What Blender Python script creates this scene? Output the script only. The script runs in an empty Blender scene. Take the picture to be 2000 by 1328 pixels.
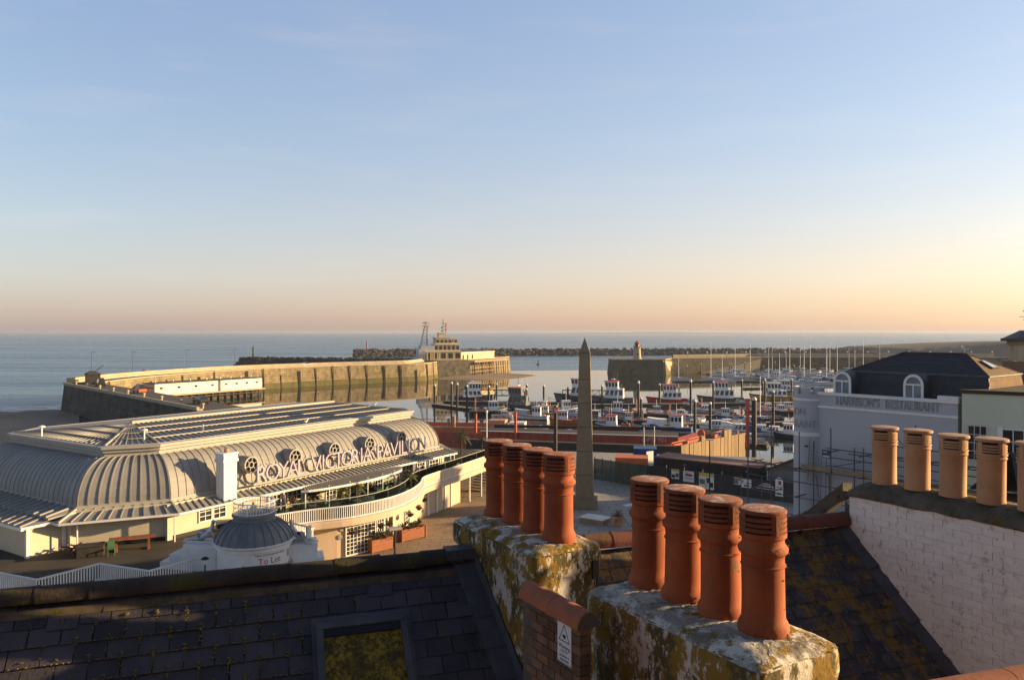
import bpy, bmesh, math, random
from mathutils import Vector, Matrix
R = math.radians
random.seed(7)
sc = bpy.context.scene
COL = sc.collection

# ---------------------------------------------------------------- camera, sky, sun, exposure
EYE, FPX = 21.0, 1500.0            # eye height above the water, focal length in 2000-wide pixels
cam = bpy.data.cameras.new('camera')
cam.sensor_width = 36; cam.lens = 27.0; cam.shift_y = -0.008; cam.clip_start = 0.3; cam.clip_end = 60000
camo = bpy.data.objects.new('camera', cam); COL.objects.link(camo)
camo.location = (0, 0, EYE); camo.rotation_euler = (R(90), 0, 0)
sc.camera = camo
SUN_AZ, SUN_EL = 79.0, 11.5
S = Vector((math.sin(R(SUN_AZ))*math.cos(R(SUN_EL)), math.cos(R(SUN_AZ))*math.cos(R(SUN_EL)), math.sin(R(SUN_EL))))
w = bpy.data.worlds.new('World'); sc.world = w; w.use_nodes = True
nt = w.node_tree; nt.nodes.clear()
sky = nt.nodes.new('ShaderNodeTexSky'); sky.sky_type = 'NISHITA'; sky.sun_disc = False
sky.sun_elevation = R(SUN_EL); sky.sun_rotation = R(SUN_AZ); sky.altitude = 20
sky.air_density = 1.0; sky.dust_density = 1.6; sky.ozone_density = 2.2
bg = nt.nodes.new('ShaderNodeBackground'); bg.inputs['Strength'].default_value = 0.05
wo = nt.nodes.new('ShaderNodeOutputWorld')
# low-sun haze light: colour by height above the horizon, warmer towards the sun, the same all the way round
tcn = nt.nodes.new('ShaderNodeTexCoord'); sep = nt.nodes.new('ShaderNodeSeparateXYZ'); nt.links.new(tcn.outputs['Generated'], sep.inputs[0])
def wmath(op, a, b=None, c=None):
    n = nt.nodes.new('ShaderNodeMath'); n.operation = op
    for i, x in enumerate((a, b, c)):
        if x is None: continue
        if isinstance(x, (int, float)): n.inputs[i].default_value = x
        else: nt.links.new(x, n.inputs[i])
    return n.outputs[0]
zz = wmath('MAXIMUM', sep.outputs['Z'], 0.0); zr = wmath('POWER', zz, 0.5)
def srgb(c): return tuple((x/255/12.92 if x < 10 else ((x/255+.055)/1.055)**2.4) for x in c)+(1,)
def wramp(stops):
    r = nt.nodes.new('ShaderNodeValToRGB'); r.color_ramp.interpolation = 'EASE'; e = r.color_ramp.elements
    r.color_ramp.interpolation = 'LINEAR'
    e[0].position, e[0].color = stops[0][0]**.5, srgb(stops[0][1]); e[1].position, e[1].color = stops[-1][0]**.5, srgb(stops[-1][1])
    for p, c in stops[1:-1]: k = e.new(p**.5); k.color = srgb(c)
    nt.links.new(zr, r.inputs[0]); return r.outputs[0]
cold = wramp([(0,(186,170,180)),(.02,(202,180,180)),(.06,(200,188,192)),(.13,(184,188,198)),(.22,(164,178,200)),(.40,(142,162,200)),(.52,(88,104,140)),(.7,(44,54,82)),(1,(26,34,58))])
warm = wramp([(0,(232,186,170)),(.03,(240,192,164)),(.08,(234,196,172)),(.15,(212,196,190)),(.24,(188,192,204)),(.40,(166,180,206)),(.52,(112,122,146)),(.7,(50,60,86)),(1,(26,34,58))])
dt = nt.nodes.new('ShaderNodeVectorMath'); dt.operation = 'DOT_PRODUCT'; nt.links.new(tcn.outputs['Generated'], dt.inputs[0])
dt.inputs[1].default_value = (math.sin(R(SUN_AZ)), math.cos(R(SUN_AZ)), 0)
mr = nt.nodes.new('ShaderNodeMapRange'); mr.interpolation_type = 'SMOOTHSTEP'; mr.inputs[1].default_value = -.75; mr.inputs[2].default_value = .78; nt.links.new(dt.outputs['Value'], mr.inputs[0])
mxs = nt.nodes.new('ShaderNodeMix'); mxs.data_type = 'RGBA'; nt.links.new(mr.outputs[0], mxs.inputs[0]); nt.links.new(cold, mxs.inputs[6]); nt.links.new(warm, mxs.inputs[7])
# faint high cirrus
mpw = nt.nodes.new('ShaderNodeMapping'); mpw.inputs['Scale'].default_value = (2.2, 2.2, 15); mpw.inputs['Rotation'].default_value = (R(6), R(8), 0); nt.links.new(tcn.outputs['Generated'], mpw.inputs[0])
cn = nt.nodes.new('ShaderNodeTexNoise'); cn.inputs['Scale'].default_value = 1.7; cn.inputs['Detail'].default_value = 7; cn.inputs['Roughness'].default_value = .6; nt.links.new(mpw.outputs[0], cn.inputs['Vector'])
cm = nt.nodes.new('ShaderNodeMapRange'); cm.inputs[1].default_value = .52; cm.inputs[2].default_value = .82; cm.inputs[4].default_value = .34; nt.links.new(cn.outputs['Fac'], cm.inputs[0])
mxc = nt.nodes.new('ShaderNodeMix'); mxc.data_type = 'RGBA'; nt.links.new(cm.outputs[0], mxc.inputs[0]); nt.links.new(mxs.outputs[2], mxc.inputs[6]); mxc.inputs[7].default_value = srgb((228,214,206))
bg2 = nt.nodes.new('ShaderNodeBackground'); bg2.inputs['Strength'].default_value = 0.27; nt.links.new(mxc.outputs[2], bg2.inputs['Color'])
ad = nt.nodes.new('ShaderNodeAddShader'); nt.links.new(bg.outputs[0], ad.inputs[0]); nt.links.new(bg2.outputs[0], ad.inputs[1])
nt.links.new(sky.outputs[0], bg.inputs['Color']); nt.links.new(ad.outputs[0], wo.inputs['Surface'])
sun = bpy.data.lights.new('sun', 'SUN'); sun.energy = 5.0; sun.angle = R(0.55); sun.color = (1.0, 0.70, 0.36)
suno = bpy.data.objects.new('sun', sun); COL.objects.link(suno)
suno.rotation_euler = S.to_track_quat('Z', 'Y').to_euler(); suno.location = S*300
sc.view_settings.view_transform = 'Standard'; sc.view_settings.look = 'None'
sc.view_settings.exposure = 1.28; sc.view_settings.gamma = 1.0; sc.view_settings.use_curve_mapping = False

# ---------------------------------------------------------------- measuring helpers (photo pixel -> place)
def P(px, py, Y): return Vector(((px-1000)/FPX*Y, Y, EYE-(py-648)/FPX*Y))
def G(px, py, z):
    Y = (EYE-z)*FPX/(py-648); return Vector(((px-1000)/FPX*Y, Y, z))
def V2(a, b): return Vector((a[0]-b[0], a[1]-b[1]))

# ---------------------------------------------------------------- mesh builder
class MB:
    def __init__(s): s.v = []; s.f = []
    def add(s, vs, fs):
        n = len(s.v); s.v += [tuple(v) for v in vs]; s.f += [tuple(i+n for i in f) for f in fs]; return s
    def face(s, pts): return s.add(pts, [tuple(range(len(pts)))])
    def bx(s, x0, x1, y0, y1, z0, z1):
        return s.add([(x0,y0,z0),(x1,y0,z0),(x1,y1,z0),(x0,y1,z0),(x0,y0,z1),(x1,y0,z1),(x1,y1,z1),(x0,y1,z1)],
                     [(0,3,2,1),(4,5,6,7),(0,1,5,4),(1,2,6,5),(2,3,7,6),(3,0,4,7)])
    def rb(s, c, sx, sy, z0, z1, rz=0, tx=1.0, ty=None):      # turned box, top scaled by tx/ty
        ty = tx if ty is None else ty
        ca, sa = math.cos(rz), math.sin(rz)
        q = lambda x, y, z: (c[0]+x*ca-y*sa, c[1]+x*sa+y*ca, z)
        a, b = sx/2, sy/2
        return s.add([q(-a,-b,z0),q(a,-b,z0),q(a,b,z0),q(-a,b,z0),q(-a*tx,-b*ty,z1),q(a*tx,-b*ty,z1),q(a*tx,b*ty,z1),q(-a*tx,b*ty,z1)],
                     [(0,3,2,1),(4,5,6,7),(0,1,5,4),(1,2,6,5),(2,3,7,6),(3,0,4,7)])
    def tube(s, p, q, r, n=6, r2=None):
        p, q = Vector(p), Vector(q); r2 = r if r2 is None else r2
        d = (q-p)
        if d.length < 1e-6: return s
        d.normalize(); a = d.orthogonal().normalized(); b = d.cross(a)
        vs = []
        for c, rr in ((p, r), (q, r2)):
            for i in range(n):
                t = 2*math.pi*i/n; vs.append(c+(a*math.cos(t)+b*math.sin(t))*rr)
        return s.add(vs, [(i,(i+1)%n,n+(i+1)%n,n+i) for i in range(n)]+[tuple(range(n-1,-1,-1)), tuple(range(n,2*n))])
    def beam(s, p, q, wd, ht, up=(0,0,1)):
        p, q = Vector(p), Vector(q); d = (q-p).normalized(); u = Vector(up)
        a = d.cross(u)
        if a.length < 1e-4: a = d.orthogonal()
        a.normalize(); b = a.cross(d).normalized()
        vs = [c+a*x*wd/2+b*y*ht/2 for c in (p, q) for x, y in ((-1,-1),(1,-1),(1,1),(-1,1))]
        return s.add(vs, [(0,1,2,3),(7,6,5,4),(0,4,5,1),(1,5,6,2),(2,6,7,3),(3,7,4,0)])
    def lathe(s, prof, c=(0,0,0), n=28, a0=0, a1=2*math.pi):
        full = abs(a1-a0-2*math.pi) < 1e-6; m = n if full else n+1
        vs = [(c[0]+r*math.cos(a0+(a1-a0)*i/n), c[1]+r*math.sin(a0+(a1-a0)*i/n), c[2]+z) for r, z in prof for i in range(m)]
        fs = []
        for k in range(len(prof)-1):
            for i in range(n):
                j = (i+1) % m if full else i+1
                fs.append((k*m+i, k*m+j, (k+1)*m+j, (k+1)*m+i))
        return s.add(vs, fs)
    def disc(s, c, r, n=28, flip=False):
        p = [(c[0]+r*math.cos(2*math.pi*i/n), c[1]+r*math.sin(2*math.pi*i/n), c[2]) for i in range(n)]
        return s.face(p[::-1] if flip else p)
    def prism(s, poly, z0, z1):
        n = len(poly)
        z0 = [z0]*n if not isinstance(z0, (list, tuple)) else z0
        z1 = [z1]*n if not isinstance(z1, (list, tuple)) else z1
        return s.add([(p[0],p[1],z) for p, z in zip(poly, z0)]+[(p[0],p[1],z) for p, z in zip(poly, z1)],
                     [tuple(range(n-1,-1,-1)), tuple(range(n,2*n))]+[(i,(i+1)%n,n+(i+1)%n,n+i) for i in range(n)])
    def loft(s, rings, closed=True, caps=True):
        n = len(rings[0]); vs = [p for r in rings for p in r]; fs = []
        for k in range(len(rings)-1):
            for i in range(n if closed else n-1):
                j = (i+1) % n; fs.append((k*n+i, k*n+j, (k+1)*n+j, (k+1)*n+i))
        if caps and closed: fs += [tuple(range(n-1,-1,-1)), tuple(range((len(rings)-1)*n, len(rings)*n))]
        return s.add(vs, fs)
    def sweep(s, path, prof, closed=False):                   # prof: (offset to the right of travel, z)
        rows = [[(x, y, z) for x, y in offset(path, d, closed)] for d, z in prof]
        n = len(path); fs = []; vs = [p for r in rows for p in r]
        for k in range(len(rows)-1):
            for i in range(n if closed else n-1):
                j = (i+1) % n; fs.append((k*n+i, k*n+j, (k+1)*n+j, (k+1)*n+i))
        s.add(vs, fs)
        if not closed and prof[0] == prof[-1]:
            m = len(rows)-1
            s.face([rows[k][0] for k in range(m)]); s.face([rows[k][-1] for k in range(m)][::-1])
        return s
    def blob(s, c, r, sq=1.0, jit=.25):
        q = []
        for i in range(3):
            z = (-.7, .1, .75)[i]; rr = math.sqrt(max(0, 1-z*z))
            for k in range(5):
                t = 2*math.pi*(k+.5*i)/5; j = 1+random.uniform(-jit, jit)
                q.append((c[0]+r*rr*math.cos(t)*j, c[1]+r*rr*math.sin(t)*j, c[2]+r*sq*z*j))
        fs = []
        for i in range(2):
            for k in range(5):
                a, b = i*5+k, i*5+(k+1) % 5; fs.append((a, b, b+5, a+5))
        return s.add(q, fs+[(4,3,2,1,0),(10,11,12,13,14)])
    def mesh(s, name, smooth=False, fix=True):
        me = bpy.data.meshes.new(name); me.from_pydata(s.v, [], s.f); me.validate()
        if fix:
            bm = bmesh.new(); bm.from_mesh(me); bmesh.ops.recalc_face_normals(bm, faces=bm.faces); bm.to_mesh(me); bm.free()
        if smooth:
            me.polygons.foreach_set('use_smooth', [True]*len(me.polygons))
            if smooth is not True: me.set_sharp_from_angle(angle=R(smooth))
        return me
    def build(s, name, m, parent=None, smooth=False, fix=True, bevel=0):
        me = s.mesh(name, smooth, fix); me.materials.append(m)
        o = link(name, me, parent)
        if bevel:
            b = o.modifiers.new('bevel', 'BEVEL'); b.width = bevel; b.segments = 2; b.limit_method = 'ANGLE'
        return o
def link(name, me, parent=None, loc=None, rot=None):
    o = bpy.data.objects.new(name, me); COL.objects.link(o)
    if parent is not None: o.parent = parent
    if loc is not None: o.location = loc
    if rot is not None: o.rotation_euler = rot
    return o
def offset(path, d, closed=False):                            # mitred offset to the right of travel
    n = len(path); out = []
    for i in range(n):
        p = Vector(path[i][:2])
        a = Vector(path[i-1][:2]) if (closed or i > 0) else None
        b = Vector(path[(i+1) % n][:2]) if (closed or i < n-1) else None
        t1 = (p-a).normalized() if a is not None else None
        t2 = (b-p).normalized() if b is not None else None
        t1 = t1 or t2; t2 = t2 or t1
        n1 = Vector((t1.y, -t1.x)); n2 = Vector((t2.y, -t2.x)); m = (n1+n2).normalized()
        out.append(tuple(p+m*d/max(.3, m.dot(n1))))
    return out
def smooth_path(pts, k=5):
    out = []; n = len(pts)
    for i in range(n-1):
        p0, p1, p2, p3 = [Vector(pts[min(max(j, 0), n-1)]) for j in (i-1, i, i+1, i+2)]
        for j in range(k):
            t = j/k
            out.append(tuple(.5*((2*p1)+(p2-p0)*t+(2*p0-5*p1+4*p2-p3)*t*t+(3*p1-p0-3*p2+p3)*t**3)))
    return out+[tuple(pts[-1])]
def along(path, step, start=0):                               # points at equal steps: (x, y, angle)
    out = []; need = start
    for i in range(len(path)-1):
        a, b = Vector(path[i][:2]), Vector(path[i+1][:2]); L = (b-a).length
        while need <= L:
            p = a+(b-a)*(need/max(L, 1e-6)); out.append((p.x, p.y, math.atan2(b.y-a.y, b.x-a.x))); need += step
        need -= L
    return out
def tag(o, label=None, cat=None, group=None, kind=None):
    if label: o['label'] = label
    if cat: o['category'] = cat
    if group: o['group'] = group
    if kind: o['kind'] = kind
    return o
def thing(name, label, cat, loc=(0,0,0), rz=0, group=None):
    o = bpy.data.objects.new(name, None); COL.objects.link(o); o.location = loc; o.rotation_euler = (0, 0, rz)
    o.empty_display_size = .2
    return tag(o, label, cat, group)
def struct(o): o['kind'] = 'structure'; return o
def stuff(o): o['kind'] = 'stuff'; return o
KIDS = {}
def dup(root, loc, rz=None, label=None, group=None, scale=None):
    r = root.copy(); COL.objects.link(r); r.location = loc
    if rz is not None: r.rotation_euler = (0, 0, rz)
    if scale: r.scale = (scale,)*3
    if label: r['label'] = label
    if group: r['group'] = group
    if root not in KIDS: KIDS[root] = [(c, list(c.children)) for c in root.children]
    for c, gs in KIDS[root]:
        k = c.copy(); COL.objects.link(k); k.parent = r
        for g in gs:
            q = g.copy(); COL.objects.link(q); q.parent = k
    return r

# ---------------------------------------------------------------- materials
def mat(name, col, rough=.7, c2=None, sc_=1.5, lo=.35, hi=.65, bump=0, bs=25, metal=0, layers=(), rnd=0, spec=.35, det=5, stretch=None, courses=None):
    m = bpy.data.materials.new(name); m.use_nodes = True; t = m.node_tree; N = t.nodes; Lk = t.links
    b = N['Principled BSDF']; b.inputs['Roughness'].default_value = rough; b.inputs['Metallic'].default_value = metal
    b.inputs['Specular IOR Level'].default_value = spec
    geo = N.new('ShaderNodeNewGeometry')
    def noise(scale, detail, st=None, rg=.62):
        n = N.new('ShaderNodeTexNoise'); n.inputs['Scale'].default_value = scale; n.inputs['Detail'].default_value = detail
        n.inputs['Roughness'].default_value = rg
        if st:
            mp = N.new('ShaderNodeMapping'); mp.inputs['Scale'].default_value = st
            Lk.new(geo.outputs['Position'], mp.inputs['Vector']); Lk.new(mp.outputs[0], n.inputs['Vector'])
        else: Lk.new(geo.outputs['Position'], n.inputs['Vector'])
        return n.outputs['Fac']
    def ramp(src, a, z):
        r = N.new('ShaderNodeMapRange'); r.inputs[1].default_value = a; r.inputs[2].default_value = z; Lk.new(src, r.inputs[0]); return r.outputs[0]
    def mix(fac, a, c):
        x = N.new('ShaderNodeMix'); x.data_type = 'RGBA'
        if fac is not None: Lk.new(fac, x.inputs[0])
        if isinstance(a, tuple): x.inputs[6].default_value = (*a, 1)
        else: Lk.new(a, x.inputs[6])
        x.inputs[7].default_value = (*c, 1)
        return x.outputs[2]
    c2 = c2 or tuple(x*.72 for x in col)
    cur = mix(ramp(noise(sc_, det, stretch), lo, hi), col, c2)
    if rnd:
        oi = N.new('ShaderNodeObjectInfo'); mr = N.new('ShaderNodeMapRange')
        mr.inputs[3].default_value = 1-rnd; mr.inputs[4].default_value = 1+rnd; Lk.new(oi.outputs['Random'], mr.inputs[0])
        hs = N.new('ShaderNodeHueSaturation'); Lk.new(mr.outputs[0], hs.inputs['Value']); Lk.new(cur, hs.inputs['Color']); cur = hs.outputs[0]
    for L in layers:                                          # (colour, scale, lo, hi[, stretch])
        cur = mix(ramp(noise(L[1], 9, L[4] if len(L) > 4 else None, .74), L[2], L[3]), cur, L[0])
    if courses:                                               # faint block joints: (length, height, strength, flat?)
        sx = N.new('ShaderNodeSeparateXYZ'); Lk.new(geo.outputs['Position'], sx.inputs[0]); cb_ = N.new('ShaderNodeCombineXYZ')
        if courses[3]: Lk.new(sx.outputs[0], cb_.inputs[0]); Lk.new(sx.outputs[1], cb_.inputs[1])
        else:
            ad_ = N.new('ShaderNodeMath'); ad_.operation = 'ADD'; Lk.new(sx.outputs[0], ad_.inputs[0]); Lk.new(sx.outputs[1], ad_.inputs[1])
            Lk.new(ad_.outputs[0], cb_.inputs[0]); Lk.new(sx.outputs[2], cb_.inputs[1])
        bt = N.new('ShaderNodeTexBrick'); bt.inputs['Scale'].default_value = 1; bt.inputs['Brick Width'].default_value = courses[0]; bt.inputs['Row Height'].default_value = courses[1]
        bt.inputs['Mortar Size'].default_value = courses[1]*.06; k_ = 1-courses[2]
        bt.inputs['Color1'].default_value = (1,1,1,1); bt.inputs['Color2'].default_value = (1-courses[2]*.6,)*3+(1,); bt.inputs['Mortar'].default_value = (k_*.8,k_*.8,k_*.8,1)
        Lk.new(cb_.outputs[0], bt.inputs['Vector']); mu = N.new('ShaderNodeMix'); mu.data_type = 'RGBA'; mu.blend_type = 'MULTIPLY'; mu.inputs[0].default_value = 1
        Lk.new(cur, mu.inputs[6]); Lk.new(bt.outputs['Color'], mu.inputs[7]); cur = mu.outputs[2]
    Lk.new(cur, b.inputs['Base Color'])
    if bump:
        bp = N.new('ShaderNodeBump'); bp.inputs['Strength'].default_value = bump; bp.inputs['Distance'].default_value = .02
        Lk.new(noise(bs, 6), bp.inputs['Height']); Lk.new(bp.outputs[0], b.inputs['Normal'])
    return m
OCHRE = (.22, .13, .016); MOSS = (.062, .056, .014)
M = {}
M['red_pot'] = mat('terracotta', (.36,.088,.022), .8, (.25,.055,.017), 2.6, bump=.25, bs=90, rnd=.10,
                   layers=[((.17,.05,.025), 4.5, .50, .72, (1,1,.35)), ((.12,.095,.04), 8, .60, .66), ((.5,.47,.42), 26, .70, .74)])
M['red_pot_cap'] = mat('terracotta_sooted', (.27,.072,.026), .85, (.15,.045,.02), 6, bump=.35, bs=70, rnd=.15, layers=[((.07,.035,.02), 7, .52, .66), ((.42,.38,.33), 20, .66, .72)])
M['red_pot_top'] = mat('terracotta_soiled', (.40,.15,.07), .85, (.30,.12,.07), 5, bump=.3, bs=60,
                       layers=[((.55,.50,.44), 9, .50, .62), ((.10,.07,.05), 14, .62, .7)])
M['buff_pot'] = mat('buff_clay', (.49,.29,.145), .8, (.40,.225,.11), 2.5, bump=.25, bs=90, rnd=.06, layers=[((.30,.17,.10), 7, .58, .78)])
M['buff_top'] = mat('buff_clay_soiled', (.44,.27,.17), .85, (.33,.2,.13), 6, bump=.3, layers=[((.5,.46,.4), 12, .58, .68)])
M['soot_and_shade'] = mat('soot_and_shade', (.012,.01,.009), .9)
M['render'] = mat('old_white_render', (.62,.565,.475), .9, (.42,.37,.31), 2.0, bump=.6, bs=22,
                  layers=[(OCHRE, 2.6, .475, .505, (1,1,.5)), ((.085,.065,.02), 5, .50, .54, (1,1,.5)), ((.52,.48,.42), 13, .565, .60, (1,1,.6)), ((.03,.026,.015), 30, .64, .67)])
M['flaunch'] = mat('weathered_mortar', (.38,.345,.28), .95, (.20,.175,.13), 3.2, lo=.42, hi=.58, bump=1.0, bs=18, spec=.1,
                   layers=[((.62,.57,.48), 5, .49, .55), (OCHRE, 3.0, .53, .57), ((.05,.045,.02), 16, .58, .64), ((.5,.47,.42), 34, .62, .66)])
M['flaunch_moss'] = mat('mossy_mortar', (.13,.115,.085), .95, (.07,.062,.04), 4, bump=.8, bs=26,
                        layers=[((.12,.08,.015), 3, .56, .62), ((.035,.035,.014), 8, .56, .66), ((.4,.38,.34), 15, .72, .76)])
M['slate'] = mat('slate', (.058,.050,.058), .6, (.038,.034,.040), 3, bump=.3, bs=35, rnd=.35,
                 layers=[((.11,.085,.018), 2.6, .60, .68, (1,1,.55)), ((.33,.31,.29), 44, .70, .73)])
M['slate_lichen'] = mat('lichened_slate', (.044,.040,.046), .65, (.06,.056,.054), 3, bump=.5, bs=35, rnd=.30,
                        layers=[((.18,.10,.013), 1.5, .475, .54), ((.20,.11,.013), 6, .55, .59), ((.13,.12,.10), 10, .54, .60), ((.04,.036,.04), 5, .52, .58), ((.36,.34,.31), 36, .69, .72)])
M['lead'] = mat('lead', (.085,.085,.095), .6, (.058,.058,.066), 4, bump=.25, bs=12, layers=[((.12,.12,.13), 16, .66, .74), ((.25,.24,.23), 45, .76, .79)])
M['ridge_dark'] = mat('sooty_ridge_clay', (.036,.027,.022), .85, (.055,.04,.03), 5, bump=.5, bs=30, rnd=.2,
                      layers=[(MOSS, 3, .52, .6), ((.10,.07,.015), 7, .6, .66), ((.30,.28,.26), 40, .745, .77)])
M['ridge_red'] = mat('ridge_clay', (.20,.062,.042), .8, (.14,.048,.036), 4, bump=.4, bs=30, rnd=.15,
                     layers=[((.12,.075,.015), 4, .53, .6), ((.05,.04,.02), 9, .58, .66), ((.35,.32,.3), 40, .74, .77)])
M['mortar'] = mat('mortar', (.12,.095,.07), .95, (.09,.075,.06), 8, bump=.5)
M['brick'] = mat('stock_brick', (.19,.10,.052), .9, (.115,.06,.035), 7, bump=.5, bs=45, rnd=.38, layers=[((.055,.035,.028), 6, .55, .66), ((.13,.085,.02), 9, .62, .68)])
M['white_brick'] = mat('painted_brick', (.80,.775,.70), .85, (.72,.69,.62), 2.2, bump=.8, bs=16, rnd=.05,
                       layers=[((.45,.39,.31), 7, .55, .66), ((.14,.10,.055), 13, .635, .67), ((.07,.06,.02), 5, .66, .68)])
M['white_mortar'] = mat('painted_mortar', (.70,.66,.57), .9, (.5,.45,.37), 4, bump=.7)
M['moss_glass'] = mat('mossy_glass', (.10,.075,.025), .9, (.05,.042,.022), 5, bump=1.0, bs=60, layers=[((.34,.235,.025), 5, .42, .52, (1,1,.5)), ((.08,.062,.012), 22, .48, .56), ((.02,.02,.02), 40, .58, .64)])
M['moss'] = mat('lichen', (.22,.15,.025), .95, (.14,.115,.025), 9, bump=.6)
M['moss_dull'] = mat('crusty_lichen', (.20,.17,.08), .95, (.12,.10,.045), 20, bump=.6)
M['black'] = mat('black_plastic', (.012,.012,.013), .5)
M['white'] = mat('white_paint', (.70,.68,.65), .55, (.62,.60,.57), 1.2, layers=[((.42,.40,.37), 6, .66, .8)])
M['zinc'] = mat('zinc', (.275,.26,.235), .6, (.235,.222,.205), .9, bump=.05, bs=6, rnd=.07, spec=.25, layers=[((.21,.205,.20), 2.2, .62, .8, (1,1,.4))])
M['zinc_light'] = mat('pale_zinc', (.37,.345,.30), .6, (.33,.31,.27), 1.2, spec=.3)
M['zinc_dark'] = mat('dome_lead', (.155,.165,.175), .6, (.115,.125,.135), 1.5, rnd=.08)
M['cream'] = mat('cream_wall', (.50,.45,.335), .8, (.45,.40,.295), .8, bump=.1, bs=10, layers=[((.45,.38,.27), 2.5, .62, .8)])
M['peach'] = mat('peach_wall', (.52,.40,.29), .8, (.47,.36,.255), .8)
M['deck'] = mat('terrace_felt', (.055,.045,.034), .95, (.035,.03,.022), .7, bump=.3, bs=8, layers=[((.075,.062,.025), 1.3, .55, .7)])
M['pav'] = mat('plaza_paving', (.34,.31,.27), .85, (.28,.255,.225), .35, bump=.1, bs=10, courses=(1.8,1.2,.16,True), layers=[((.16,.15,.13), .5, .6, .66)])
M['tan_pav'] = mat('promenade_paving', (.30,.21,.13), .9, (.22,.155,.095), .5, bump=.1, bs=10, courses=(1.6,.8,.16,True), layers=[((.17,.12,.08), .8, .58, .68)])
M['granite'] = mat('granite', (.24,.185,.115), .85, (.19,.145,.09), 1.6, bump=.1, bs=30, layers=[((.10,.09,.075), 3, .62, .76)])
M['stone_dark'] = mat('joint', (.03,.028,.025), .9)
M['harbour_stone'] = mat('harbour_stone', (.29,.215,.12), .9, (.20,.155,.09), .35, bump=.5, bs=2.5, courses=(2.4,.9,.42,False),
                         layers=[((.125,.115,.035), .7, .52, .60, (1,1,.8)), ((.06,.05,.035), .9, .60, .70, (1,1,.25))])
M['west_stone'] = mat('west_pier_stone', (.17,.135,.085), .9, (.11,.09,.06), .35, bump=.5, bs=2.5, courses=(2.6,1.0,.4,False), layers=[((.07,.07,.03), .3, .5, .6)])  # the wall's shade is put into this darker colour, along with green staining
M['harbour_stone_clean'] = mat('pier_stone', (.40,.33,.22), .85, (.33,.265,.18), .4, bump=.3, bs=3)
M['weed'] = mat('weeded_stone', (.075,.075,.02), .95, (.12,.095,.04), .5, bump=.5, bs=2, layers=[((.04,.035,.025), 1.2, .6, .7, (1,1,.3))])
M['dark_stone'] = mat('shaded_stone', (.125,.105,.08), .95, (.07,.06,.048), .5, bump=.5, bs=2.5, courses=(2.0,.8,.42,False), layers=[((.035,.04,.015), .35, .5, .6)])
M['road'] = mat('asphalt', (.075,.068,.06), .9, (.055,.05,.045), .6)
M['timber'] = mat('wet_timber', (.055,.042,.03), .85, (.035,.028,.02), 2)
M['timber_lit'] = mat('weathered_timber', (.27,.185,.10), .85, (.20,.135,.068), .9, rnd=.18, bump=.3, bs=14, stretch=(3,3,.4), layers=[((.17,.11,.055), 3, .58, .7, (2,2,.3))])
M['rock'] = mat('rock_armour', (.115,.095,.075), .95, (.055,.047,.04), .12, bump=.5, bs=1.5)
M['rock_dark'] = mat('basalt_armour', (.035,.034,.035), .95, (.022,.022,.024), .15, bump=.5, bs=1.5)
M['sand'] = mat('sand', (.31,.22,.14), .9, (.19,.13,.082), .05, bump=.1, bs=1, layers=[((.13,.09,.06), .12, .55, .66, (.4,1,1))])
M['pile'] = mat('steel_pile', (.040,.036,.036), .6, (.025,.022,.022), 1)
M['rust'] = mat('rust_red_paint', (.55,.11,.055), .75, (.42,.08,.042), .5, bump=.15, bs=5, layers=[((.14,.05,.035), .9, .58, .7)])
M['orange'] = mat('orange_paint', (.60,.16,.05), .6, (.5,.13,.04), .6)
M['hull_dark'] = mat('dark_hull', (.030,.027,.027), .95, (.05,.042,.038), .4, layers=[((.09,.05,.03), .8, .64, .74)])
M['glass_dark'] = mat('dark_glass', (.018,.022,.028), .08, (.03,.034,.04), 1, spec=.6)
M['tan_hull'] = M['timber_lit']
M['steel'] = mat('galvanised', (.10,.105,.115), .5, (.07,.075,.08), 3, metal=.2)
M['grey_render'] = mat('blue_grey_render', (.40,.405,.42), .85, (.365,.37,.385), .5, bump=.12, bs=8, layers=[((.25,.25,.265), 1.6, .64, .8, (1,1,.4))])
M['grey_letter'] = mat('relief_letter', (.31,.31,.325), .85)
M['netting'] = None
M['green_cream'] = mat('pale_green_render', (.52,.56,.43), .85, (.47,.505,.39), .6, bump=.1, bs=8)
M['town_slate'] = mat('town_slate', (.040,.040,.048), .65, (.028,.028,.034), 2, bump=.35, bs=14, rnd=.2, layers=[((.22,.22,.24), 5, .70, .76)])
M['town_tile_sunlit'] = mat('sunlit_moss_tile', (.20,.115,.055), .9, (.13,.075,.04), 2.2, bump=.4, bs=14, rnd=.18, layers=[((.20,.11,.015), 1.4, .53, .63)])  # for the sun-facing slopes: golden sunlight put into the colour, plus moss
M['brick_far'] = mat('far_brick', (.17,.10,.065), .9, (.13,.08,.055), 1.5)
M['terracotta_light'] = mat('pale_terracotta', (.50,.26,.16), .8)
M['wood'] = mat('planter_wood', (.30,.105,.045), .65, (.24,.08,.035), 3, rnd=.1)
M['leaf'] = mat('leaf', (.055,.075,.022), .6, (.085,.075,.025), 3, rnd=.2)
M['leaf_dry'] = mat('dry_leaf', (.15,.08,.035), .7, (.10,.06,.03), 3)
M['trunk'] = mat('palm_trunk', (.08,.055,.035), .9)
M['silver'] = mat('silvered_statue', (.42,.43,.45), .35, (.28,.29,.30), 6, metal=.5)
M['pale_statue'] = mat('pale_statue', (.56,.54,.50), .55, (.45,.43,.40), 6)
M['violet_white'] = mat('sign_letter', (.44,.37,.46), .45)
M['seat'] = mat('table_top', (.16,.13,.10), .6)
M['green_seat'] = mat('green_metal', (.08,.2,.09), .5)
M['skin'] = mat('skin', (.35,.2,.13), .6)
M['sign_white'] = mat('sign_face', (.66,.65,.63), .5, (.6,.59,.57), 4)
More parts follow.
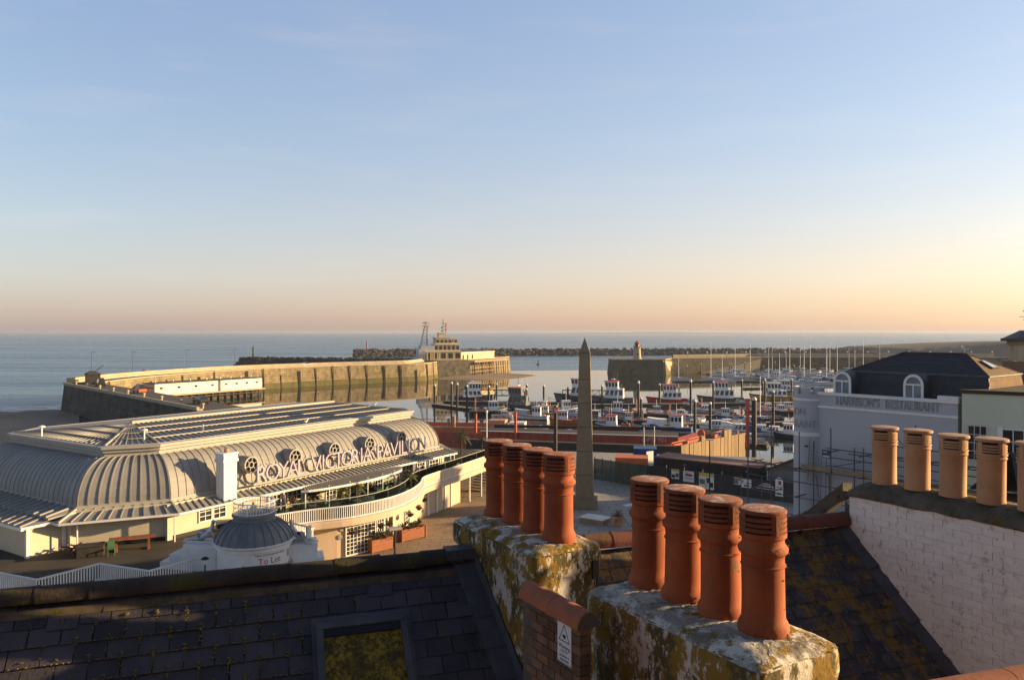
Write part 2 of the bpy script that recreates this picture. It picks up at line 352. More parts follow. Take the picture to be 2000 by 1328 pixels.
M['ink'] = mat('black_print', (.015,.015,.018), .6)
M['red_ink'] = mat('red_print', (.35,.02,.025), .6)
M['yellow'] = mat('yellow_print', (.6,.45,.04), .6)
M['blue_sign'] = mat('blue_sign', (.012,.07,.14), .5)
M['hoarding'] = mat('hoarding', (.034,.031,.033), .7, (.045,.041,.042), 2)
M['wet_deck'] = mat('boat_deck', (.28,.25,.22), .8)
def flat(name, col, rough=.5, metal=0, rnd=0): return mat(name, col, rough, tuple(x*.85 for x in col), 1.0, metal=metal, rnd=rnd)
for nm, c in dict(boat_white=(.80,.79,.77), boat_red=(.52,.045,.03), boat_blue=(.02,.07,.22), boat_navy=(.012,.018,.045), boat_yellow=(.55,.31,.03),
                  boat_green=(.015,.035,.03), boat_grey=(.13,.14,.155), boat_orange=(.62,.15,.04), boat_pale=(.5,.49,.47), boat_pink=(.55,.13,.11), boat_black=(.02,.02,.022),
                  cover_blue=(.02,.07,.25), buoy=(.6,.2,.05), car_silver=(.45,.45,.46), car_dark=(.02,.022,.03), car_white=(.7,.7,.68),
                  rail_white=(.68,.67,.66), beacon_green=(.02,.09,.05), beacon_red=(.45,.05,.04), shed_white=(.58,.55,.5), teal=(.02,.30,.26),
                  tower_cream=(.58,.45,.22), house_white=(.5,.48,.45), gull_white=(.7,.68,.65), gull_grey=(.3,.3,.32)).items():
    M[nm] = flat(nm, c)
def glassy(name, tint=(.75,.85,.82), op=.32):
    m = bpy.data.materials.new(name); m.use_nodes = True; t = m.node_tree; N = t.nodes; N.clear()
    o = N.new('ShaderNodeOutputMaterial'); mx = N.new('ShaderNodeMixShader'); tr = N.new('ShaderNodeBsdfTransparent'); gl = N.new('ShaderNodeBsdfGlossy')
    tr.inputs[0].default_value = (*tint, 1); gl.inputs['Roughness'].default_value = .03; gl.inputs[0].default_value = (.8,.85,.85,1)
    lw = N.new('ShaderNodeFresnel'); lw.inputs[0].default_value = 1.45
    t.links.new(lw.outputs[0], mx.inputs[0]); t.links.new(tr.outputs[0], mx.inputs[1]); t.links.new(gl.outputs[0], mx.inputs[2]); t.links.new(mx.outputs[0], o.inputs[0])
    return m
M['clear_glass'] = glassy('clear_glass')
def net(name, col, cover):
    m = bpy.data.materials.new(name); m.use_nodes = True; t = m.node_tree; b = t.nodes['Principled BSDF']; b.inputs['Base Color'].default_value = (*col, 1); b.inputs['Roughness'].default_value = .9
    b.inputs['Alpha'].default_value = cover; return m
M['netting'] = net('debris_netting', (.045,.075,.06), .72)
def water(name, col, rough, layers):
    m = bpy.data.materials.new(name); m.use_nodes = True; t = m.node_tree; N = t.nodes; b = N['Principled BSDF']
    b.inputs['Base Color'].default_value = (*col, 1); b.inputs['Roughness'].default_value = rough; b.inputs['IOR'].default_value = 1.333
    b.inputs['Specular IOR Level'].default_value = .5
    g = N.new('ShaderNodeNewGeometry'); prev = None
    for sx, sy, st, ds in layers:
        mp = N.new('ShaderNodeMapping'); mp.inputs['Scale'].default_value = (sx, sy, 1); t.links.new(g.outputs['Position'], mp.inputs[0])
        n = N.new('ShaderNodeTexNoise'); n.inputs['Scale'].default_value = 1; n.inputs['Detail'].default_value = 4; t.links.new(mp.outputs[0], n.inputs['Vector'])
        bp = N.new('ShaderNodeBump'); bp.inputs['Strength'].default_value = st; bp.inputs['Distance'].default_value = ds
        t.links.new(n.outputs[0], bp.inputs['Height'])
        if prev: t.links.new(prev.outputs[0], bp.inputs['Normal'])
        prev = bp
    t.links.new(prev.outputs[0], b.inputs['Normal'])
    return m
def sea_tint(m, c1, c2):
    t = m.node_tree; N = t.nodes; b = N['Principled BSDF']; g = N.new('ShaderNodeNewGeometry'); mp = N.new('ShaderNodeMapping'); mp.inputs['Scale'].default_value = (.0035,.03,1)
    n = N.new('ShaderNodeTexNoise'); n.inputs['Scale'].default_value = 1; n.inputs['Detail'].default_value = 8; n.inputs['Roughness'].default_value = .7
    r = N.new('ShaderNodeMapRange'); r.inputs[1].default_value = .38; r.inputs[2].default_value = .62; x = N.new('ShaderNodeMix'); x.data_type = 'RGBA'
    x.inputs[6].default_value = (*c1,1); x.inputs[7].default_value = (*c2,1); q = N.new('ShaderNodeMapRange'); q.inputs[3].default_value = .2; q.inputs[4].default_value = .32
    t.links.new(g.outputs['Position'], mp.inputs[0]); t.links.new(mp.outputs[0], n.inputs['Vector']); t.links.new(n.outputs['Fac'], r.inputs[0]); t.links.new(r.outputs[0], x.inputs[0]); t.links.new(x.outputs[2], b.inputs['Base Color'])
    t.links.new(r.outputs[0], q.inputs[0]); t.links.new(q.outputs[0], b.inputs['Roughness'])
M['foam'] = mat('surf_foam', (.62,.62,.6), .9, (.45,.47,.48), .6)
M['sea'] = water('sea_water', (.016,.085,.14), .22, [(.05,.16,.9,1.3), (.3,.9,.8,.3)])
sea_tint(M['sea'], (.018,.07,.105), (.030,.092,.13))
M['calm'] = water('harbour_water', (.018,.026,.028), .03, [(.05,.10,.10,.10), (.6,.9,.06,.02)])

# ---------------------------------------------------------------- lettering, made once while the scene is small
def text_mesh(s, height, depth, width=None, thin=0.0):
    cu = bpy.data.curves.new('lettering', 'FONT'); cu.body = s; cu.size = 1; cu.extrude = .02; cu.resolution_u = 3
    cu.align_x = 'CENTER'; cu.offset = thin
    o = bpy.data.objects.new('lettering', cu); COL.objects.link(o)
    me = bpy.data.meshes.new_from_object(o.evaluated_get(bpy.context.evaluated_depsgraph_get()))
    bpy.data.objects.remove(o); bpy.data.curves.remove(cu)
    xs = [v.co.x for v in me.vertices]; ys = [v.co.y for v in me.vertices]
    cap = .729; k = height/cap
    kx = k if width is None else width/(max(xs)-min(xs))
    mx = (max(xs)+min(xs))/2
    for v in me.vertices: v.co = ((v.co.x-mx)*kx, v.co.y*k, v.co.z*depth/.02)
    me.materials.clear()
    return me
LET = {c: text_mesh(c, 1.27, .07, thin=-.014) for c in 'ROYALVICTPN'}
for me in LET.values(): me.materials.append(M['violet_white'])
def text_obj(s, height, depth, m, name='lettering', width=None):
    me = text_mesh(s, height, depth, width); me.materials.append(m); return me
TX = dict(let_small=text_obj('New Commercial Units', .12, .004, M['ink'], width=1.75), let_big=text_obj('To Let', .34, .004, M['red_ink'], width=1.3),
          harr=text_obj("HARRISON'S", .56, .04, M['grey_letter'], width=2.75), rest=text_obj('RESTAURANT', .56, .04, M['grey_letter'], width=3.1),
          on=text_obj('ON', .5, .03, M['grey_letter'], width=.85), rant=text_obj('RANT', .5, .03, M['grey_letter'], width=1.5),
          warn=text_obj('Warning', .030, .0008, M['ink']), cctv=text_obj('CCTV', .026, .0008, M['ink']), cam=text_obj('cameras in', .022, .0008, M['ink']), op=text_obj('operation', .022, .0008, M['ink']),
          dps=text_obj('DPS', .75, .02, M['boat_pale']), num=text_obj('1901', .75, .02, M['boat_pale']))
# ================================================================ SETTING: water, ground, hills
MB().face([(-30000,60,0),(30000,60,0),(30000,45000,0),(-30000,45000,0)]).build('sea', M['sea'])['kind'] = 'structure'
hb = [(-118,202),(-112,238),(-96,277),(-72,303),(-39,328),(-20,352),(-2,412),(49,420),(60,412),(136,412),(260,410),(260,90),(-60,90),(-57,138)]
MB().face([(x, y, .03) for x, y in hb]).build('harbour_water', M['calm'])['kind'] = 'structure'
# plaza and promenade
pl = [(-60,10),(120,10),(120,66),(60,88),(30,101),(0,107),(-30,108),(-62,110)]
struct(MB().prism(pl, -1.0, 4.6).build('plaza', M['pav']))
pr = [(-40,14),(-6,14),(-3.2,40),(-3.5,56),(-1.5,66),(1,78),(3,92),(-28,104),(-40,104)]
struct(MB().face([(x, y, 4.604) for x, y in pr]).build('promenade', M['tan_pav']))
# beach west of the harbour arm and the sand spit inside the entrance
b = MB(); nx, ny = 26, 16; g = []
for j in range(ny+1):
    for i in range(nx+1):
        y = 30+(225-30)*j/ny; x0 = -62+(-62)*max(0, (y-110)/110); x = x0-(220)*i/nx*1.0
        shore = 212+6*math.sin(i*.8)-(i/nx)*70
        z = 3.4-3.5*(y-30)/(shore-30)+.12*math.sin(i*1.7+j)
        g.append((x, y, max(z, -.6)))
b.add(g, [(j*(nx+1)+i, j*(nx+1)+i+1, (j+1)*(nx+1)+i+1, (j+1)*(nx+1)+i) for j in range(ny) for i in range(nx)])
struct(b.build('beach', M['sand'], smooth=True))
b = MB()                                                     # small waves running up the sand
for row, (dy, wv) in enumerate(((-3,1.6),(4,1.1),(12,.8))):
    for i in range(60):
        if random.random() < (.15,.35,.5)[row]: continue
        f = lambda k: (lambda u: (-62+(-62)*.9-220*u, 30+(212+6*math.sin(u*26*.8)-u*70-30)*.975+dy+1.2*math.sin(k*.9+row)))(k/60*.75)
        (xa, ya_), (xc, yc_) = f(i), f(i+1); w_ = wv*random.uniform(.5,1.2)
        b.add([(xa,ya_,.05),(xc,yc_,.05),(xc,yc_+w_,.05),(xa,ya_+w_,.05)], [(0,1,2,3)])
stuff(b.build('surf', M['foam']))
sp = [G(838,742,0),(*G(905,743,0)[:2],0),G(985,742,0),G(1050,734,0),G(1010,729.5,0),G(960,729,0),G(880,731,0),G(845,734,0)]
ctr = sum((Vector(p) for p in sp), Vector())/len(sp)
b = MB(); rr = []
for k, z in ((1.0,.0),(.93,.12),(.7,.5),(.35,.75)):
    rr.append([tuple(ctr.lerp(Vector(p), k))[:2]+(z,) for p in smooth_path([tuple(Vector(q)) for q in sp+[sp[0]]], 4)[:-1]])
struct(b.loft(rr).build('sand_spit', M['sand'], smooth=True))
# far coast beyond the bay and the low headland behind the town
b = MB(); n = 90; lo = []; hi = []; bk = []
for i in range(n+1):
    x = -900+9500*i/n; y = 8800-1500*(i/n); h = max(2, 17*(.35+.5*math.sin(i*.07)+.2*math.sin(i*.31)+.1*math.sin(i*.83)))*min(1, i/16)
    lo.append((x, y, -1)); hi.append((x, y+120, h)); bk.append((x, y+900, h*1.02))
struct(b.add(lo+hi+bk, [(k*(n+1)+i, k*(n+1)+i+1, (k+1)*(n+1)+i+1, (k+1)*(n+1)+i) for k in (0,1) for i in range(n)]).build('far_coast', mat('far_coast', (.10,.09,.07), .95), smooth=True))
b = MB(); n = 60; rows = []
prof = [(1700,684),(1760,682),(1830,678),(1900,674),(2000,669),(2100,666),(2400,660)]
def lerp_prof(px):
    for (a, ya), (c, yc) in zip(prof, prof[1:]):
        if a <= px <= c: return ya+(yc-ya)*(px-a)/(c-a)
    return prof[-1][1]
lo, hi, bk = [], [], []
for i in range(n+1):
    px = 1730+700*i/n; Y = 620-120*i/n; q = P(px, lerp_prof(max(px,1700))+max(0,1780-px)*.16+random.uniform(-.5,.5), Y)
    lo.append((q.x, q.y-40, -.5)); hi.append(tuple(q)); bk.append((q.x+40, q.y+200, q.z*.8))
struct(b.add(lo+hi+bk, [(k*(n+1)+i, k*(n+1)+i+1, (k+1)*(n+1)+i+1, (k+1)*(n+1)+i) for k in (0,1) for i in range(n)]).build('headland', mat('headland', (.125,.11,.09), .95, (.09,.082,.065), .05), smooth=True))  # land colour lightened to carry part of the distance haze

# sea air
HZ = bpy.data.materials.new('haze'); HZ.use_nodes = True; HZ.node_tree.nodes.clear()
ho_ = HZ.node_tree.nodes.new('ShaderNodeOutputMaterial'); hv_ = HZ.node_tree.nodes.new('ShaderNodeVolumePrincipled')
hv_.inputs['Density'].default_value = .00013; hv_.inputs['Color'].default_value = (.52,.57,.68,1); hv_.inputs['Anisotropy'].default_value = .2
HZ.node_tree.links.new(hv_.outputs[0], ho_.inputs['Volume'])
hz = MB().bx(-31000,31000,-400,46000,-4,29).build('haze', HZ); stuff(hz)

# ================================================================ FOREGROUND: roofs, stacks, pots
RX = Vector((.9495, .3138)); RA = math.atan2(RX.y, RX.x)     # ridge direction of the terrace
CD = Vector((.5218, -.8531)); CA = math.atan2(CD.y, CD.x)    # party walls and stacks run this way, towards the viewer

def slate_mesh(wd, ln, seed):
    rnd = random.Random(seed); j = lambda: rnd.uniform(-.004, .004)
    b = MB(); w2 = wd/2
    top = [(-w2, 0, .001), (w2, 0, .001), (w2+j(), -ln*.5, .010), (w2-.004, -ln+j(), .019), (0, -ln+j(), .019), (-w2+.004, -ln+j(), .019), (-w2+j(), -ln*.5, .010)]
    n = len(top)
    b.add(top+[(x, y, z-.009) for x, y, z in top], [tuple(range(n)), tuple(range(2*n-1, n-1, -1))]+[(i, i+n, (i+1) % n+n, (i+1) % n) for i in range(n)])
    return b.mesh('slate')
def slate_roof(root, m, z0, gauge, wd, nrow, x0f, x1f, skip=lambda x, y: False, pitch=45):
    mesh = [slate_mesh(wd-.006, gauge*1.32, k) for k in range(5)]
    half = [slate_mesh(wd*.5-.006, gauge*1.32, 9)]
    for me in mesh+half: me.materials.append(m)
    for k in range(nrow):
        s0 = .04+k*gauge; y = -s0*math.cos(R(pitch)); z = z0-s0*math.sin(R(pitch))
        ym = y-gauge*.5*math.cos(R(pitch)); x = x0f(ym)+(wd/2 if k % 2 else 0)
        while x < x1f(ym):
            if not skip(x, ym):
                o = link('slate', random.choice(mesh), root, (x, y, z+.006), (R(pitch)+random.uniform(-.010,.010), random.uniform(-.010,.010), random.uniform(-.012,.012)))
                if random.random() < .04: o.location.y -= .03; o.location.z -= .028; o.rotation_euler.z += random.uniform(-.04,.04)
            x += wd
def ridge_run(root, name, m, x0, x1, ln, r, z, mesh_name='ridge_tile', squash=1.0):
    b = MB()
    for (r0, l0, l1) in ((r*1.0, 0, ln-.006), (r*1.05, ln-.012, ln+.012)):
        for rad in (r0, r0-.022):
            pass
        b.loft([[(l, r0*math.cos(t), r0*math.sin(t)*squash) for t in [R(-18)+R(216)*i/14 for i in range(15)]]+[] for l in (l0, l1)], closed=False)
        b.add([], [])
        e = [(l1, r0*math.cos(t), r0*math.sin(t)*squash) for t in [R(-18)+R(216)*i/14 for i in range(15)]]
        b.face(e); b.face([(l0, y, zz) for _, y, zz in e][::-1])
    me = b.mesh(mesh_name, smooth=40); me.materials.append(m)
    n = int((x1-x0)/ln)
    for i in range(n):
        link(mesh_name, me, root, (x0+i*ln, random.uniform(-.006,.006), z+random.uniform(-.006,.006)), (random.uniform(-.02,.02), random.uniform(-.008,.008), random.uniform(-.01,.01)))

# ---- left slate roof
LR = (-.43, 8.62); LZ = 18.45
rl = thing('slate_roof', 'dark slate roof with moss streaks and a mossy skylight, foreground', 'roof', (*LR, 0), RA)
xr = lambda y: -.05+.234*(-y)
SKX = (-2.02, -1.22); 
slate_roof(rl, M['slate'], LZ, .185, .268, 12, lambda y: -5.1, lambda y: xr(y)-.02, lambda x, y: -1.86 < x < -1.16 and y < -.40 if False else False)
b = MB(); b.add([(-5.3,0,LZ-.02),(xr(0)-.02,0,LZ-.02),(xr(-2.4)-.02,-2.4,LZ-2.42),(-5.3,-2.4,LZ-2.42),(-5.3,2.4,LZ-2.42),(xr(0)-.6,2.4,LZ-2.42)], [(0,1,2,3),(0,1,5,4)])
b.build('roof_deck', M['slate'], rl)
b = MB(); b.add([(-5.3,-2.4,LZ-2.45),(.4,-2.4,LZ-2.45),(.1,2.4,LZ-2.45),(-5.3,2.4,LZ-2.45)]+[(-5.3,-2.4,4.6),(.4,-2.4,4.6),(.1,2.4,4.6),(-5.3,2.4,4.6)], [(0,1,5,4),(1,2,6,5),(2,3,7,6),(3,0,4,7)])
b.build('house_wall', M['brick_far'], rl)
ridge_run(rl, 'ridge', M['ridge_dark'], -5.2, -.12, .46, .105, LZ+.035)
b = MB()                                                     # cement bedding below the ridge tiles
for i in range(34):
    x = -5.2+i*.15; wv = random.uniform(.03, .05)
    b.add([(x,-.09,LZ-.055),(x+.152,-.09,LZ-.055),(x+.152,-.125-wv*.5,LZ-.115),(x,-.125-wv*.5,LZ-.115),(x,-.085,LZ-.09),(x+.152,-.085,LZ-.09)], [(0,1,2,3),(3,2,5,4)])
b.build('ridge_bedding', mat('bedding', (.14,.10,.055), .95, (.06,.045,.03), 4, layers=[(MOSS,5,.5,.6)]), rl)
b = MB()                                                     # lead flashing up the side of the stack
ys = [-.02-.24*i for i in range(11)]
for a, c in zip(ys, ys[1:]):
    x0a, x0c = xr(a)-.20, xr(c)-.20; x1a, x1c = xr(a)+.02, xr(c)+.02
    b.add([(x0a,a,LZ+a+.045),(x1a,a,LZ+a+.05),(x1c,c-.015,LZ+c+.05),(x0c,c-.015,LZ+c+.045),(x1a+.01,a,LZ+a+.20),(x1c+.01,c,LZ+c+.17),(x0a,a,LZ+a+.01),(x0c,c-.015,LZ+c+.01)], [(0,1,2,3),(1,4,5,2),(0,3,7,6)])
b.bx(-.33,.12,-.1,.1,LZ+.03,LZ+.15)
b.build('lead_flashing', M['lead'], rl, smooth=30)
# roof window with a mossy pane, and its lead frame
def hit(px, py, zoff=0):                                     # photo ray onto the left roof slope, local coordinates
    ca, sa = RX.x, RX.y; dx, dz = (px-1000)/FPX, -(py-648)/FPX
    # local y = -(X-LR0)*sa + (Y-LR1)*ca ; z = LZ + y + zoff
    k = -dx*sa+ca; c0 = LR[0]*sa-LR[1]*ca
    Y = (LZ+zoff+c0-EYE)/(dz-k); X = dx*Y
    return ((X-LR[0])*ca+(Y-LR[1])*sa, k*Y+c0)
a1, a2 = hit(628, 1192), hit(775, 1178)
xa, xb = a1[0], a2[0]; ya = (a1[1]+a2[1])/2-.16; yb = ya-1.15
fr = MB()
def onr(x, y, h): return (x, y-h*.707, LZ+y+h*.707)
def rbox(b, x0, x1, y0, y1, h0, h1):
    q = [onr(x, y, h) for h in (h0, h1) for x, y in ((x0,y0),(x1,y0),(x1,y1),(x0,y1))]
    b.add(q, [(0,3,2,1),(4,5,6,7),(0,1,5,4),(1,2,6,5),(2,3,7,6),(3,0,4,7)])
rbox(fr, xa-.07, xa, yb, ya, .0, .085); rbox(fr, xb, xb+.07, yb, ya, .0, .085); rbox(fr, xa-.07, xb+.07, ya, ya+.05, 0, .088)
sk = fr.build('roof_window', M['lead'], rl, bevel=.006)
fl = MB(); rbox(fl, xa-.11, xa-.07, yb, ya+.05, .02, .034); rbox(fl, xb+.07, xb+.11, yb, ya+.05, .02, .034); rbox(fl, xa-.11, xb+.11, ya+.05, ya+.10, .02, .036)
fl.build('window_apron', M['lead'], sk)
pn = MB(); rbox(pn, xa, xb, yb, ya-.05, .03, .052); pn.build('pane', M['moss_glass'], sk)
hd = MB(); rbox(hd, xa, xb, ya-.055, ya, .03, .075); hd.build('head_flashing', M['black'], sk)
mo = MB()
for i in range(420):
    x = random.uniform(xa+.01, xb-.01); y = random.uniform(yb, ya-.06); p = onr(x, y, .054)
    mo.blob(p, random.uniform(.006, .017), .6)
stuff(mo.build('pane_moss', M['moss'], sk))
mo = MB()                                                    # moss that grows in the slate joints
for i in range(2600):
    x = random.gauss(-2.9, .75); k = random.randint(1, 8); y = -(.04+k*.185*1.0+.185*random.random()**2.2)*.707
    q = -5.1+(.134 if k % 2 else 0)-.134; x = q+round((x-q)/.268)*.268+random.gauss(0, .008)
    if random.random() < .35: x += random.uniform(-.13, .13); y = -(.04+(k+1)*.185+.05)*.707
    if x < xr(y)-.25 and not (xa-.16 < x < xb+.16 and y < ya+.15): mo.blob(onr(x, y, .030), random.uniform(.004, .012), .45)
stuff(mo.build('joint_moss', M['moss'], rl))

# ---- right slate roof between the stacks and the white wall
RR = (.77, 9.0); RZ = 18.44
r2 = thing('slate_roof', 'lichen-covered slate roof with red clay ridge beside the white brick wall', 'roof', (*RR, 0), RA)
xw = lambda y: 3.93+.234*(-y)
slate_roof(r2, M['slate_lichen'], RZ, .175, .25, 17, lambda y: -.25+.234*(-y), lambda y: xw(y)-.1)
b = MB(); b.add([(-.5,0,RZ-.02),(3.9,0,RZ-.02),(4.5,-2.6,RZ-2.62),(-.2,-2.6,RZ-2.62),(3.5,2.4,RZ-2.42),(-.5,2.4,RZ-2.42)], [(0,1,2,3),(0,1,4,5)])
b.build('roof_deck', M['slate_lichen'], r2)
b = MB(); b.add([(-.5,-2.6,RZ-2.65),(4.5,-2.6,RZ-2.65),(3.5,2.4,RZ-2.45),(-.5,2.4,RZ-2.45),(-.5,-2.6,4.6),(4.5,-2.6,4.6),(3.5,2.4,4.6),(-.5,2.4,4.6)], [(0,1,5,4),(1,2,6,5),(2,3,7,6),(3,0,4,7)])
b.build('house_wall', M['brick_far'], r2)
ridge_run(r2, 'ridge', M['ridge_red'], -.25, 3.85, .34, .115, RZ+.06)
b = MB(); ys = [.05-.26*i for i in range(11)]
for i, (a, c) in enumerate(zip(ys, ys[1:])):
    e = .006*(i % 2)
    b.add([(xw(a)-.26,a,RZ+a+.04),(xw(a)-.03,a,RZ+a+.055+e),(xw(c)-.03,c-.03,RZ+c+.055+e),(xw(c)-.26,c-.03,RZ+c+.04),(xw(a)-.02,a,RZ+a+.27),(xw(c)-.02,c,RZ+c+.24),(xw(a)-.26,a,RZ+a),(xw(c)-.26,c-.03,RZ+c)], [(0,1,2,3),(1,4,5,2),(0,3,7,6)])
b.build('lead_flashing', M['lead'], r2, smooth=30)

# ---- rendered chimney stacks
def rr_ring(u0, u1, v0, v1, z, r=.05, per=14, jit=0.0, rnd=random):
    pts = []
    cs = [(u1-r, v1-r, 0), (u0+r, v1-r, 90), (u0+r, v0+r, 180), (u1-r, v0+r, 270)]
    for ci, (cu, cv, a) in enumerate(cs):
        for k in range(4): t = R(a+30*k); pts.append([cu+r*math.cos(t), cv+r*math.sin(t)])
        nu, nv, na = cs[(ci+1) % 4]; t = R(na)
        e0 = pts[-1]; e1 = [nu+r*math.cos(t), nv+r*math.sin(t)]
        for k in range(1, per): pts.append([e0[0]+(e1[0]-e0[0])*k/per, e0[1]+(e1[1]-e0[1])*k/per])
    return [(x+rnd.uniform(-jit, jit), y+rnd.uniform(-jit, jit), z+rnd.uniform(-jit, jit)*1.2) for x, y in pts]
def stack(root, u0, u1, v0, v1, ztop, zbot, crown, mbody, mtop, ledge=.035):
    b = MB(); rg = []
    for z, o in [(zbot, 0)]+[(ztop-.35-.22*i, 0) for i in range(6, -1, -1)]+[(ztop-.27, .0), (ztop-.23, ledge*.8), (ztop-.17, ledge), (ztop-.05, ledge), (ztop, ledge*.6)]:
        rg.append(rr_ring(u0-o, u1+o, v0-o, v1+o, z, .06, jit=.006))
    b.loft(rg); b.build('rendered_body', mbody, root, smooth=50)
    b = MB(); rg = []
    for k, (f, dz) in enumerate([(-.035, -.035), (-.01, .0), (.03, .028), (.09, .05), (.16, .066), (.23, .075)]):
        f2 = min(f, (u1-u0)/2-.12)
        rg.append(rr_ring(u0+f, u1-f, v0+min(f, (v1-v0)/2-.1), v1-min(f, (v1-v0)/2-.1), ztop+.012+dz*crown/.075, .07, jit=.007))
    b.loft(rg); b.build('mortar_flaunching', mtop, root, smooth=60)
def pot(name, label, cat, loc, group, buff=False, rz=0, moss=0):
    t = thing(name, label, cat, loc, rz, group)
    if not buff:
        sh = [(.178,0),(.182,.03),(.180,.065),(.170,.09),(.155,.115),(.152,.20),(.149,.50),(.149,.510),(.157,.513),(.160,.519),(.157,.526),(.149,.530),(.149,.54),(.150,.575),(.155,.598),(.165,.613),(.172,.617),(.176,.630),(.176,.648),(.170,.660),(.158,.672),(.151,.685),(.149,.70),(.149,.722),(.160,.730),(.166,.735),(.167,.772),(.118,.776),(.118,.30)]
        MB().lathe(sh, n=36).build('pot_shaft', M['red_pot'], t, smooth=38)
        MB().lathe([(.118,.914),(.163,.912),(.167,.916),(.167,.934),(.160,.942),(.10,.947),(0,.949)], n=36).build('pot_cap', M['red_pot_cap'], t, smooth=38)
        MB().lathe([(.157,.9432),(.12,.9475),(.05,.9497),(0,.950)], n=36).build('cap_soiling', M['red_pot_top'], t, smooth=True)
        zs, rr, r0, h = [.803,.842,.880], .1655, .122, .0145
        n_m, wm, zb, zt, core = 4, .20, .765, .915, .100
    else:
        sh = [(.150,0),(.150,.02),(.146,.03),(.146,.50),(.150,.508),(.158,.515),(.158,.528),(.148,.534),(.148,.548),(.160,.553),(.160,.572),(.150,.578),(.120,.580),(.120,.30)]
        MB().lathe(sh, n=36).build('pot_shaft', M['buff_pot'], t, smooth=38)
        MB().lathe([(.118,.705),(.158,.705),(.172,.714),(.175,.730),(.168,.744),(.10,.752),(0,.754)], n=36).build('pot_cap', M['buff_top'], t, smooth=38)
        zs, rr, r0, h = [.605,.636,.667], .154, .122, .0105
        n_m, wm, zb, zt, core = 4, .19, .575, .707, .100
    m = M['buff_pot'] if buff else M['red_pot_cap']
    if moss:
        b = MB()
        for _ in range(moss):
            zc, rc = random.choice(((.66,.172),(.617,.174),(.522,.159),(.02,.182),(.06,.18),(.66,.172)))
            if random.random() < .12: zc, rc = random.uniform(.2,.5), .151
            a = random.gauss(rz+R(-75), .75); b.blob((rc*math.cos(a), rc*math.sin(a), zc+random.gauss(0,.008)), random.uniform(.003,.011), .7)
        stuff(b.build('lichen_crust', M['moss_dull'], t))
    t.rotation_euler.x = random.uniform(-.012,.012); t.rotation_euler.y = random.uniform(-.012,.012); t.scale = (1,1,random.uniform(.985,1.015)*(1 if buff else .955))
    for z in zs:
        MB().lathe([(r0,z-h*.2),(rr,z-h*1.1),(rr,z+h*.5),(r0,z+h*1.4),(r0,z-h*.2)], n=30).build('louvre', m, t, smooth=30)
    for i in range(n_m):
        a = 2*math.pi*i/n_m+R(62); q = [(rad*math.cos(a+s*wm*k), rad*math.sin(a+s*wm*k)) for rad, s, k in ((.112,-1,.8),(rr+.001,-1,1),(rr+.0035,0,1),(rr+.001,1,1),(.112,1,.8))]
        MB().prism(q, zb, zt).build('mullion', m, t)
    MB().lathe([(core,zb-.15),(core,zt)], n=18).build('flue', M['soot_and_shade'], t)
    return t
sA = thing('chimney_stack', 'white rendered chimney stack with ochre lichen carrying the farther four terracotta pots', 'chimney', (.484, 7.98, 0), math.atan2(.8531, -.5218))
stack(sA, -.24, 1.46, -.33, .45, 18.80, 16.0, .05, M['render'], M['flaunch'])
bx_ = MB().bx(-.292,-.278,-.30,-.22,18.47,18.66); bx_ = bx_.build('junction_box', M['black'], sA, bevel=.004)
MB().tube((-.285,-.28,18.48),(-.285,-.285,18.2),.006,5).tube((-.285,-.24,18.48),(-.285,-.285,18.2),.006,5).build('cable', M['black'], sA)
sB = thing('chimney_stack', 'large lichen-stained white chimney stack nearest the viewer carrying four big red pots', 'chimney', (1.82, 5.56, 0), math.atan2(.8531, -.5218))
stack(sB, -.35, 1.46, -.33, .45, 18.785, 16.0, .05, M['render'], M['flaunch'])
nA = ['nearest red pot of the farther row, in front of the obelisk', 'third red pot of the farther row, counted from the pavilion side', 'second red pot of the farther row, counted from the pavilion side', 'outermost red pot of the farther row, next to the pavilion']
nB = ['front red pot of the near row with mossy collar, nearest to the viewer', 'third red pot of the near row, just behind the front one', 'second red pot of the near row, with the scaled middle collar', 'farthest red pot of the near row, beside the potted palm on the plaza']
for i in range(4):
    d = CD*-.406*i
    pot('chimney_pot', nA[i], 'chimney pot', (.484+d.x, 7.98+d.y, 18.835), 'terracotta louvred chimney pots', rz=1.0+i*.05, moss=(35,10,15,10)[i])
    pot('chimney_pot', nB[i], 'chimney pot', (1.82+d.x, 5.56+d.y, 18.83), 'terracotta louvred chimney pots', rz=.75+i*.05, moss=(90,40,70,50)[i])

# ---- half-brick pier with round coping and the camera notice
pr_ = thing('brick_pier', 'low brown brick pier with rounded clay coping between the two chimney stacks', 'brick pier', (.51, 5.70, 0), math.atan2(.8531, -.5218))
brk = MB().bx(-.0785,.0785,-.004,.1045,-.0325,.0325).mesh('brick'); hlf = MB().bx(-.0385,.0385,-.004,.1045,-.0325,.0325).mesh('brick')
for me in (brk, hlf): me.materials.append(M['brick'])
for k in range(25):
    z = 18.775-k*.075; x = .0
    while x < .74:
        f = (k % 2 == 1 and x == 0); ln = .085 if f else .166
        if x+ln < .82:
            link('brick', hlf if f else brk, pr_, (x+ln/2, -.098+random.uniform(-.002,.003), z+random.uniform(-.002,.002)), (0, random.uniform(-.01,.01), random.uniform(-.012,.012)))
        x += ln
MB().bx(.014,.80,-.094,-.002,16.9,18.81).build('mortar_bed', M['mortar'], pr_)
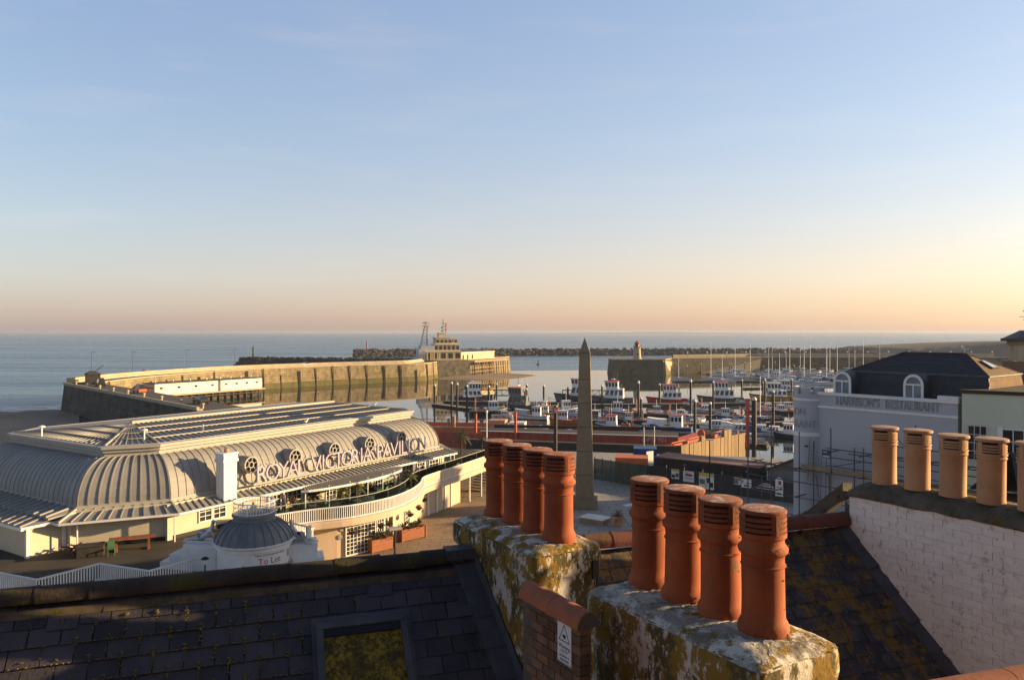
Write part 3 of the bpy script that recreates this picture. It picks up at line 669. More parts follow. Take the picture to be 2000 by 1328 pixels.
for i in range(2):
    b = MB(); x0, x1 = (-.03+.40*i, .375+.42*i)
    sec = [(.105*math.cos(t), .125*math.sin(t)) for t in [R(0)+R(180)*k/12 for k in range(13)]]
    b.loft([[(x, y*(1+.0*i)-.048, 18.80+z+(.004 if i else 0)) for y, z in sec] for x in (x0, x1)])
    b.build('coping_tile', mat('coping_clay_%d' % i, (.42,.125,.05), .8, (.30,.09,.045), 5, bump=.35, bs=40, layers=[((.28,.15,.018), 4, .55, .62), ((.08,.05,.02), 9, .62, .7)]), pr_, smooth=40, bevel=.006)
MB().add([(-.031,.1*math.cos(t)-.048,18.80+.118*math.sin(t)) for t in [math.pi*k/10 for k in range(11)]], [tuple(range(11))]).build('coping_end', M['mortar'], pr_)
sg = thing('warning_sign', 'white camera warning notice screwed to the brown brick pier', 'sign', (.51, 5.70, 0), math.atan2(.8531, -.5218))
MB().bx(.105,.285,.0075,.0115,18.47,18.795).build('sign_plate', M['sign_white'], sg, bevel=.0015)
for x0, x1, z0, z1 in ((.110,.280,18.785,18.787),(.110,.280,18.477,18.479)):
    MB().bx(x0,x1,.0114,.0121,z0,z1).build('border_line', M['ink'], sg)
tri = MB(); T = [(.195,18.765),(.262,18.64),(.128,18.64)]
for i in range(3):
    a, c = T[i], T[(i+1) % 3]; tri.beam((a[0],.0118,a[1]), (c[0],.0118,c[1]), .0012, .007, up=(0,1,0) if False else (0,0,1))
tri.build('warning_triangle', M['ink'], sg)
MB().bx(.175,.215,.0116,.0124,18.668,18.690).bx(.190,.200,.0116,.0124,18.655,18.668).build('camera_symbol', M['ink'], sg)
for key, z in (('warn',18.585),('cctv',18.55),('cam',18.518),('op',18.489)):
    link('lettering', TX[key], sg, (.195,.0122,z), (R(90),0,R(180)))

# ---- white painted party wall with the buff pots
WL = (4.56, 9.97)
sC = thing('white_brick_stack', 'white painted brick chimney stack with mossy top carrying buff pots', 'chimney', (*WL, 0), math.atan2(.8531, -.5218))
bw = MB().bx(-.106,.106,-.05,.011,-.0325,.0325).mesh('brick'); bh = MB().bx(-.05,.05,-.05,.011,-.0325,.0325).mesh('brick')
for me in (bw, bh):
    me.materials.append(M['white_brick'])
ZW = 18.86
for k in range(22):
    z = ZW-.042-k*.084; x = .20
    first = k % 2
    while x > -3.3:
        ln = .112 if first and x == .20 else .224
        cx = x-ln/2; Xw = WL[0]-.5218*cx; Yw = WL[1]+.8531*cx
        yl = Vector((Xw-RR[0], Yw-RR[1])).dot(Vector((-RX.y, RX.x)))
        px = 1000+FPX*Xw/Yw
        if px < 2030 and z > RZ+yl-.02:
            o = link('brick', bh if ln < .2 else bw, sC, (cx, random.uniform(-.0105,-.005), z+random.uniform(-.003,.003)), (random.uniform(-.02,.02), random.uniform(-.012,.012), random.uniform(-.012,.012)))
            o.scale = (1.03, 1, 1.25)
        x -= ln
MB().bx(-3.3,.19,-.62,-.006,16.0,ZW).build('painted_bed', M['white_mortar'], sC)
b = MB(); rg = []
for f, dz in [(-.03,-.02),(-.035,.015),(-.01,.045),(.05,.10),(.13,.15),(.22,.175)]:
    rg.append(rr_ring(-3.3+f, .20-f, -.63+f, .0-f, ZW+.005+dz, .05, per=34, jit=.010))
b.loft(rg); b.build('mortar_flaunching', M['flaunch_moss'], sC, smooth=60)
nC = ['buff louvred pot farthest along the white stack, beside the scaffold sign', 'second buff louvred pot on the white brick stack', 'third buff louvred pot on the white brick stack', 'fourth buff louvred pot on the white brick stack, beside the French doors', 'buff louvred pot cut off by the picture edge on the white stack']
for i in range(5):
    pot('chimney_pot', nC[i], 'chimney pot', (4.85+.5*.447*i, 10.0-.86*.447*i, 19.03), 'buff louvred chimney pots', True, .5+i*.05)
t = thing('mossy_coping', 'sloping mossy coping dropping from the far end of the white stack', 'coping', (4.45, 10.3, 0))
MB().loft([[Vector((4.45,10.28,18.98))+Vector(q) for q in ((-.02,0,0),(.14,.1,-.02),(.14,.1,-.22),(-.02,0,-.22))], [Vector((4.05,10.75,18.42))+Vector(q) for q in ((-.02,0,0),(.14,.1,-.02),(.14,.1,-.22),(-.02,0,-.22))]]).build('coping_slab', M['flaunch_moss'], None).parent = t
t.location = (0, 0, 0)
t = thing('ridge_coping', 'terracotta half-round coping crossing the bottom corner of the view', 'coping', (2.90, 5.35, 18.45), R(17))
b_l = .36
sec = [(.13*math.cos(a), .105*math.sin(a)) for a in [math.pi*k/12 for k in range(13)]]
me = MB().loft([[(x, y, z) for y, z in sec] for x in (0, .355)]).mesh('coping_tile', smooth=40); me.materials.append(mat('coping_clay_n', (.30,.095,.045), .8, (.22,.07,.035), 5, bump=.35, bs=40, layers=[((.19,.12,.014), 3.6, .54, .61), ((.4,.36,.32), 30, .75, .78)]))
for i in range(5): link('coping_tile', me, t, (i*.36, 0, random.uniform(-.003,.003)))
MB().bx(0,1.8,-.1,.1,-1.6,.01).build('coping_wall', M['brick_far'], t)
# ================================================================ PAVILION
E_U = Vector((.545, .838)); PA = math.atan2(.838, .545)
PO = (-22.2, 50.0)
def pw(u, wv, z=0): return Vector((PO[0]+.545*u-.838*wv, PO[1]+.838*u+.545*wv, z))
pav = thing('seaside_pavilion', 'long cream pavilion with curved zinc mansard roof and wide flat terrace', 'pavilion', (*PO, 0), PA)
L, W = 27.9, 21.0
EV = [(-4.5,2.9),(0,0),(L,0),(L+2.4,3.2),(L+2.4,W-3.2),(L,W),(0,W),(-4.5,W-2.9)]
DK = 7.6
inn = offset(EV, -2.5, True)
NS = 9
prof = [(2.5*(1-math.cos(R(90)*k/NS)), 10.12+2.62*math.sin(R(90)*k/NS)) for k in range(NS+1)]
rings = [offset(EV, -d, True) for d, _ in prof]
def vp(e, t, k, out=0):
    a, c = Vector(rings[k][e]), Vector(rings[k][(e+1) % 8]); p = a.lerp(c, t)
    n = (Vector(EV[(e+1) % 8])-Vector(EV[e])).normalized(); n = Vector((n.y, -n.x)); th = R(90)*k/NS
    return (p.x+n.x*out*math.cos(th), p.y+n.y*out*math.cos(th), prof[k][1]+out*math.sin(th))
for e, n in ((7,26),(0,9),(1,48),(2,9)):
    el = (Vector(EV[(e+1) % 8])-Vector(EV[e])).length
    for i in range(n):
        b = MB(); sw = (.08 if e == 0 else .045)/el; t0, t1 = i/n, (i+1)/n
        b.loft([[vp(e,t0,k), vp(e,t1,k)] for k in range(NS+1)], closed=False)
        ta, tb = max(0, t0-sw*.5), t0+sw*.5
        hh = (.035,.035,.035,.035,0,0,0,.03)[e] if e else .055
        b.loft([[vp(e,ta,k,-.02), vp(e,ta,k,hh), vp(e,tb,k,hh), vp(e,tb,k,-.02)] for k in range(NS+1)])
        if i == n-1: b.loft([[vp(e,1-sw,k,-.02), vp(e,1-sw,k,.06), vp(e,1,k,.06), vp(e,1,k,-.02)] for k in range(NS+1)])
        b.build('vault_panel', M['zinc'], pav)
b = MB()
for e in (3,4,5,6): b.loft([[vp(e,0,k), vp(e,1,k)] for k in range(NS+1)], closed=False)
b.build('rear_vault', M['zinc'], pav, smooth=True)
# cornice and the eaves band
MB().sweep(inn, [(-.1,12.66),(.10,12.66),(.10,12.77),(.02,12.81),(.02,12.95),(.18,13.03),(.18,13.20),(.34,13.26),(.34,13.44),(-.1,13.46),(-.1,12.66)], True).build('cornice', M['zinc_light'], pav)
MB().sweep(EV, [(-.1,9.90),(.12,9.90),(.12,10.02),(.05,10.06),(.05,10.16),(-.1,10.18),(-.1,9.90)], True).build('eaves_band', M['zinc_light'], pav)
# shallow stepped roof with standing seams
RL, RRr = (3.5, W/2), (L-3.5, W/2)
RG = [RL, RL, RRr, RRr, RRr, RRr, RL, RL]
steps = 4
def rp(i, k): return Vector(inn[i]).lerp(Vector(RG[i]), .012+.985*k/steps)
for e, n in ((7,20),(0,8),(1,52),(2,8)):
    for k in range(steps):
        z0, z1 = 13.44+k*.15, 13.44+k*.15+.065
        a, c, d, f = rp(e,k), rp((e+1)%8,k), rp((e+1)%8,k+1), rp(e,k+1)
        b = MB().add([(*a,z0),(*c,z0),(*d,z1),(*f,z1)], [(0,1,2,3)])
        b.add([(*a,z0-.10),(*c,z0-.10),(*c,z0),(*a,z0)], [(0,1,2,3)])
        for i in range(n+1):
            p, q = a.lerp(c, i/n), f.lerp(d, i/n)
            if (q-p).length > .3: b.beam((*p,z0+.03), (*q,z1+.03), .05, .08)
        b.build('roof_panel', M['zinc'], pav)
        MB().beam((*a,z0+.01), (*c,z0+.01), .07, .06).build('step_trim', M['zinc_light'], pav)
b = MB()
for e in (3,4,5,6): b.add([(*rp(e,0),13.44),(*rp((e+1)%8,0),13.44),(*rp((e+1)%8,4),14.0),(*rp(e,4),14.0)], [(0,1,2,3)])
b.build('rear_roof', M['zinc'], pav)
MB().beam((*RL,14.06), (*RRr,14.06), .3, .26).build('ridge_cap', M['zinc_light'], pav)
for e in (0,1,2,7): MB().beam((*rp(e,0),13.5), (*RG[e],14.0), .10, .10).build('hip_cap', M['zinc_light'], pav)
# lean-to skirt under the vault
s0, s1 = offset(EV, .1, True), offset(EV, 1.55, True)
for e, n in ((7,16),(0,10),(1,60),(2,10)):
    a, c, d, f = [Vector(x) for x in (s1[e], s1[(e+1)%8], s0[(e+1)%8], s0[e])]
    b = MB().add([(*a,9.5),(*c,9.5),(*d,9.92),(*f,9.92)], [(0,1,2,3)])
    for i in range(n+1):
        p, q = a.lerp(c, i/n), f.lerp(d, i/n); b.beam((*p,9.53), (*q,9.95), .06, .085)
    b.build('skirt_roof', M['zinc'], pav)
    MB().beam((*a,9.43), (*c,9.43), .14, .13).build('gutter', M['white'], pav)
for e in (0,1,2): MB().beam((*s1[e],9.55), (*s0[e],9.99), .12, .12).build('hip_cap', M['zinc_light'], pav)
# walls under the skirt
wl = offset(EV, .45, True)
MB().prism(wl, DK, 9.93).build('upper_wall', M['cream'], pav)
MB().sweep(wl, [(.0,DK+.01),(.05,DK+.01),(.05,DK+.25),(.0,DK+.25)], True).build('plinth_band', M['black'], pav)
def window(root, u, wv, z0, z1, wd, nx, ny, axis=(1,0), nrm=(0,-1), name='window', dark=True, mf='white'):
    ax, nn = Vector(axis), Vector(nrm); o = Vector((u, wv)); fr = MB()
    def bar(s0, s1, za, zb, d0, d1):
        q = [o+ax*s0+nn*d0, o+ax*s1+nn*d0, o+ax*s1+nn*d1, o+ax*s0+nn*d1]
        fr.add([(*p,za) for p in q]+[(*p,zb) for p in q], [(0,3,2,1),(4,5,6,7),(0,1,5,4),(1,2,6,5),(2,3,7,6),(3,0,4,7)])
    t = .07
    bar(-wd/2-t, wd/2+t, z0-t, z0, .0, .10); bar(-wd/2-t, wd/2+t, z1, z1+t, .0, .08)
    bar(-wd/2-t, -wd/2, z0, z1, .0, .08); bar(wd/2, wd/2+t, z0, z1, .0, .08)
    for i in range(1, nx): bar(-wd/2+wd*i/nx-.02, -wd/2+wd*i/nx+.02, z0, z1, .004, .05)
    for j in range(1, ny): bar(-wd/2, wd/2, z0+(z1-z0)*j/ny-.02, z0+(z1-z0)*j/ny+.02, .006, .048)
    f = fr.build(name, M[mf], root)
    q = [o-ax*wd/2+nn*.015, o+ax*wd/2+nn*.015]
    MB().add([(*q[0],z0),(*q[1],z0),(*q[1],z1),(*q[0],z1)], [(0,1,2,3)]).build('pane', M['glass_dark'], f)
    return f
for u in (2.2, 3.3): window(pav, u, -.45, 8.35, 9.25, .9, 2, 3)
for i in range(11):
    u = 8.0+i*1.85; window(pav, u, -.45, DK+.75 if i % 3 else DK+.1, 9.35, 1.25 if i % 3 else 1.0, 3, 3 if i % 3 else 5)
for u in (5.0, 7.2, 29.0):
    MB().tube((u,-.55,DK), (u,-.55,9.4), .05).build('downpipe', M['white'], pav)
# corner posts and recess of the chamfered end
for p in (EV[0], EV[1]):
    q = Vector(p)-(Vector((L/2, W/2))-Vector(p)).normalized()*.42
    MB().bx(q.x-.22,q.x+.22,q.y-.22,q.y+.22,DK,9.9).build('corner_pier', M['cream'], pav)
    MB().tube((q.x-.1,q.y-.8,DK), (q.x-.1,q.y-.8,9.4), .05).build('downpipe', M['white'], pav)
# side annexe at the end wall
MB().prism([(-7.3,3.0),(-5.0,3.0),(-5.0,14),(-7.3,14)], DK, 9.55).build('annexe_wall', M['cream'], pav)
MB().bx(-7.42,-7.22,2.9,3.12,DK,9.55).bx(-5.35,-5.15,2.86,3.06,DK,9.55).build('corner_board', M['white'], pav)
for k, (u0, u1, z0, z1) in enumerate(((-7.8,-6.3,9.5,9.72),(-6.35,-4.6,9.80,10.02))):
    b = MB().add([(u0,2.6,z0),(u1,3.2,z1),(u1,14,z1),(u0,14,z0),(u0,2.6,z0-.12),(u0,14,z0-.12),(u1,2.6,z1-.12)], [(0,1,2,3),(0,3,5,4),(0,4,6,1)])
    for i in range(15): b.beam((u0, 2.9+i*.75, z0+.05), (u1, 3.3+i*.75, z1+.05), .09, .11)
    b.build('annexe_roof', M['zinc'], pav)
MB().bx(-7.9,-7.72,2.55,14,9.36,9.5).bx(-7.9,-4.6,2.5,2.62,9.42,9.56).build('gutter', M['white'], pav)
# terrace slab and the bowed balcony
BAL = smooth_path([(5.0,-3.9),(7.5,-4.8),(10.1,-6.2),(13.4,-6.75),(16.5,-6.2),(19.2,-5.0),(21.2,-3.7),(24,-3.15),(27.6,-2.7),(32,-2.0),(37,-1.2),(41,-.6)], 4)
ter = [(-11,14),(-11,-2.0),(-10.5,-4.8),(-7.2,-4.8),(-6.6,-8.2),(4.4,-8.8),(4.7,-4.0)]+BAL+[(41,18),(33,20)]
MB().prism(ter, DK-.28, DK).build('terrace_slab', M['deck'], pav)
FA = [(4.4,-8.8),(4.7,-4.0)]+BAL
MB().sweep(BAL, [(-.02,DK-.45),(.14,DK-.45),(.14,DK-.05),(.07,DK),(.07,DK+.04),(-.02,DK+.04),(-.02,DK-.45)]).build('terrace_fascia', M['peach'], pav)
LWL = offset(BAL, -1.05)
k0 = next(i for i, p in enumerate(LWL) if p[0] > 30)
low = LWL[:k0]
MB().sweep(low, [(0,4.6),(0,DK-.25)]).build('lower_wall', M['peach'], pav)
MB().sweep(low, [(.0,DK-.75),(.10,DK-.72),(.10,DK-.55),(.0,DK-.5)]).build('wall_moulding', M['white'], pav)
ed = [(-11,14),(-11,-2.0),(-10.5,-4.8),(-7.2,-4.8),(-6.6,-8.2),(4.4,-8.8),(4.7,-4.0),(5.4,-2.9)]
MB().sweep(offset(ed, -.15), [(0,4.6),(0,DK-.2)]).build('base_wall', M['cream'], pav)
MB().sweep([(4.4,-8.8),(4.65,-4.4)], [(0,DK-.5),(.12,DK-.45),(.12,DK-.28),(0,DK-.25)]).sweep([(-2,-8.5),(4.4,-8.8)], [(0,DK-.5),(.12,DK-.45),(.12,DK-.28),(0,DK-.25)]).build('base_moulding', M['white'], pav)
# undercroft at the harbour end: posts, dark back wall, stair
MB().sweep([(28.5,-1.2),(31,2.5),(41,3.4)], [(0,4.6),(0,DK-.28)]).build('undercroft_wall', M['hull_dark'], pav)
for x, y, a in along(offset(BAL, -.35), 2.55, 26.5)[:6]:
    MB().tube((x,y,4.6), (x,y,DK-.3), .085, 8).build('post', M['white'], pav)
    MB().tube((x,y,DK-.75), (x-.5*math.sin(-a),y+.6,DK-.3), .05).build('bracket', M['white'], pav)
b = MB()
for i in range(11): b.bx(34.4+i*.26,34.66+i*.26,-.3,1.3,4.6+i*.24,4.66+i*.24)
b.build('undercroft_stair', M['timber'], pav)
# balustrade: open along the bow, panelled farther on
ki = next(i for i, p in enumerate(BAL) if p[0] > 21.2)
def balustrade(path, root, z, h=.98, step=.15, panel=False):
    op = MB().sweep(path, [(-.05,z+h-.10),(.05,z+h-.10),(.07,z+h-.03),(0,z+h),(-.07,z+h-.03),(-.05,z+h-.10)])
    op.sweep(path, [(-.04,z+.03),(.04,z+.03),(.04,z+.12),(-.04,z+.12),(-.04,z+.03)])
    r = op.build('balustrade_rail', M['white'], root)
    if panel:
        MB().sweep(path, [(-.02,z+.1),(.02,z+.1),(.02,z+h-.08),(-.02,z+h-.08),(-.02,z+.1)]).build('balustrade_panel', M['peach'], root)
        for x, y, a in along(path, 1.15): MB().rb((x,y), .07, .09, z+.05, z+h-.05, a).build('panel_stile', M['white'], root)
    else:
        b = MB()
        for x, y, a in along(path, step, .05): b.rb((x,y), .055, .05, z+.1, z+h-.09, a)
        stuff(b.build('balusters', M['white'], root))
balustrade(offset(BAL[:ki+1], -.02), pav, DK+.04)
balustrade(offset(BAL[ki:], -.02), pav, DK+.04, panel=True)
balustrade([(-2,-8.35),(4.25,-8.65),(4.5,-4.3)], pav, DK)
balustrade([(-11,14),(-10.9,-1.9),(-10.4,-4.65),(-7.2,-4.65),(-6.5,-8.05),(-4.0,-8.15)], pav, DK-.02)
# glass screen behind the balustrade
GL = offset(BAL, -1.0); gp = along(GL, 1.6, .2)
for i in range(len(gp)-1):
    (x0,y0,a),(x1,y1,_) = gp[i], gp[i+1]
    MB().beam((x0,y0,DK+.72), (x1,y1,DK+.72), .012, 1.05).build('glass_panel', M['clear_glass'], pav)
    if i % 2 == 0: MB().tube((x0,y0,DK), (x0,y0,DK+1.3), .025).build('screen_post', M['steel'], pav)
MB().sweep([(p[0],p[1]) for p in gp], [(-.03,DK+1.27),(.03,DK+1.27),(.03,DK+1.31),(-.03,DK+1.31),(-.03,DK+1.27)]).build('screen_rail', M['zinc_light'], pav)
# bowed canopy
cv = [(u, -1.6-1.3*max(0, math.sin(math.pi*(u-9.5)/11.2))**.6) for u in [9.5+11.2*i/28 for i in range(29)]]
b = MB()
for i in range(28):
    (ua,wa),(uc,wc) = cv[i], cv[i+1]
    b.add([(ua,wa,9.2),(uc,wc,9.2),(uc,-1.5,9.47),(ua,-1.5,9.47)], [(0,1,2,3)])
for i in range(57):
    u = 9.7+i*.194; wv = -1.6-1.3*max(0, math.sin(math.pi*(u-9.5)/11.2))**.6; b.beam((u,wv,9.23), (u,-1.5,9.50), .055, .08)
b.build('canopy_roof', M['zinc'], pav)
MB().sweep(cv, [(-.05,9.06),(.06,9.06),(.06,9.22),(-.05,9.22),(-.05,9.06)]).build('canopy_edge', M['white'], pav)
for x, y, a in along(offset(cv, -.2), 1.9, .3)+[(u,-1.45,0) for u in (6.2,8.0,22.5,24.5,26.5,28.4)]:
    MB().tube((x,y,DK), (x,y,9.35), .055, 8).build('canopy_post', M['white'], pav)
# long rooftop sign
sgn = thing('rooftop_sign', 'long rooftop sign spelling ROYAL VICTORIA PAVILION in pale violet letters', 'sign', (*PO, 0), PA)
txt = 'ROYAL VICTORIA PAVILION'; u = 5.95
adv = {'I':.50,' ':.62,'L':.70,'O':1.02,'C':.92,'R':.82,'Y':.82,'A':.88,'V':.86,'T':.76,'P':.78,'N':.98}
tot = sum(adv[c] for c in txt); k = 18.7/tot
for c in txt:
    a = adv[c]*k
    if c != ' ': link('letter', LET[c], sgn, (u+a/2, -1.05, 10.30), (R(90), 0, 0))
    u += a
MB().bx(5.7,24.9,-1.03,-.93,10.14,10.26).build('sign_rail', M['zinc_light'], sgn)
for i in range(14): MB().tube((6.2+i*1.4,-.98,9.65), (6.2+i*1.4,-.98,10.14), .03).build('sign_post', M['steel'], sgn)
for i in range(14): MB().tube((6.2+i*1.4,-.98,10.9), (6.2+i*1.4,.1,11.4), .02, 4).build('sign_stay', M['steel'], sgn)
# drum dormers
for i in range(5):
    u = 6.07+4.03*i; zc = 11.5; dr = MB()
    ring = lambda y, r: [(u+r*math.cos(t), y, zc+r*math.sin(t)) for t in [2*math.pi*k/24 for k in range(24)]]
    dr.loft([ring(1.9,.58), ring(-.15,.58), ring(-.15,.62), ring(-.30,.62), ring(-.30,.50), ring(-.18,.50)], caps=False)
    d = dr.build('drum_dormer', M['zinc'], pav, smooth=35)
    MB().face(ring(-.19,.51)).build('pane', M['glass_dark'], d)
    sp = MB()
    sp.loft([ring(-.30,.62), ring(-.34,.60), ring(-.34,.51), ring(-.29,.50)], caps=False)
    sp.loft([ring(-.27,.24), ring(-.31,.24), ring(-.31,.17), ring(-.27,.17)], caps=False)
    for k in range(6):
        t = math.pi*k/3+.3; sp.beam((u+.2*math.cos(t),-.29,zc+.2*math.sin(t)), (u+.5*math.cos(t),-.29,zc+.5*math.sin(t)), .04, .04)
    sp.build('wheel_tracery', M['zinc_light'], d)
# white flue in front of the vault
ch = thing('white_chimney', 'plain white square chimney rising in front of the curved zinc roof', 'chimney', tuple(pw(3.55,-.9,9.6)), PA)
MB().bx(-.52,.52,-.42,.42,0,2.55).build('shaft', M['white'], ch)
MB().bx(-.60,.60,-.50,.50,2.55,2.75).bx(-.55,.55,-.46,.46,2.75,3.05).bx(-.6,.6,-.5,.5,3.05,3.18).build('chimney_head', M['white'], ch)
MB().lathe([(.16,3.18),(.16,3.42),(.10,3.42),(.10,3.2)], n=12).build('flue_pot', M['red_pot_top'], ch, smooth=30)

# ---- doors, lamps and planters along the lower front
def on_low(px):                                              # where a sight line meets the lower wall
    best = None; d = Vector(((px-1000)/FPX, 1))
    for a, c in zip(low, low[1:]):
        A, B = pw(*a).xy, pw(*c).xy
        f = lambda q: q.x-d.x*q.y
        if f(A)*f(B) <= 0 and abs(f(A)-f(B)) > 1e-9:
            t = f(A)/(f(A)-f(B)); p = Vector(a).lerp(Vector(c), t); tv = (Vector(c)-Vector(a)).normalized(); best = (p, tv)
    return best
def low_window(px, wd, z0, z1, nx, ny, name='window'):
    h = on_low(px)
    if not h: return
    p, tv = h; return window(pav, p.x, p.y, z0, z1, wd, nx, ny, axis=tuple(tv), nrm=(tv.y, -tv.x), name=name)
low_window(704, 2.5, 4.75, 7.0, 8, 8, 'glazed_door'); low_window(742, .75, 4.75, 6.9, 3, 6); low_window(794, 1.6, 5.3, 7.0, 5, 5)
h = on_low(766)
if h:
    p, tv = h; nn = Vector((tv.y, -tv.x)); q = lambda s, d: p+tv*s+nn*d
    MB().add([(*q(s,d),z) for z in (4.6,7.0) for s, d in ((-.9,.0),(.9,.0),(.9,.12),(-.9,.12))], [(0,3,2,1),(4,5,6,7),(0,1,5,4),(1,2,6,5),(2,3,7,6),(3,0,4,7)]).build('door_frame', M['white'], pav)
    MB().add([(*q(s,.125),z) for s, z in ((-.78,4.62),(-.25,4.62),(-.25,6.85),(-.78,6.85))], [(0,1,2,3)]).build('doorway', M['soot_and_shade'], pav)  # flat black sheet painting the dark inside of the open doorway
    MB().add([(*q(s,d),z) for z in (4.62,6.85) for s, d in ((-.22,.13),(.8,.13),(.8,.18),(-.22,.18))], [(0,3,2,1),(4,5,6,7),(0,1,5,4),(1,2,6,5),(2,3,7,6),(3,0,4,7)]).build('door', M['peach'], pav)
for px in (835, 852, 868, 880): 
    h = on_low(px)
    if h:
        p, tv = h; nn = Vector((tv.y, -tv.x)); q = p+nn*.04
        MB().rb((q.x,q.y), .18, .12, 4.6, DK-.5, math.atan2(tv.y, tv.x)).build('pilaster', M['white'], pav)
for px, z in ((671,6.7),(664,6.15)):
    h = on_low(px)
    if h:
        p, tv = h; nn = Vector((tv.y, -tv.x)); o = p+nn*.03; r_ = .22
        pts = [(o.x+tv.x*r_*math.cos(t)*(1.5 if z > 6.5 else .8), o.y+tv.y*r_*math.cos(t)*(1.5 if z > 6.5 else .8), z+r_*.85*math.sin(t)) for t in [2*math.pi*i/16 for i in range(16)]]
        MB().loft([pts, [(x+nn.x*.04, y+nn.y*.04, zz) for x, y, zz in pts]]).build('wall_plaque', M['zinc'], pav)
def leafy(b, c, r, n, ln, droop=.4, wd=.06):
    for i in range(n):
        a = random.uniform(0, 6.283); el = random.uniform(-.2, 1.2); d = Vector((math.cos(a)*math.cos(el), math.sin(a)*math.cos(el), math.sin(el)))
        p = Vector(c)+d*random.uniform(0, r); q = p+d*ln*random.uniform(.6,1.1); q.z -= droop*ln*.3
        s = d.cross(Vector((0,0,1))).normalized()*wd if abs(d.z) < .98 else Vector((wd,0,0)); m = p.lerp(q, .5)+Vector((0,0,.04))
        b.add([p, m+s, q, m-s], [(0,1,2,3)])
for px, py0, L_, lab in ((743,1074,2.0,'brown wooden planter with spiky plants nearer the glazed doors'), (803,1052,2.3,'longer brown wooden planter beside the open doorway')):
    g = G(px, py0, 4.6); t = thing('planter', lab, 'planter', tuple(g), PA-.25, 'wooden planters on the promenade')
    for k in range(4): MB().bx(-L_/2,L_/2,-.42,.42,.08+k*.22,.08+k*.22+.21).build('plank', M['wood'], t)
    for sx in (-1,1):
        for sy in (-1,1): MB().bx(sx*(L_/2-.02)-.05,sx*(L_/2-.02)+.05,sy*.42-.05,sy*.42+.05,0,.97).build('post', M['wood'], t)
    b = MB(); leafy(b, (0,0,.95), .3, 60, .55); leafy(b, (L_*.3,0,.95), .2, 40, .6); leafy(b, (-L_*.3,0,.95), .2, 40, .6); b.build('foliage', M['leaf'], t)
bas = [(693,1005),(735,1000),(763,992),(802,983),(820,976),(830,968)]
basn = ['above the glazed doors', 'between the glazed doors and the doorway', 'just over the doorway', 'past the doorway, first of three close together', 'in the middle of the three close together', 'at the inner end of the bowed balcony']
for (px, py), nn_ in zip(bas, basn):
    bp_ = offset(BAL, .02); d = (px-1000)/FPX; best = min((abs(pw(*q).x/pw(*q).y-d), q) for q in bp_[:ki+3])[1]; q = pw(*best)
    t = thing('hanging_basket', 'dark flower basket hanging under the balcony edge '+nn_, 'hanging basket', (q.x, q.y, DK-.95), 0, 'hanging baskets under the balcony')
    MB().lathe([(.02,-.22),(.15,-.16),(.22,0),(.20,.0)], n=12).build('basket', M['timber'], t)
    b = MB(); leafy(b, (0,0,.0), .2, 70, .24, 1.2, .05); b.build('flowers', M['leaf_dry'], t)
    MB().tube((0,0,0),(0,0,.5),.012,4).build('chain', M['black'], t)
t = thing('lamp_post', 'slim street lamp with flat glass head before the planters', 'lamp post', tuple(G(771,1120,4.6)))
MB().tube((0,0,0),(0,0,2.9),.07,8,.05).build('column', M['black'], t)
MB().rb((0,0), .9, .5, 3.0, 3.14, .5).build('lamp_head', M['zinc_light'], t); MB().lathe([(.05,2.85),(.2,2.9),(.26,3.0)], n=10).build('lamp_collar', M['steel'], t)

# ---- rotunda
RO = (-14.6, 43.5)
ro = thing('domed_rotunda', 'small white round kiosk with lead dome and white railing on top', 'rotunda', (*RO, 0))
MB().lathe([(2.0,4.6),(2.0,8.98),(2.08,9.0),(2.08,9.06),(2.04,9.09),(2.04,9.17),(2.16,9.2),(2.22,9.26),(2.22,9.31),(2.1,9.34)], n=48).build('drum_wall', M['white'], ro, smooth=25)
dp = [(2.12,9.32),(2.12,9.38),(2.02,9.62),(1.82,9.94),(1.50,10.22),(1.16,10.40)]
n = 26
for i in range(n):
    a0, a1 = 2*math.pi*i/n, 2*math.pi*(i+1)/n
    b = MB().loft([[(r*math.cos(a), r*math.sin(a), z) for a in (a0, (a0+a1)/2, a1)] for r, z in dp], closed=False)
    for (r, z), (r2_, z2_) in zip(dp, dp[1:]): b.beam((r*math.cos(a0)*1.005, r*math.sin(a0)*1.005, z+.01), (r2_*math.cos(a0)*1.005, r2_*math.sin(a0)*1.005, z2_+.01), .05, .07)
    b.build('dome_panel', M['zinc_dark'], ro)
MB().lathe([(1.15,10.34),(1.20,10.42),(1.14,10.45),(1.14,10.62),(1.21,10.66),(1.21,10.76),(1.1,10.78),(0,10.80)], n=40).build('dome_collar', M['zinc_dark'], ro, smooth=30)
b = MB()
for zz in (10.84, 11.42): b.lathe([(1.11,zz),(1.15,zz),(1.15,zz+.05),(1.11,zz+.05),(1.11,zz)], n=40)
b.lathe([(1.115,11.2),(1.14,11.2),(1.14,11.23),(1.115,11.23)], n=40)
b.build('crown_rail', M['rail_white'], ro)
for i in range(44):
    a = 2*math.pi*i/44; wd = .05 if i % 11 == 0 else .013
    MB().tube((1.13*math.cos(a),1.13*math.sin(a),10.8), (1.13*math.cos(a),1.13*math.sin(a),11.44), wd, 5).build('crown_baluster' if wd < .03 else 'crown_post', M['rail_white'], ro)
bd = thing('letting_board', 'white curved letting board with red To Let lettering on the round kiosk', 'sign', (*RO, 0))
def wrap(me, r, phi0, z):
    m2 = me.copy()
    for v in m2.vertices:
        a = phi0+v.co.x/r; q = r+v.co.z; zz = z+v.co.y; v.co = (q*math.cos(a), q*math.sin(a), zz)
    return m2
ph = math.atan2(-43.5, 14.6)+R(30)
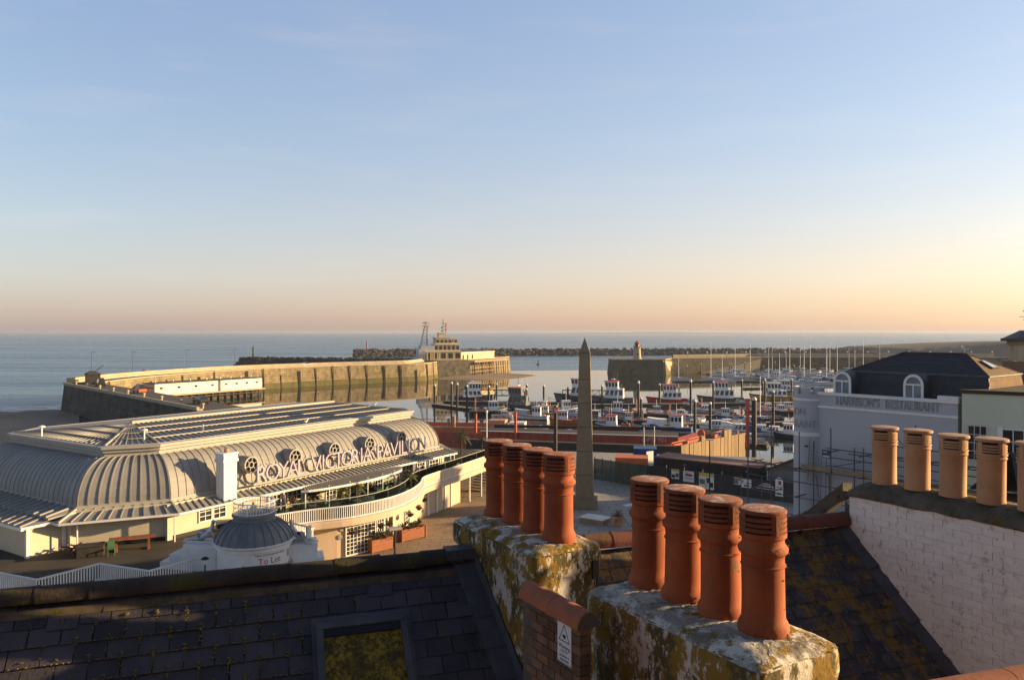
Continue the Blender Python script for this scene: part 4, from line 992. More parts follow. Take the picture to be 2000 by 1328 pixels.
MB().loft([[(r*math.cos(ph+t), r*math.sin(ph+t), z) for z, r in ((7.9,2.01),(7.9,2.03),(8.96,2.03),(8.96,2.01))] for t in [R(-37)+R(74)*i/16 for i in range(17)]]).build('board', M['sign_white'], bd)
link('lettering', wrap(TX['let_small'], 2.035, ph-R(4), 8.80), bd); link('lettering', wrap(TX['let_big'], 2.035, ph-R(6), 8.36), bd)
MB().loft([[(2.045*math.cos(ph+t), 2.045*math.sin(ph+t), z) for z in (8.45,8.85)] for t in (R(28),R(35))], closed=False).build('picture_patch', M['grey_letter'], bd)
# plinth wing and the reclining statues
t = thing('statue_plinth', 'stepped white plinth wing beside the round kiosk under the silver statue', 'plinth', (0,0,0), 0)
WX = Vector((-1, .12)).normalized()
pc = Vector(RO)+WX*2.9
t.location = (0,0,0); t.rotation_euler = (0,0,0)
a_ = math.atan2(WX.y, WX.x)
for dx, sx, sy, zt in ((0,1.9,1.5,9.05),(-.0,2.1,1.7,8.85),(1.35,.9,1.4,8.45),(2.0,.8,1.3,8.0)):
    c = pc+WX*dx; MB().rb(c, sx, sy, 4.6, zt, a_).build('plinth_block', M['white'], t)
t2 = thing('statue_plinth', 'white plinth on the sunlit side of the round kiosk, under the pale statue', 'plinth', (0,0,0))
pc2 = Vector(RO)+Vector((2.35,.9))
MB().rb(pc2, 1.9, 1.6, 4.6, 8.9, .3).build('plinth_block', M['white'], t2); MB().rb(pc2+Vector((.55,-.3)), 1.7, 1.5, 4.6, 8.2, .3).build('plinth_block', M['white'], t2)
def skin(name, joints, edges, m, parent=None, lv=1):
    me = bpy.data.meshes.new(name); me.from_pydata([j[:3] for j in joints], edges, []); me.materials.append(m)
    o = link(name, me, parent); md = o.modifiers.new('skin', 'SKIN')
    for i, j in enumerate(joints): me.skin_vertices[0].data[i].radius = (j[3], j[3]); me.skin_vertices[0].data[i].use_root = (i == 0)
    o.modifiers.new('sub', 'SUBSURF').levels = lv; o.modifiers['sub'].render_levels = lv
    return o
def recliner(root, m):
    J = [(0,0,.18,.19),(.22,.0,.46,.18),(.38,0,.76,.20),(.42,0,.98,.08),(.45,0,1.13,.13),(.46,.01,1.24,.11),     # pelvis..head
         (-.38,.10,.60,.13),(-.62,.12,.14,.08),(-.82,.12,.06,.045),                                              # raised leg
         (-.5,-.12,.18,.13),(-.95,-.12,.11,.08),(-1.12,-.12,.10,.045),                                          # straight leg
         (.34,.2,.66,.06),(.10,.28,.50,.05),(-.12,.22,.46,.035),                                                 # arm on the knee
         (.44,-.2,.62,.06),(.60,-.25,.36,.05),(.66,-.2,.08,.04)]                                                 # propping arm
    E = [(0,1),(1,2),(2,3),(3,4),(4,5),(0,6),(6,7),(7,8),(0,9),(9,10),(10,11),(2,12),(12,13),(13,14),(2,15),(15,16),(16,17)]
    skin('figure', J, E, m, root, 2)
    b = MB(); b.loft([[(x,y,z) for x, y, z in ((s,-.32,.0),(s,.32,.0),(s,.34,.07),(s,.1,.12+.05*math.sin(s*5)),(s,-.3,.10))] for s in (-1.2,-.7,-.2,.3,.75)]); b.build('drapery', m, root, smooth=50)
s1_ = thing('reclining_statue', 'silver-grey statue of a reclining figure leaning against the lead dome', 'statue', (pc.x,pc.y,9.05), math.atan2(-WX.y,-WX.x), 'statues on the round kiosk')
recliner(s1_, M['silver'])
s2_ = thing('reclining_statue', 'pale sunlit statue of a seated figure holding a tablet behind the dome', 'statue', (pc2.x-.15,pc2.y,8.9), R(160), 'statues on the round kiosk')
recliner(s2_, M['pale_statue'])
MB().rb((-.75,.0), .1, .55, .25, .95, .2).build('tablet', M['pale_statue'], s2_)
t = thing('lamp_post', 'black post lamp with white lantern beside the zigzag terrace railing', 'lamp post', tuple(pw(-3.9,-9.1,4.6)))
MB().tube((0,0,0),(0,0,3.75),.06,8,.04).build('column', M['black'], t)
MB().lathe([(.05,3.75),(.14,3.8),(.18,4.05),(.05,4.2),(.03,4.3)], n=10).build('lantern', M['sign_white'], t); MB().lathe([(.22,4.05),(.20,4.10),(.05,4.2)], n=10).build('lantern_cap', M['black'], t)
# ---- people, palms and furniture on the terrace
def cloth(name, leg, top, hair=(.03,.02,.015)):
    m = bpy.data.materials.new(name); m.use_nodes = True; T = m.node_tree; b_ = T.nodes['Principled BSDF']; b_.inputs['Roughness'].default_value = .8
    tc = T.nodes.new('ShaderNodeTexCoord'); sx = T.nodes.new('ShaderNodeSeparateXYZ'); T.links.new(tc.outputs['Object'], sx.inputs[0])
    cr = T.nodes.new('ShaderNodeValToRGB'); cr.color_ramp.interpolation = 'CONSTANT'; T.links.new(sx.outputs['Z'], cr.inputs[0])
    dv = T.nodes.new('ShaderNodeMath'); dv.operation = 'DIVIDE'; dv.inputs[1].default_value = 2.0; T.links.new(sx.outputs['Z'], dv.inputs[0]); T.links.new(dv.outputs[0], cr.inputs[0])
    e = cr.color_ramp.elements; e[0].position = 0; e[0].color = (.02,.02,.02,1); e[1].position = .05; e[1].color = (*leg,1)
    for p, c in ((.46,top),(.745,(.35,.2,.13)),(.835,hair)): k = e.new(p); k.color = (*c,1)
    T.links.new(cr.outputs[0], b_.inputs['Base Color']); return m
def person(label, loc, rz, leg, top, sit=False):
    t = thing('person', label, 'person', loc, rz, 'people on the terrace')
    dz = .43 if sit else 0
    tor = [(0,0,.92,.13),(0,0,1.15,.125),(0,0,1.38,.14),(0,0,1.50,.055),(0,-.01,1.60,.09),(0,0,1.70,.085)]
    arms = [(.19,0,1.40,.055),(.23,-.02,1.15,.045),(.22,-.15,.95,.035),(-.19,0,1.40,.055),(-.23,-.02,1.15,.045),(-.22,-.15,.95,.035)]
    if sit: legs = [(.10,-.1,.88,.09),(.12,-.45,.90,.065),(.12,-.5,.48,.045),(-.10,-.1,.88,.09),(-.12,-.45,.90,.065),(-.12,-.5,.48,.045)]
    else: legs = [(.09,0,.82,.09),(.10,.02,.48,.06),(.10,.03,.06,.045),(-.09,0,.82,.09),(-.10,-.06,.48,.06),(-.10,-.02,.06,.045)]
    J = tor+arms+legs
    E = [(0,1),(1,2),(2,3),(3,4),(4,5),(2,6),(6,7),(7,8),(2,9),(9,10),(10,11),(0,12),(12,13),(13,14),(0,15),(15,16),(16,17)]
    skin('body', [(x,y,z-dz,r) for x,y,z,r in J], E, cloth('clothing', leg, top) if not sit else cloth('clothing', tuple(x*.8 for x in top), top, (.25,.15,.1)), t, 1)
    return t
dk = (.02,.02,.025)
person('person in black standing at the balcony screen beside another, by a palm', tuple(pw(17.6,-3.6,DK)), 1.0, dk, dk)
person('person in dark grey standing close behind the one in black, by a palm', tuple(pw(18.4,-3.3,DK)), 2.0, dk, (.05,.05,.06))
person('person in black standing alone near the top of the lead dome', tuple(pw(7.6,-2.0,DK)), 1.5, dk, dk)
for i, (u, v, rz, top, lab) in enumerate(((23.4,-1.2,1.2,(.5,.48,.46),'seated person in a white shirt under the far canopy'), (22.6,-.9,-1.5,dk,'seated person in dark clothes facing the white shirt'), (24.3,-1.0,2.6,(.06,.05,.07),'seated person in dark jacket, back to the wall, far canopy'),
        (31.5,-.8,1.2,dk,'seated person in black at the far open terrace'), (32.2,-.4,-1.4,(.3,.3,.32),'seated person in pale grey at the far open terrace'), (33.4,-.3,2.0,(.12,.03,.03),'seated person in dark red at the far open terrace'))):
    t = person(lab, tuple(pw(u,v,DK)), rz, dk, top, True)
    s = thing('terrace_chair', 'dark terrace chair under the '+lab.split(',')[0], 'chair', tuple(pw(u,v,DK)), rz, 'occupied terrace chairs')
    MB().bx(-.22,.22,-.25,.2,.40,.44).build('seat', M['timber'], s); MB().bx(-.22,.22,.18,.22,.44,.85).build('backrest', M['timber'], s)
    for sx in (-1,1):
        for y in (-.22,.18): MB().bx(sx*.2-.02,sx*.2+.02,y-.02,y+.02,0,.40).build('leg', M['timber'], s)
tb0 = thing('terrace_table', 'dark round table with two chairs on the terrace', 'table', tuple(pw(9.3,-3.2,DK)), .3, 'tables on the terrace')
MB().lathe([(.02,.70),(.42,.70),(.42,.74),(0,.745)], n=14).build('table_top', M['seat'], tb0); MB().lathe([(.24,0),(.24,.03),(.04,.06),(.04,.70)], n=10).build('pedestal', M['black'], tb0)
for a in (0, 180):
    ca, sa = math.cos(R(a)), math.sin(R(a))
    MB().rb((.72*ca,.72*sa), .42, .42, .42, .46, R(a)).rb((.92*ca,.92*sa), .04, .42, .46, .88, R(a)).build('chair_seat', M['green_seat'], tb0)
    for q in (-.17,.17):
        for p_ in (.55,.89): MB().tube((p_*ca-q*sa,p_*sa+q*ca,0), (p_*ca-q*sa,p_*sa+q*ca,.43), .02, 4).build('chair_leg', M['black'], tb0)
tl = ['left of the middle palms', 'in front of the middle palms', 'between the middle palms and the balcony bow', 'at the crest of the balcony bow', 'by the standing couple', 'under the far end of the bowed canopy', 'past the bowed canopy', 'on the straight balcony', 'on the straight balcony farther along', 'on the far open terrace']
for i, (u, v) in enumerate(((10.6,-4.3),(12.2,-4.6),(13.8,-5.0),(15.4,-4.4),(17.0,-4.4),(19.4,-2.4),(21.0,-1.9),(26.6,-1.1),(28.8,-.8),(35.2,.2))):
    dup(tb0, tuple(pw(u,v,DK)), i*.7, 'round terrace table with two chairs '+tl[i])
def palm(label, loc, h, cr, n=26, m='leaf', group='palms on the pavilion terrace', trunk=.09, pottery=None):
    t = thing('palm_tree', label, 'palm', loc, random.uniform(0,6), group)
    MB().lathe([(trunk*1.3,0),(trunk,.25*h),(trunk*.95,h*.8),(trunk*1.2,h)], n=8).build('trunk', M['trunk'], t, smooth=30)
    for i in range(n):
        a = 2.399*i; el = R(75-95*((i+.5)/n)); b = MB(); pts = []
        for k in range(6):
            s = k/5; r = cr*s*math.cos(el)*(1-.12*s); z = h+cr*(s*math.sin(el)-.55*s*s)
            pts.append(Vector((r*math.cos(a), r*math.sin(a), z)))
        sd = Vector((-math.sin(a), math.cos(a), 0))
        for k in range(5):
            wv = cr*.16*math.sin(math.pi*min(.95,(k+.8)/6))
            for sg_ in (-1,1):
                for q in range(2):
                    p0 = pts[k].lerp(pts[k+1], q/2); p1 = pts[k].lerp(pts[k+1], q/2+.42); tip = p1+sd*sg_*wv*1.3+(pts[k+1]-pts[k])*.35-Vector((0,0,wv*.35))
                    b.face([p0, p1, tip])
        b.build('frond', M[m], t, fix=False)
    if pottery: MB().lathe([(.20,-.5),(.30,.0),(.33,.0),(.33,.06),(.26,.06),(.26,0)], n=16).build('plant_pot', M[pottery], t, smooth=30)
    return t
palm('tall dark palm in the middle of the terrace, left of another palm', tuple(pw(12.6,-2.6,DK)), 1.15, .95)
palm('bushy palm in the middle of the terrace under the canopy edge', tuple(pw(14.0,-2.8,DK)), 1.3, 1.0)
palm('green palm beside the standing couple on the balcony bow', tuple(pw(19.3,-3.6,DK)), 1.5, 1.0)
palm('yellow-green palm rising behind the rounded far end of the zinc roof', tuple(pw(37.5,4.5,DK)), 2.1, 1.3)
palm('brown withered palm on the far open terrace', tuple(pw(36.4,1.0,DK)), 2.3, .8, m='leaf_dry')
palm('second brown withered palm on the far open terrace', tuple(pw(37.3,.7,DK)), 1.9, .75, m='leaf_dry')
for i, (u, v, r, m, lab) in enumerate(((9.0,-1.2,.55,'leaf_dry','reddish shrub against the canopy wall nearest the dome'), (8.1,-2.9,.5,'leaf','low green shrub by the glass screen near the dome'), (11.3,-1.1,.6,'leaf','dark shrub against the verandah wall'), (15.6,-1.3,.6,'leaf_dry','rusty shrub behind the middle palms'), (16.8,-1.2,.55,'leaf','dark green shrub behind the standing couple'), (20.7,-3.0,.6,'leaf','shrub in the corner where the balcony bow ends'), (11.0,-4.9,.45,'leaf','low shrub behind the balustrade, left part of the bow'))):
    t = thing('terrace_shrub', lab, 'shrub', tuple(pw(u,v,DK)), 0, 'potted shrubs on the terrace')
    MB().lathe([(.2,0),(.28,.4),(.24,.4)], n=10).build('tub', M['timber'], t)
    b = MB(); leafy(b, (0,0,.65), r*.8, 170, .3, .3, .05); b.build('foliage', M[m], t)
# odds and ends stored by the chamfered end wall
t = thing('trestle_table', 'long bare trestle table by the cream end wall', 'table', tuple(pw(-2.9,-.5,DK)), PA-R(32), None)
MB().bx(-1.3,1.3,-.35,.35,.72,.78).build('table_top', M['wood'], t)
for x in (-.9,.9): MB().bx(x-.08,x+.08,-.3,.3,0,.08).bx(x-.06,x+.06,-.08,.08,.08,.72).build('leg', M['wood'], t)
t = thing('metal_chair', 'small bright green metal chair beside the trestle table', 'chair', tuple(pw(-4.3,-.6,DK)), .5)
MB().bx(-.2,.2,-.2,.2,.42,.45).build('seat', M['green_seat'], t); MB().bx(-.2,.2,.17,.2,.45,.85).build('backrest', M['green_seat'], t)
for x in (-.18,.18):
    for y in (-.18,.18): MB().tube((x,y,0),(x*1.0,y,.42),.016,5).build('leg', M['green_seat'], t)
t = thing('stored_crate', 'brown tarpaulined crate against the cream end wall', 'crate', tuple(pw(-5.0,.4,DK)), PA-R(32))
MB().rb((0,0), 1.5, .8, 0, .62, 0, .96).build('crate_body', M['timber'], t, bevel=.04); MB().rb((0,0), 1.6, .9, .62, .68, 0, .9).build('cover', M['hull_dark'], t)
t = thing('scrap_heap', 'heap of dark wooden scraps in the annexe corner', 'scrap pile', tuple(pw(-5.3,1.7,DK)), 0)
for i in range(9):
    a = random.uniform(0,6); c = Vector((random.uniform(-.5,.5), random.uniform(-.4,.4), .1+.05*i)); d = Vector((math.cos(a), math.sin(a), random.uniform(-.1,.5)))*random.uniform(.3,.6)
    MB().beam(c-d, c+d, .12, .05).build('board', M['wood' if i % 3 == 0 else 'timber'], t)
# gulls and small fittings on the roof
def gull(label, loc, rz):
    t = thing('gull', label, 'gull', loc, rz, 'gulls perched on the roofs')
    skin('body', [(0,0,.26,.075),(.10,0,.28,.07),(.17,0,.36,.04),(.21,0,.42,.048),(.27,0,.415,.012),(-.12,0,.25,.05),(-.26,0,.235,.02),(.02,.03,.12,.010),(.03,.03,.0,.010),(.02,-.03,.12,.010),(.03,-.03,.0,.010)],
         [(0,1),(1,2),(2,3),(3,4),(0,5),(5,6),(0,7),(7,8),(0,9),(9,10)], M['gull_white'], t, 1)
    MB().loft([[(x, s*y, z) for x, z in ((.1,.33),(-.1,.31),(-.3,.25),(-.1,.24))] for s in (1,) for y in (.07,.085)]).loft([[(x, -y, z) for x, z in ((.1,.33),(-.1,.31),(-.3,.25),(-.1,.24))] for y in (.07,.085)]).build('wings', M['gull_grey'], t)
    return t
gull('white gull perched on the pavilion cornice above the sign', tuple(pw(13.5,2.3,13.47)), 1)
gull('white gull standing on the stepped zinc roof near the hip', tuple(pw(5.6,4.6,13.66)), 2)
gull('white gull standing on the far part of the zinc roof', tuple(pw(25.5,6,13.75)), .5)
gull('white gull on the roof corner at the edge of the view, by the beach', tuple(pw(-3.2,16.5,13.5)), 2.5)
for (u, v, lab) in ((0.9,4.5,'small white mushroom vent on the roof hip above the chamfer'), (-2.0,12.5,'small white mushroom vent standing against the beach')):
    t = thing('roof_vent', lab, 'vent', tuple(pw(u,v,13.7)), 0, 'mushroom vents')
    MB().tube((0,0,-.2),(0,0,.45),.06).build('stem', M['white'], t); MB().lathe([(.24,.45),(.2,.55),(0,.6)], n=12).build('cowl', M['white'], t)
# ================================================================ PLAZA
ob = G(1142, 990, 4.6); ob.y = 72; ob.x = 6.82
t = thing('obelisk', 'tall tapering stone obelisk standing on the plaza behind the chimney pots', 'obelisk', tuple(ob), R(-7))
MB().bx(-1.18,1.18,-1.18,1.18,0,.85).build('plinth', M['granite'], t, bevel=.03)
zs = [.85,3.1,5.3,7.55,9.75,11.95,14.45]
hw = lambda z: .86-(.86-.50)*(z-.85)/13.6
for i, (a, c) in enumerate(zip(zs, zs[1:])):
    MB().rb((0,0), 2*hw(a), 2*hw(a), a+.02, c-.02, 0, hw(c)/hw(a)).build('stone_block', M['granite'], t, bevel=.02)
    MB().rb((0,0), 2*hw(c)-.06, 2*hw(c)-.06, c-.03, c+.03).build('joint', M['stone_dark'], t)
MB().rb((0,0), 1.0, 1.0, 14.47, 15.85, 0, .02).build('pyramidion', M['granite'], t)
t = thing('stone_plinth', 'low pale stone block on the plaza beside the potted palm', 'stone block', tuple(G(1163,1020,4.6)), R(-35))
MB().bx(-1.15,1.15,-.75,.75,0,.42).build('base', M['granite'], t); MB().bx(-1.15,1.15,-.75,.75,.42,.50).build('slab', M['white'], t)
g = G(1207,1027,4.6)
t = palm('small palm in a terracotta tub on the open plaza', (g.x,g.y,g.z), 1.05, .85, 18, 'leaf_dry', None, .07)
MB().lathe([(.36,0),(.50,.72),(.56,.72),(.56,.86),(.46,.86),(.46,.75),(0,.75)], n=20).build('plant_tub', M['terracotta_light'], t, smooth=30)
for i, (px, py) in enumerate(((1163,933),(1184,937),(1205,941),(1227,946))):
    t = thing('bollard', 'thin black bollard in the row behind the obelisk', 'bollard', tuple(G(px,py+2,4.6)), 0, 'black bollards behind the obelisk')
    MB().lathe([(.07,0),(.07,1.0),(.09,1.02),(.09,1.1),(0,1.13)], n=8).build('shaft', M['black'], t)
for i, (px, py) in enumerate(((1232,986),(1228,1045))):
    t = thing('utility_cover', ['pale manhole cover on the plaza beyond the potted palm','pale manhole cover on the plaza nearer than the potted palm'][i], 'cover', tuple(G(px,py,4.606)), .4)
    MB().bx(-.7,.7,-.4,.4,0,.03).build('cover_plate', M['white'], t)
# hoarding line with posters
H0, H1 = Vector((13.2, 84.2)), Vector((27.6, 72.4)); HA = math.atan2(H1.y-H0.y, H1.x-H0.x); HL = (H1-H0).length
hd = thing('site_hoarding', 'black site hoarding with grey posts and posters at the plaza edge', 'hoarding', (*H0, 4.6), HA)
for i in range(9):
    MB().bx(i*HL/9+.03,(i+1)*HL/9-.03,0,.04,.08,1.98).build('hoarding_panel', M['hoarding'], hd)
for i in range(10): MB().bx(i*HL/9-.04,i*HL/9+.04,-.05,.03,0,2.25).build('post', M['steel'], hd)
hx = lambda px: (lambda d: (H0.x-d*H0.y)/((d*(H1.y-H0.y)-(H1.x-H0.x))/HL))((px-1000)/FPX)
def poster(lab, x0, x1, z0, z1, rows, arch=False):
    t = thing('poster', lab, 'poster', (*H0, 4.6), HA, None)
    if arch:
        n = 12; c = ((x0+x1)/2); r = (x1-x0)/2; pts = [(x0,z0),(x1,z0)]+[(c+r*math.cos(math.pi*k/n), z1-r+r*math.sin(math.pi*k/n)) for k in range(n+1)]
        MB().loft([[(x,y,z) for x,z in pts] for y in (-.10,-.055)]).build('poster_board', M['sign_white'], t)
    else: MB().bx(x0,x1,-.10,-.055,z0,z1).build('poster_board', M['sign_white'], t)
    for nm, m, a, b_, c, d in rows:
        MB().bx(x0+a*(x1-x0),x0+b_*(x1-x0),-.106,-.101,z0+c*(z1-z0),z0+d*(z1-z0)).build(nm, M[m], t)
poster('poster with yellow top band and photographs, first beside the red pot', hx(1312), hx(1327), .95, 1.95, [('header_band','yellow',0,1,.8,1),('photo_patch','hoarding',.05,.5,.1,.42),('photo_patch','boat_grey',.55,.95,.2,.6),('text_block','red_ink',.6,.95,.3,.45)])
poster('white poster with red lettering block between two yellow-topped posters', hx(1335), hx(1356), .8, 1.92, [('text_block','red_ink',.2,.85,.55,.75),('text_line','boat_grey',.12,.9,.38,.42),('text_line','boat_grey',.12,.9,.28,.32),('text_line','ink',.2,.5,.82,.88)])
poster('large poster with yellow top band showing dark pictures, behind the flagpole', hx(1366), hx(1395), .3, 1.95, [('header_band','yellow',0,1,.80,1),('photo_patch','hoarding',.5,.75,.4,.7),('photo_patch','boat_grey',.05,.4,.3,.6),('photo_patch','hoarding',.7,.95,.15,.45),('photo_patch','boat_pale',.4,.6,.1,.35)])
poster('small mottled photo poster left of the white notice', hx(1434), hx(1447), 1.2, 1.9, [('photo_patch','boat_grey',.0,.7,.1,.6),('photo_patch','sand',.0,1,.6,.95)])
poster('small white notice with dark emblem on the black hoarding', hx(1449), hx(1468), 1.0, 1.85, [('emblem','ink',.25,.8,.15,.32),('text_line','boat_grey',.4,.9,.5,.6),('emblem','ink',.08,.2,.6,.85)])
poster('round-topped white notice board with a red emblem near the scaffold', hx(1515), hx(1530), .6, 2.4, [('emblem','red_ink',.4,.75,.62,.82),('text_line','boat_grey',.15,.85,.45,.5),('text_line','boat_grey',.15,.85,.33,.38),('text_block','ink',.2,.7,.08,.18)], True)
t = thing('arch_emblem', 'white painted arch emblem with a line beneath on the hoarding', 'emblem', (*H0, 4.6), HA); cx = (hx(1484)+hx(1510))/2
b = MB()
for k in range(10):
    a0, a1 = R(25+130*k/10), R(25+130*(k+1)/10)
    for r_ in (.75,.60): b.beam((cx+r_*math.cos(a0),-.008,1.05+r_*.8*math.sin(a0)), (cx+r_*math.cos(a1),-.008,1.05+r_*.8*math.sin(a1)), .012, .05, up=(0,0,1))
b.beam((cx-.75,-.008,1.35),(cx+.75,-.008,1.35),.012,.07); b.build('arch_mark', M['sign_white'], t)
MB().beam((cx-1.0,-.008,1.12),(cx+1.05,-.008,1.12),.012,.05).build('underline', M['sign_white'], t)
# long black shed behind the hoarding, container, mesh fence
SH = H0+Vector((2.9,1.4)); t = thing('site_shed', 'long black ribbed shed with pinkish flat roof behind the hoarding', 'shed', (*SH, 4.6), HA+R(3))
SL = 11.3
MB().bx(0,SL,0,3.0,0,2.45).build('shed_wall', M['hull_dark'], t); b = MB()
for i in range(46): b.bx(.05+i*.245,.15+i*.245,-.05,.0,.05,2.42)
stuff(b.build('ribbing', M['hoarding'], t)); MB().bx(-.15,SL+.35,-.25,3.2,2.45,2.58).build('shed_roof', mat('shed_roof', (.28,.15,.11), .8, (.22,.12,.09), .6), t)
for x in (3.4, 10.2): MB().lathe([(0,-.06),(.10,0),(0,.06)], (x,-.1,1.95), 8).build('lamp', M['sign_white'], t)
def container(lab, px, py, z0, m, L_=6.1, rz=0, sc_=1.0):
    Y = None; g = G(px, py, z0); t = thing('shipping_container', lab, 'container', tuple(g), rz, 'shipping containers on the quay')
    b = MB().bx(0,L_,0,2.44,.1,2.55)
    for i in range(int(L_/.28)): b.bx(.1+i*.28,.24+i*.28,-.03,0,.2,2.45)
    for i in range(8): b.bx(L_,L_+.03,.1+i*.29,.25+i*.29,.2,2.45)
    b.build('container_body', M[m], t)
    for x in (0,L_):
        for y in (0,2.44): MB().bx(x-.07,x+.07,y-.07,y+.07,0,2.6).build('corner_post', M[m], t)
    MB().bx(-.05,L_+.05,-.05,2.49,2.55,2.62).build('container_roof', M[m], t)
    for y in (.7,1.2,1.75): MB().tube((L_+.05,y,.2),(L_+.05,y,2.4),.03,5).build('locking_bar', M['steel'], t)
container('bright orange shipping container at the plaza edge behind the green netting', 1203, 940, 4.6, 'orange', 3.4, R(-10))
container('blue container standing behind the orange one', 1238, 919, 4.6, 'boat_blue', 2.6, R(-10))
t = thing('blank_signboard', 'tall blank white board standing right of the orange container', 'signboard', tuple(G(1269,925,4.6)), R(35)); MB().bx(-.55,.55,-.05,.05,.9,2.6).build('panel_board', M['sign_white'], t)
for x in (-.5,.5): MB().bx(x-.05,x+.05,.05,.15,0,2.6).build('leg', M['timber'], t)
t = thing('mesh_fence', 'green netted fence with posts before the orange container', 'fence', (0,0,4.6)); F0, F1 = G(1160,938,4.6), G(1262,955,4.6)
for k in range(6):
    p, q = F0.lerp(F1, (k+.02)/6), F0.lerp(F1, (k+.98)/6); MB().beam((p.x,p.y,1.3),(q.x,q.y,1.3),.015,2.3).build('netting_panel', M['netting'], t)
for k in range(7): p = F0.lerp(F1, k/6); MB().bx(p.x-.04,p.x+.04,p.y-.07,p.y-.02,0,2.6).build('post', M['steel'], t)
sx0 = Vector((25.8,77.5)); t = thing('boat_shed', 'dark grey gabled boat shed behind the scaffolded turret', 'shed', (*sx0, 4.6), R(-38))
GW = 6.4
MB().prism([(0,0),(GW,0),(GW,6),(0,6)], 0, 2.6).build('shed_wall', M['boat_grey'], t)
MB().add([(0,-.01,2.6),(GW,-.01,2.6),(GW*.62,-.01,4.4)], [(0,1,2)]).build('gable', mat('gable', (.17,.15,.12), .9), t)
b = MB()
for (xa,za),(xc,zc) in (((-.3,2.5),(GW*.62,4.45)),((GW*.62,4.45),(GW+.3,2.5))): b.add([(xa,-.3,za),(xc,-.3,zc),(xc,6.2,zc),(xa,6.2,za),(xa,-.3,za-.18),(xc,-.3,zc-.18),(xc,6.2,zc-.18),(xa,6.2,za-.18)], [(0,1,2,3),(4,5,6,7),(0,1,5,4),(1,2,6,5),(2,3,7,6),(3,0,4,7)])
b.build('roof', M['hull_dark'], t)
t = thing('flagpole', 'dark slender lamp column rising in front of the timber barge end', 'lamp post', tuple(G(1386,985,4.6)))
MB().tube((0,0,0),(0,0,6.1),.07,8,.05).build('column', M['black'], t); MB().rb((0,0), .7, .35, 6.08, 6.2, .2).build('lamp_head', M['sign_white'], t)
t = thing('lamp_post', 'white lamp column at the far corner of the pavilion terrace', 'lamp post', (-2.9,88,4.6)); MB().tube((0,0,0),(0,0,7.1),.09,8,.07).build('column', M['white'], t); MB().lathe([(.05,7.1),(.15,7.15),(.12,7.4),(0,7.45)], n=8).build('lamp_head', M['white'], t)
for i, (px, py, lab) in enumerate(((1007,870,'rust-red steel pile nearest the barge bow, behind the farthest pots'), (1085,915,'dark steel pile with wires standing left of the obelisk'), (929,868,'thick rust-red pile standing by the orange dredger'))):
    t = thing('quay_pile', lab, 'pile', tuple(G(px,py,4.6)) if i == 1 else tuple(G(px, py, 3.0)))
    h = ((py-{0:805,1:808,2:808}[i])/FPX)*t.location.y
    MB().tube((0,0,-3),(0,0,h),.22,10).build('shaft', M['rust' if i != 1 else 'pile'], t); MB().lathe([(.24,h),(.24,h+.1),(0,h+.12)], n=10).build('cap', M['pile'], t)

# ================================================================ TOWN ON THE RIGHT
HO = (20.0, 50.0); HRZ = math.atan2(-.777, .63)
hs = thing('restaurant_building', "grey-blue restaurant building with round corner turret and dark mansard roof", 'building', (*HO, 0), HRZ)
HW = 8.35; ZP = 17.1
MB().bx(-.6,HW,0,6.4,4.4,ZP-.18).build('front_wall', M['grey_render'], hs)
MB().bx(-.62,HW+.04,-.10,.25,ZP-.18,ZP).build('parapet_coping', M['white'], hs); MB().bx(-.62,HW+.02,-.07,.05,ZP-1.02,ZP-.88).build('string_course', M['white'], hs)
MB().bx(HW-1.05,HW+.06,-.12,.3,ZP,ZP+.22).build('parapet_step', M['white'], hs)
for key, x in (('harr',2.55),('rest',5.85)): link('lettering', TX[key], hs, (x, -.02, ZP-.74), (R(90),0,0))
# turret
tc = (-.92, .35)
tr = MB().lathe([(.96,4.4),(.96,ZP-.15)], (*tc,0), 40).build('turret', M['grey_render'], hs, smooth=60)
for z0, z1, r_ in ((ZP-.60,ZP-.46,1.01),(ZP-2.92,ZP-2.66,1.01)): MB().lathe([(.94,z0),(r_,z0),(r_,z1),(.94,z1)], (*tc,0), 40).build('turret_band', M['white'], tr, smooth=30)
MB().lathe([(.96,ZP-.3),(.80,ZP-.3),(.0,ZP-.35)], (*tc,0), 40).build('turret_roof', M['lead'], tr)
for k in range(7):
    a0 = 2*math.pi*k/7+.25; q = [(r_*math.cos(a), r_*math.sin(a)) for r_, rng in ((.97,range(7)),(.78,range(6,-1,-1))) for a in [a0+.62*j/6 for j in rng]]
    q = [(tc[0]+x, tc[1]+y) for x, y in q]
    MB().prism(q, ZP-.2, ZP+.22).build('merlon', M['grey_render'], tr)
    q2 = [(tc[0]+(x-tc[0])*1.03, tc[1]+(y-tc[1])*1.03) for x, y in q]; MB().prism(q2, ZP+.22, ZP+.29).build('merlon_cap', M['white'], tr)
def wrap2(me, r, phi0, z, c):
    m2 = me.copy()
    for v in m2.vertices:
        a = phi0+v.co.x/r; q = r+v.co.z; v.co = (c[0]+q*math.cos(a), c[1]+q*math.sin(a), z+v.co.y)
    return m2
va = math.atan2(-HO[1], -HO[0])-HRZ
link('lettering', wrap2(TX['on'], .97, va-R(38), ZP-1.55, tc), hs); link('lettering', wrap2(TX['rant'], .97, va-R(14), ZP-2.35, tc), hs)
for dz, da in ((3.6,-8),(7.9,-10)): 
    a = va+R(da); MB().rb((tc[0]+.97*math.cos(a),tc[1]+.97*math.sin(a)), .1, .22, ZP-dz, ZP-dz+.10, a).build('vent', M['black'], hs)
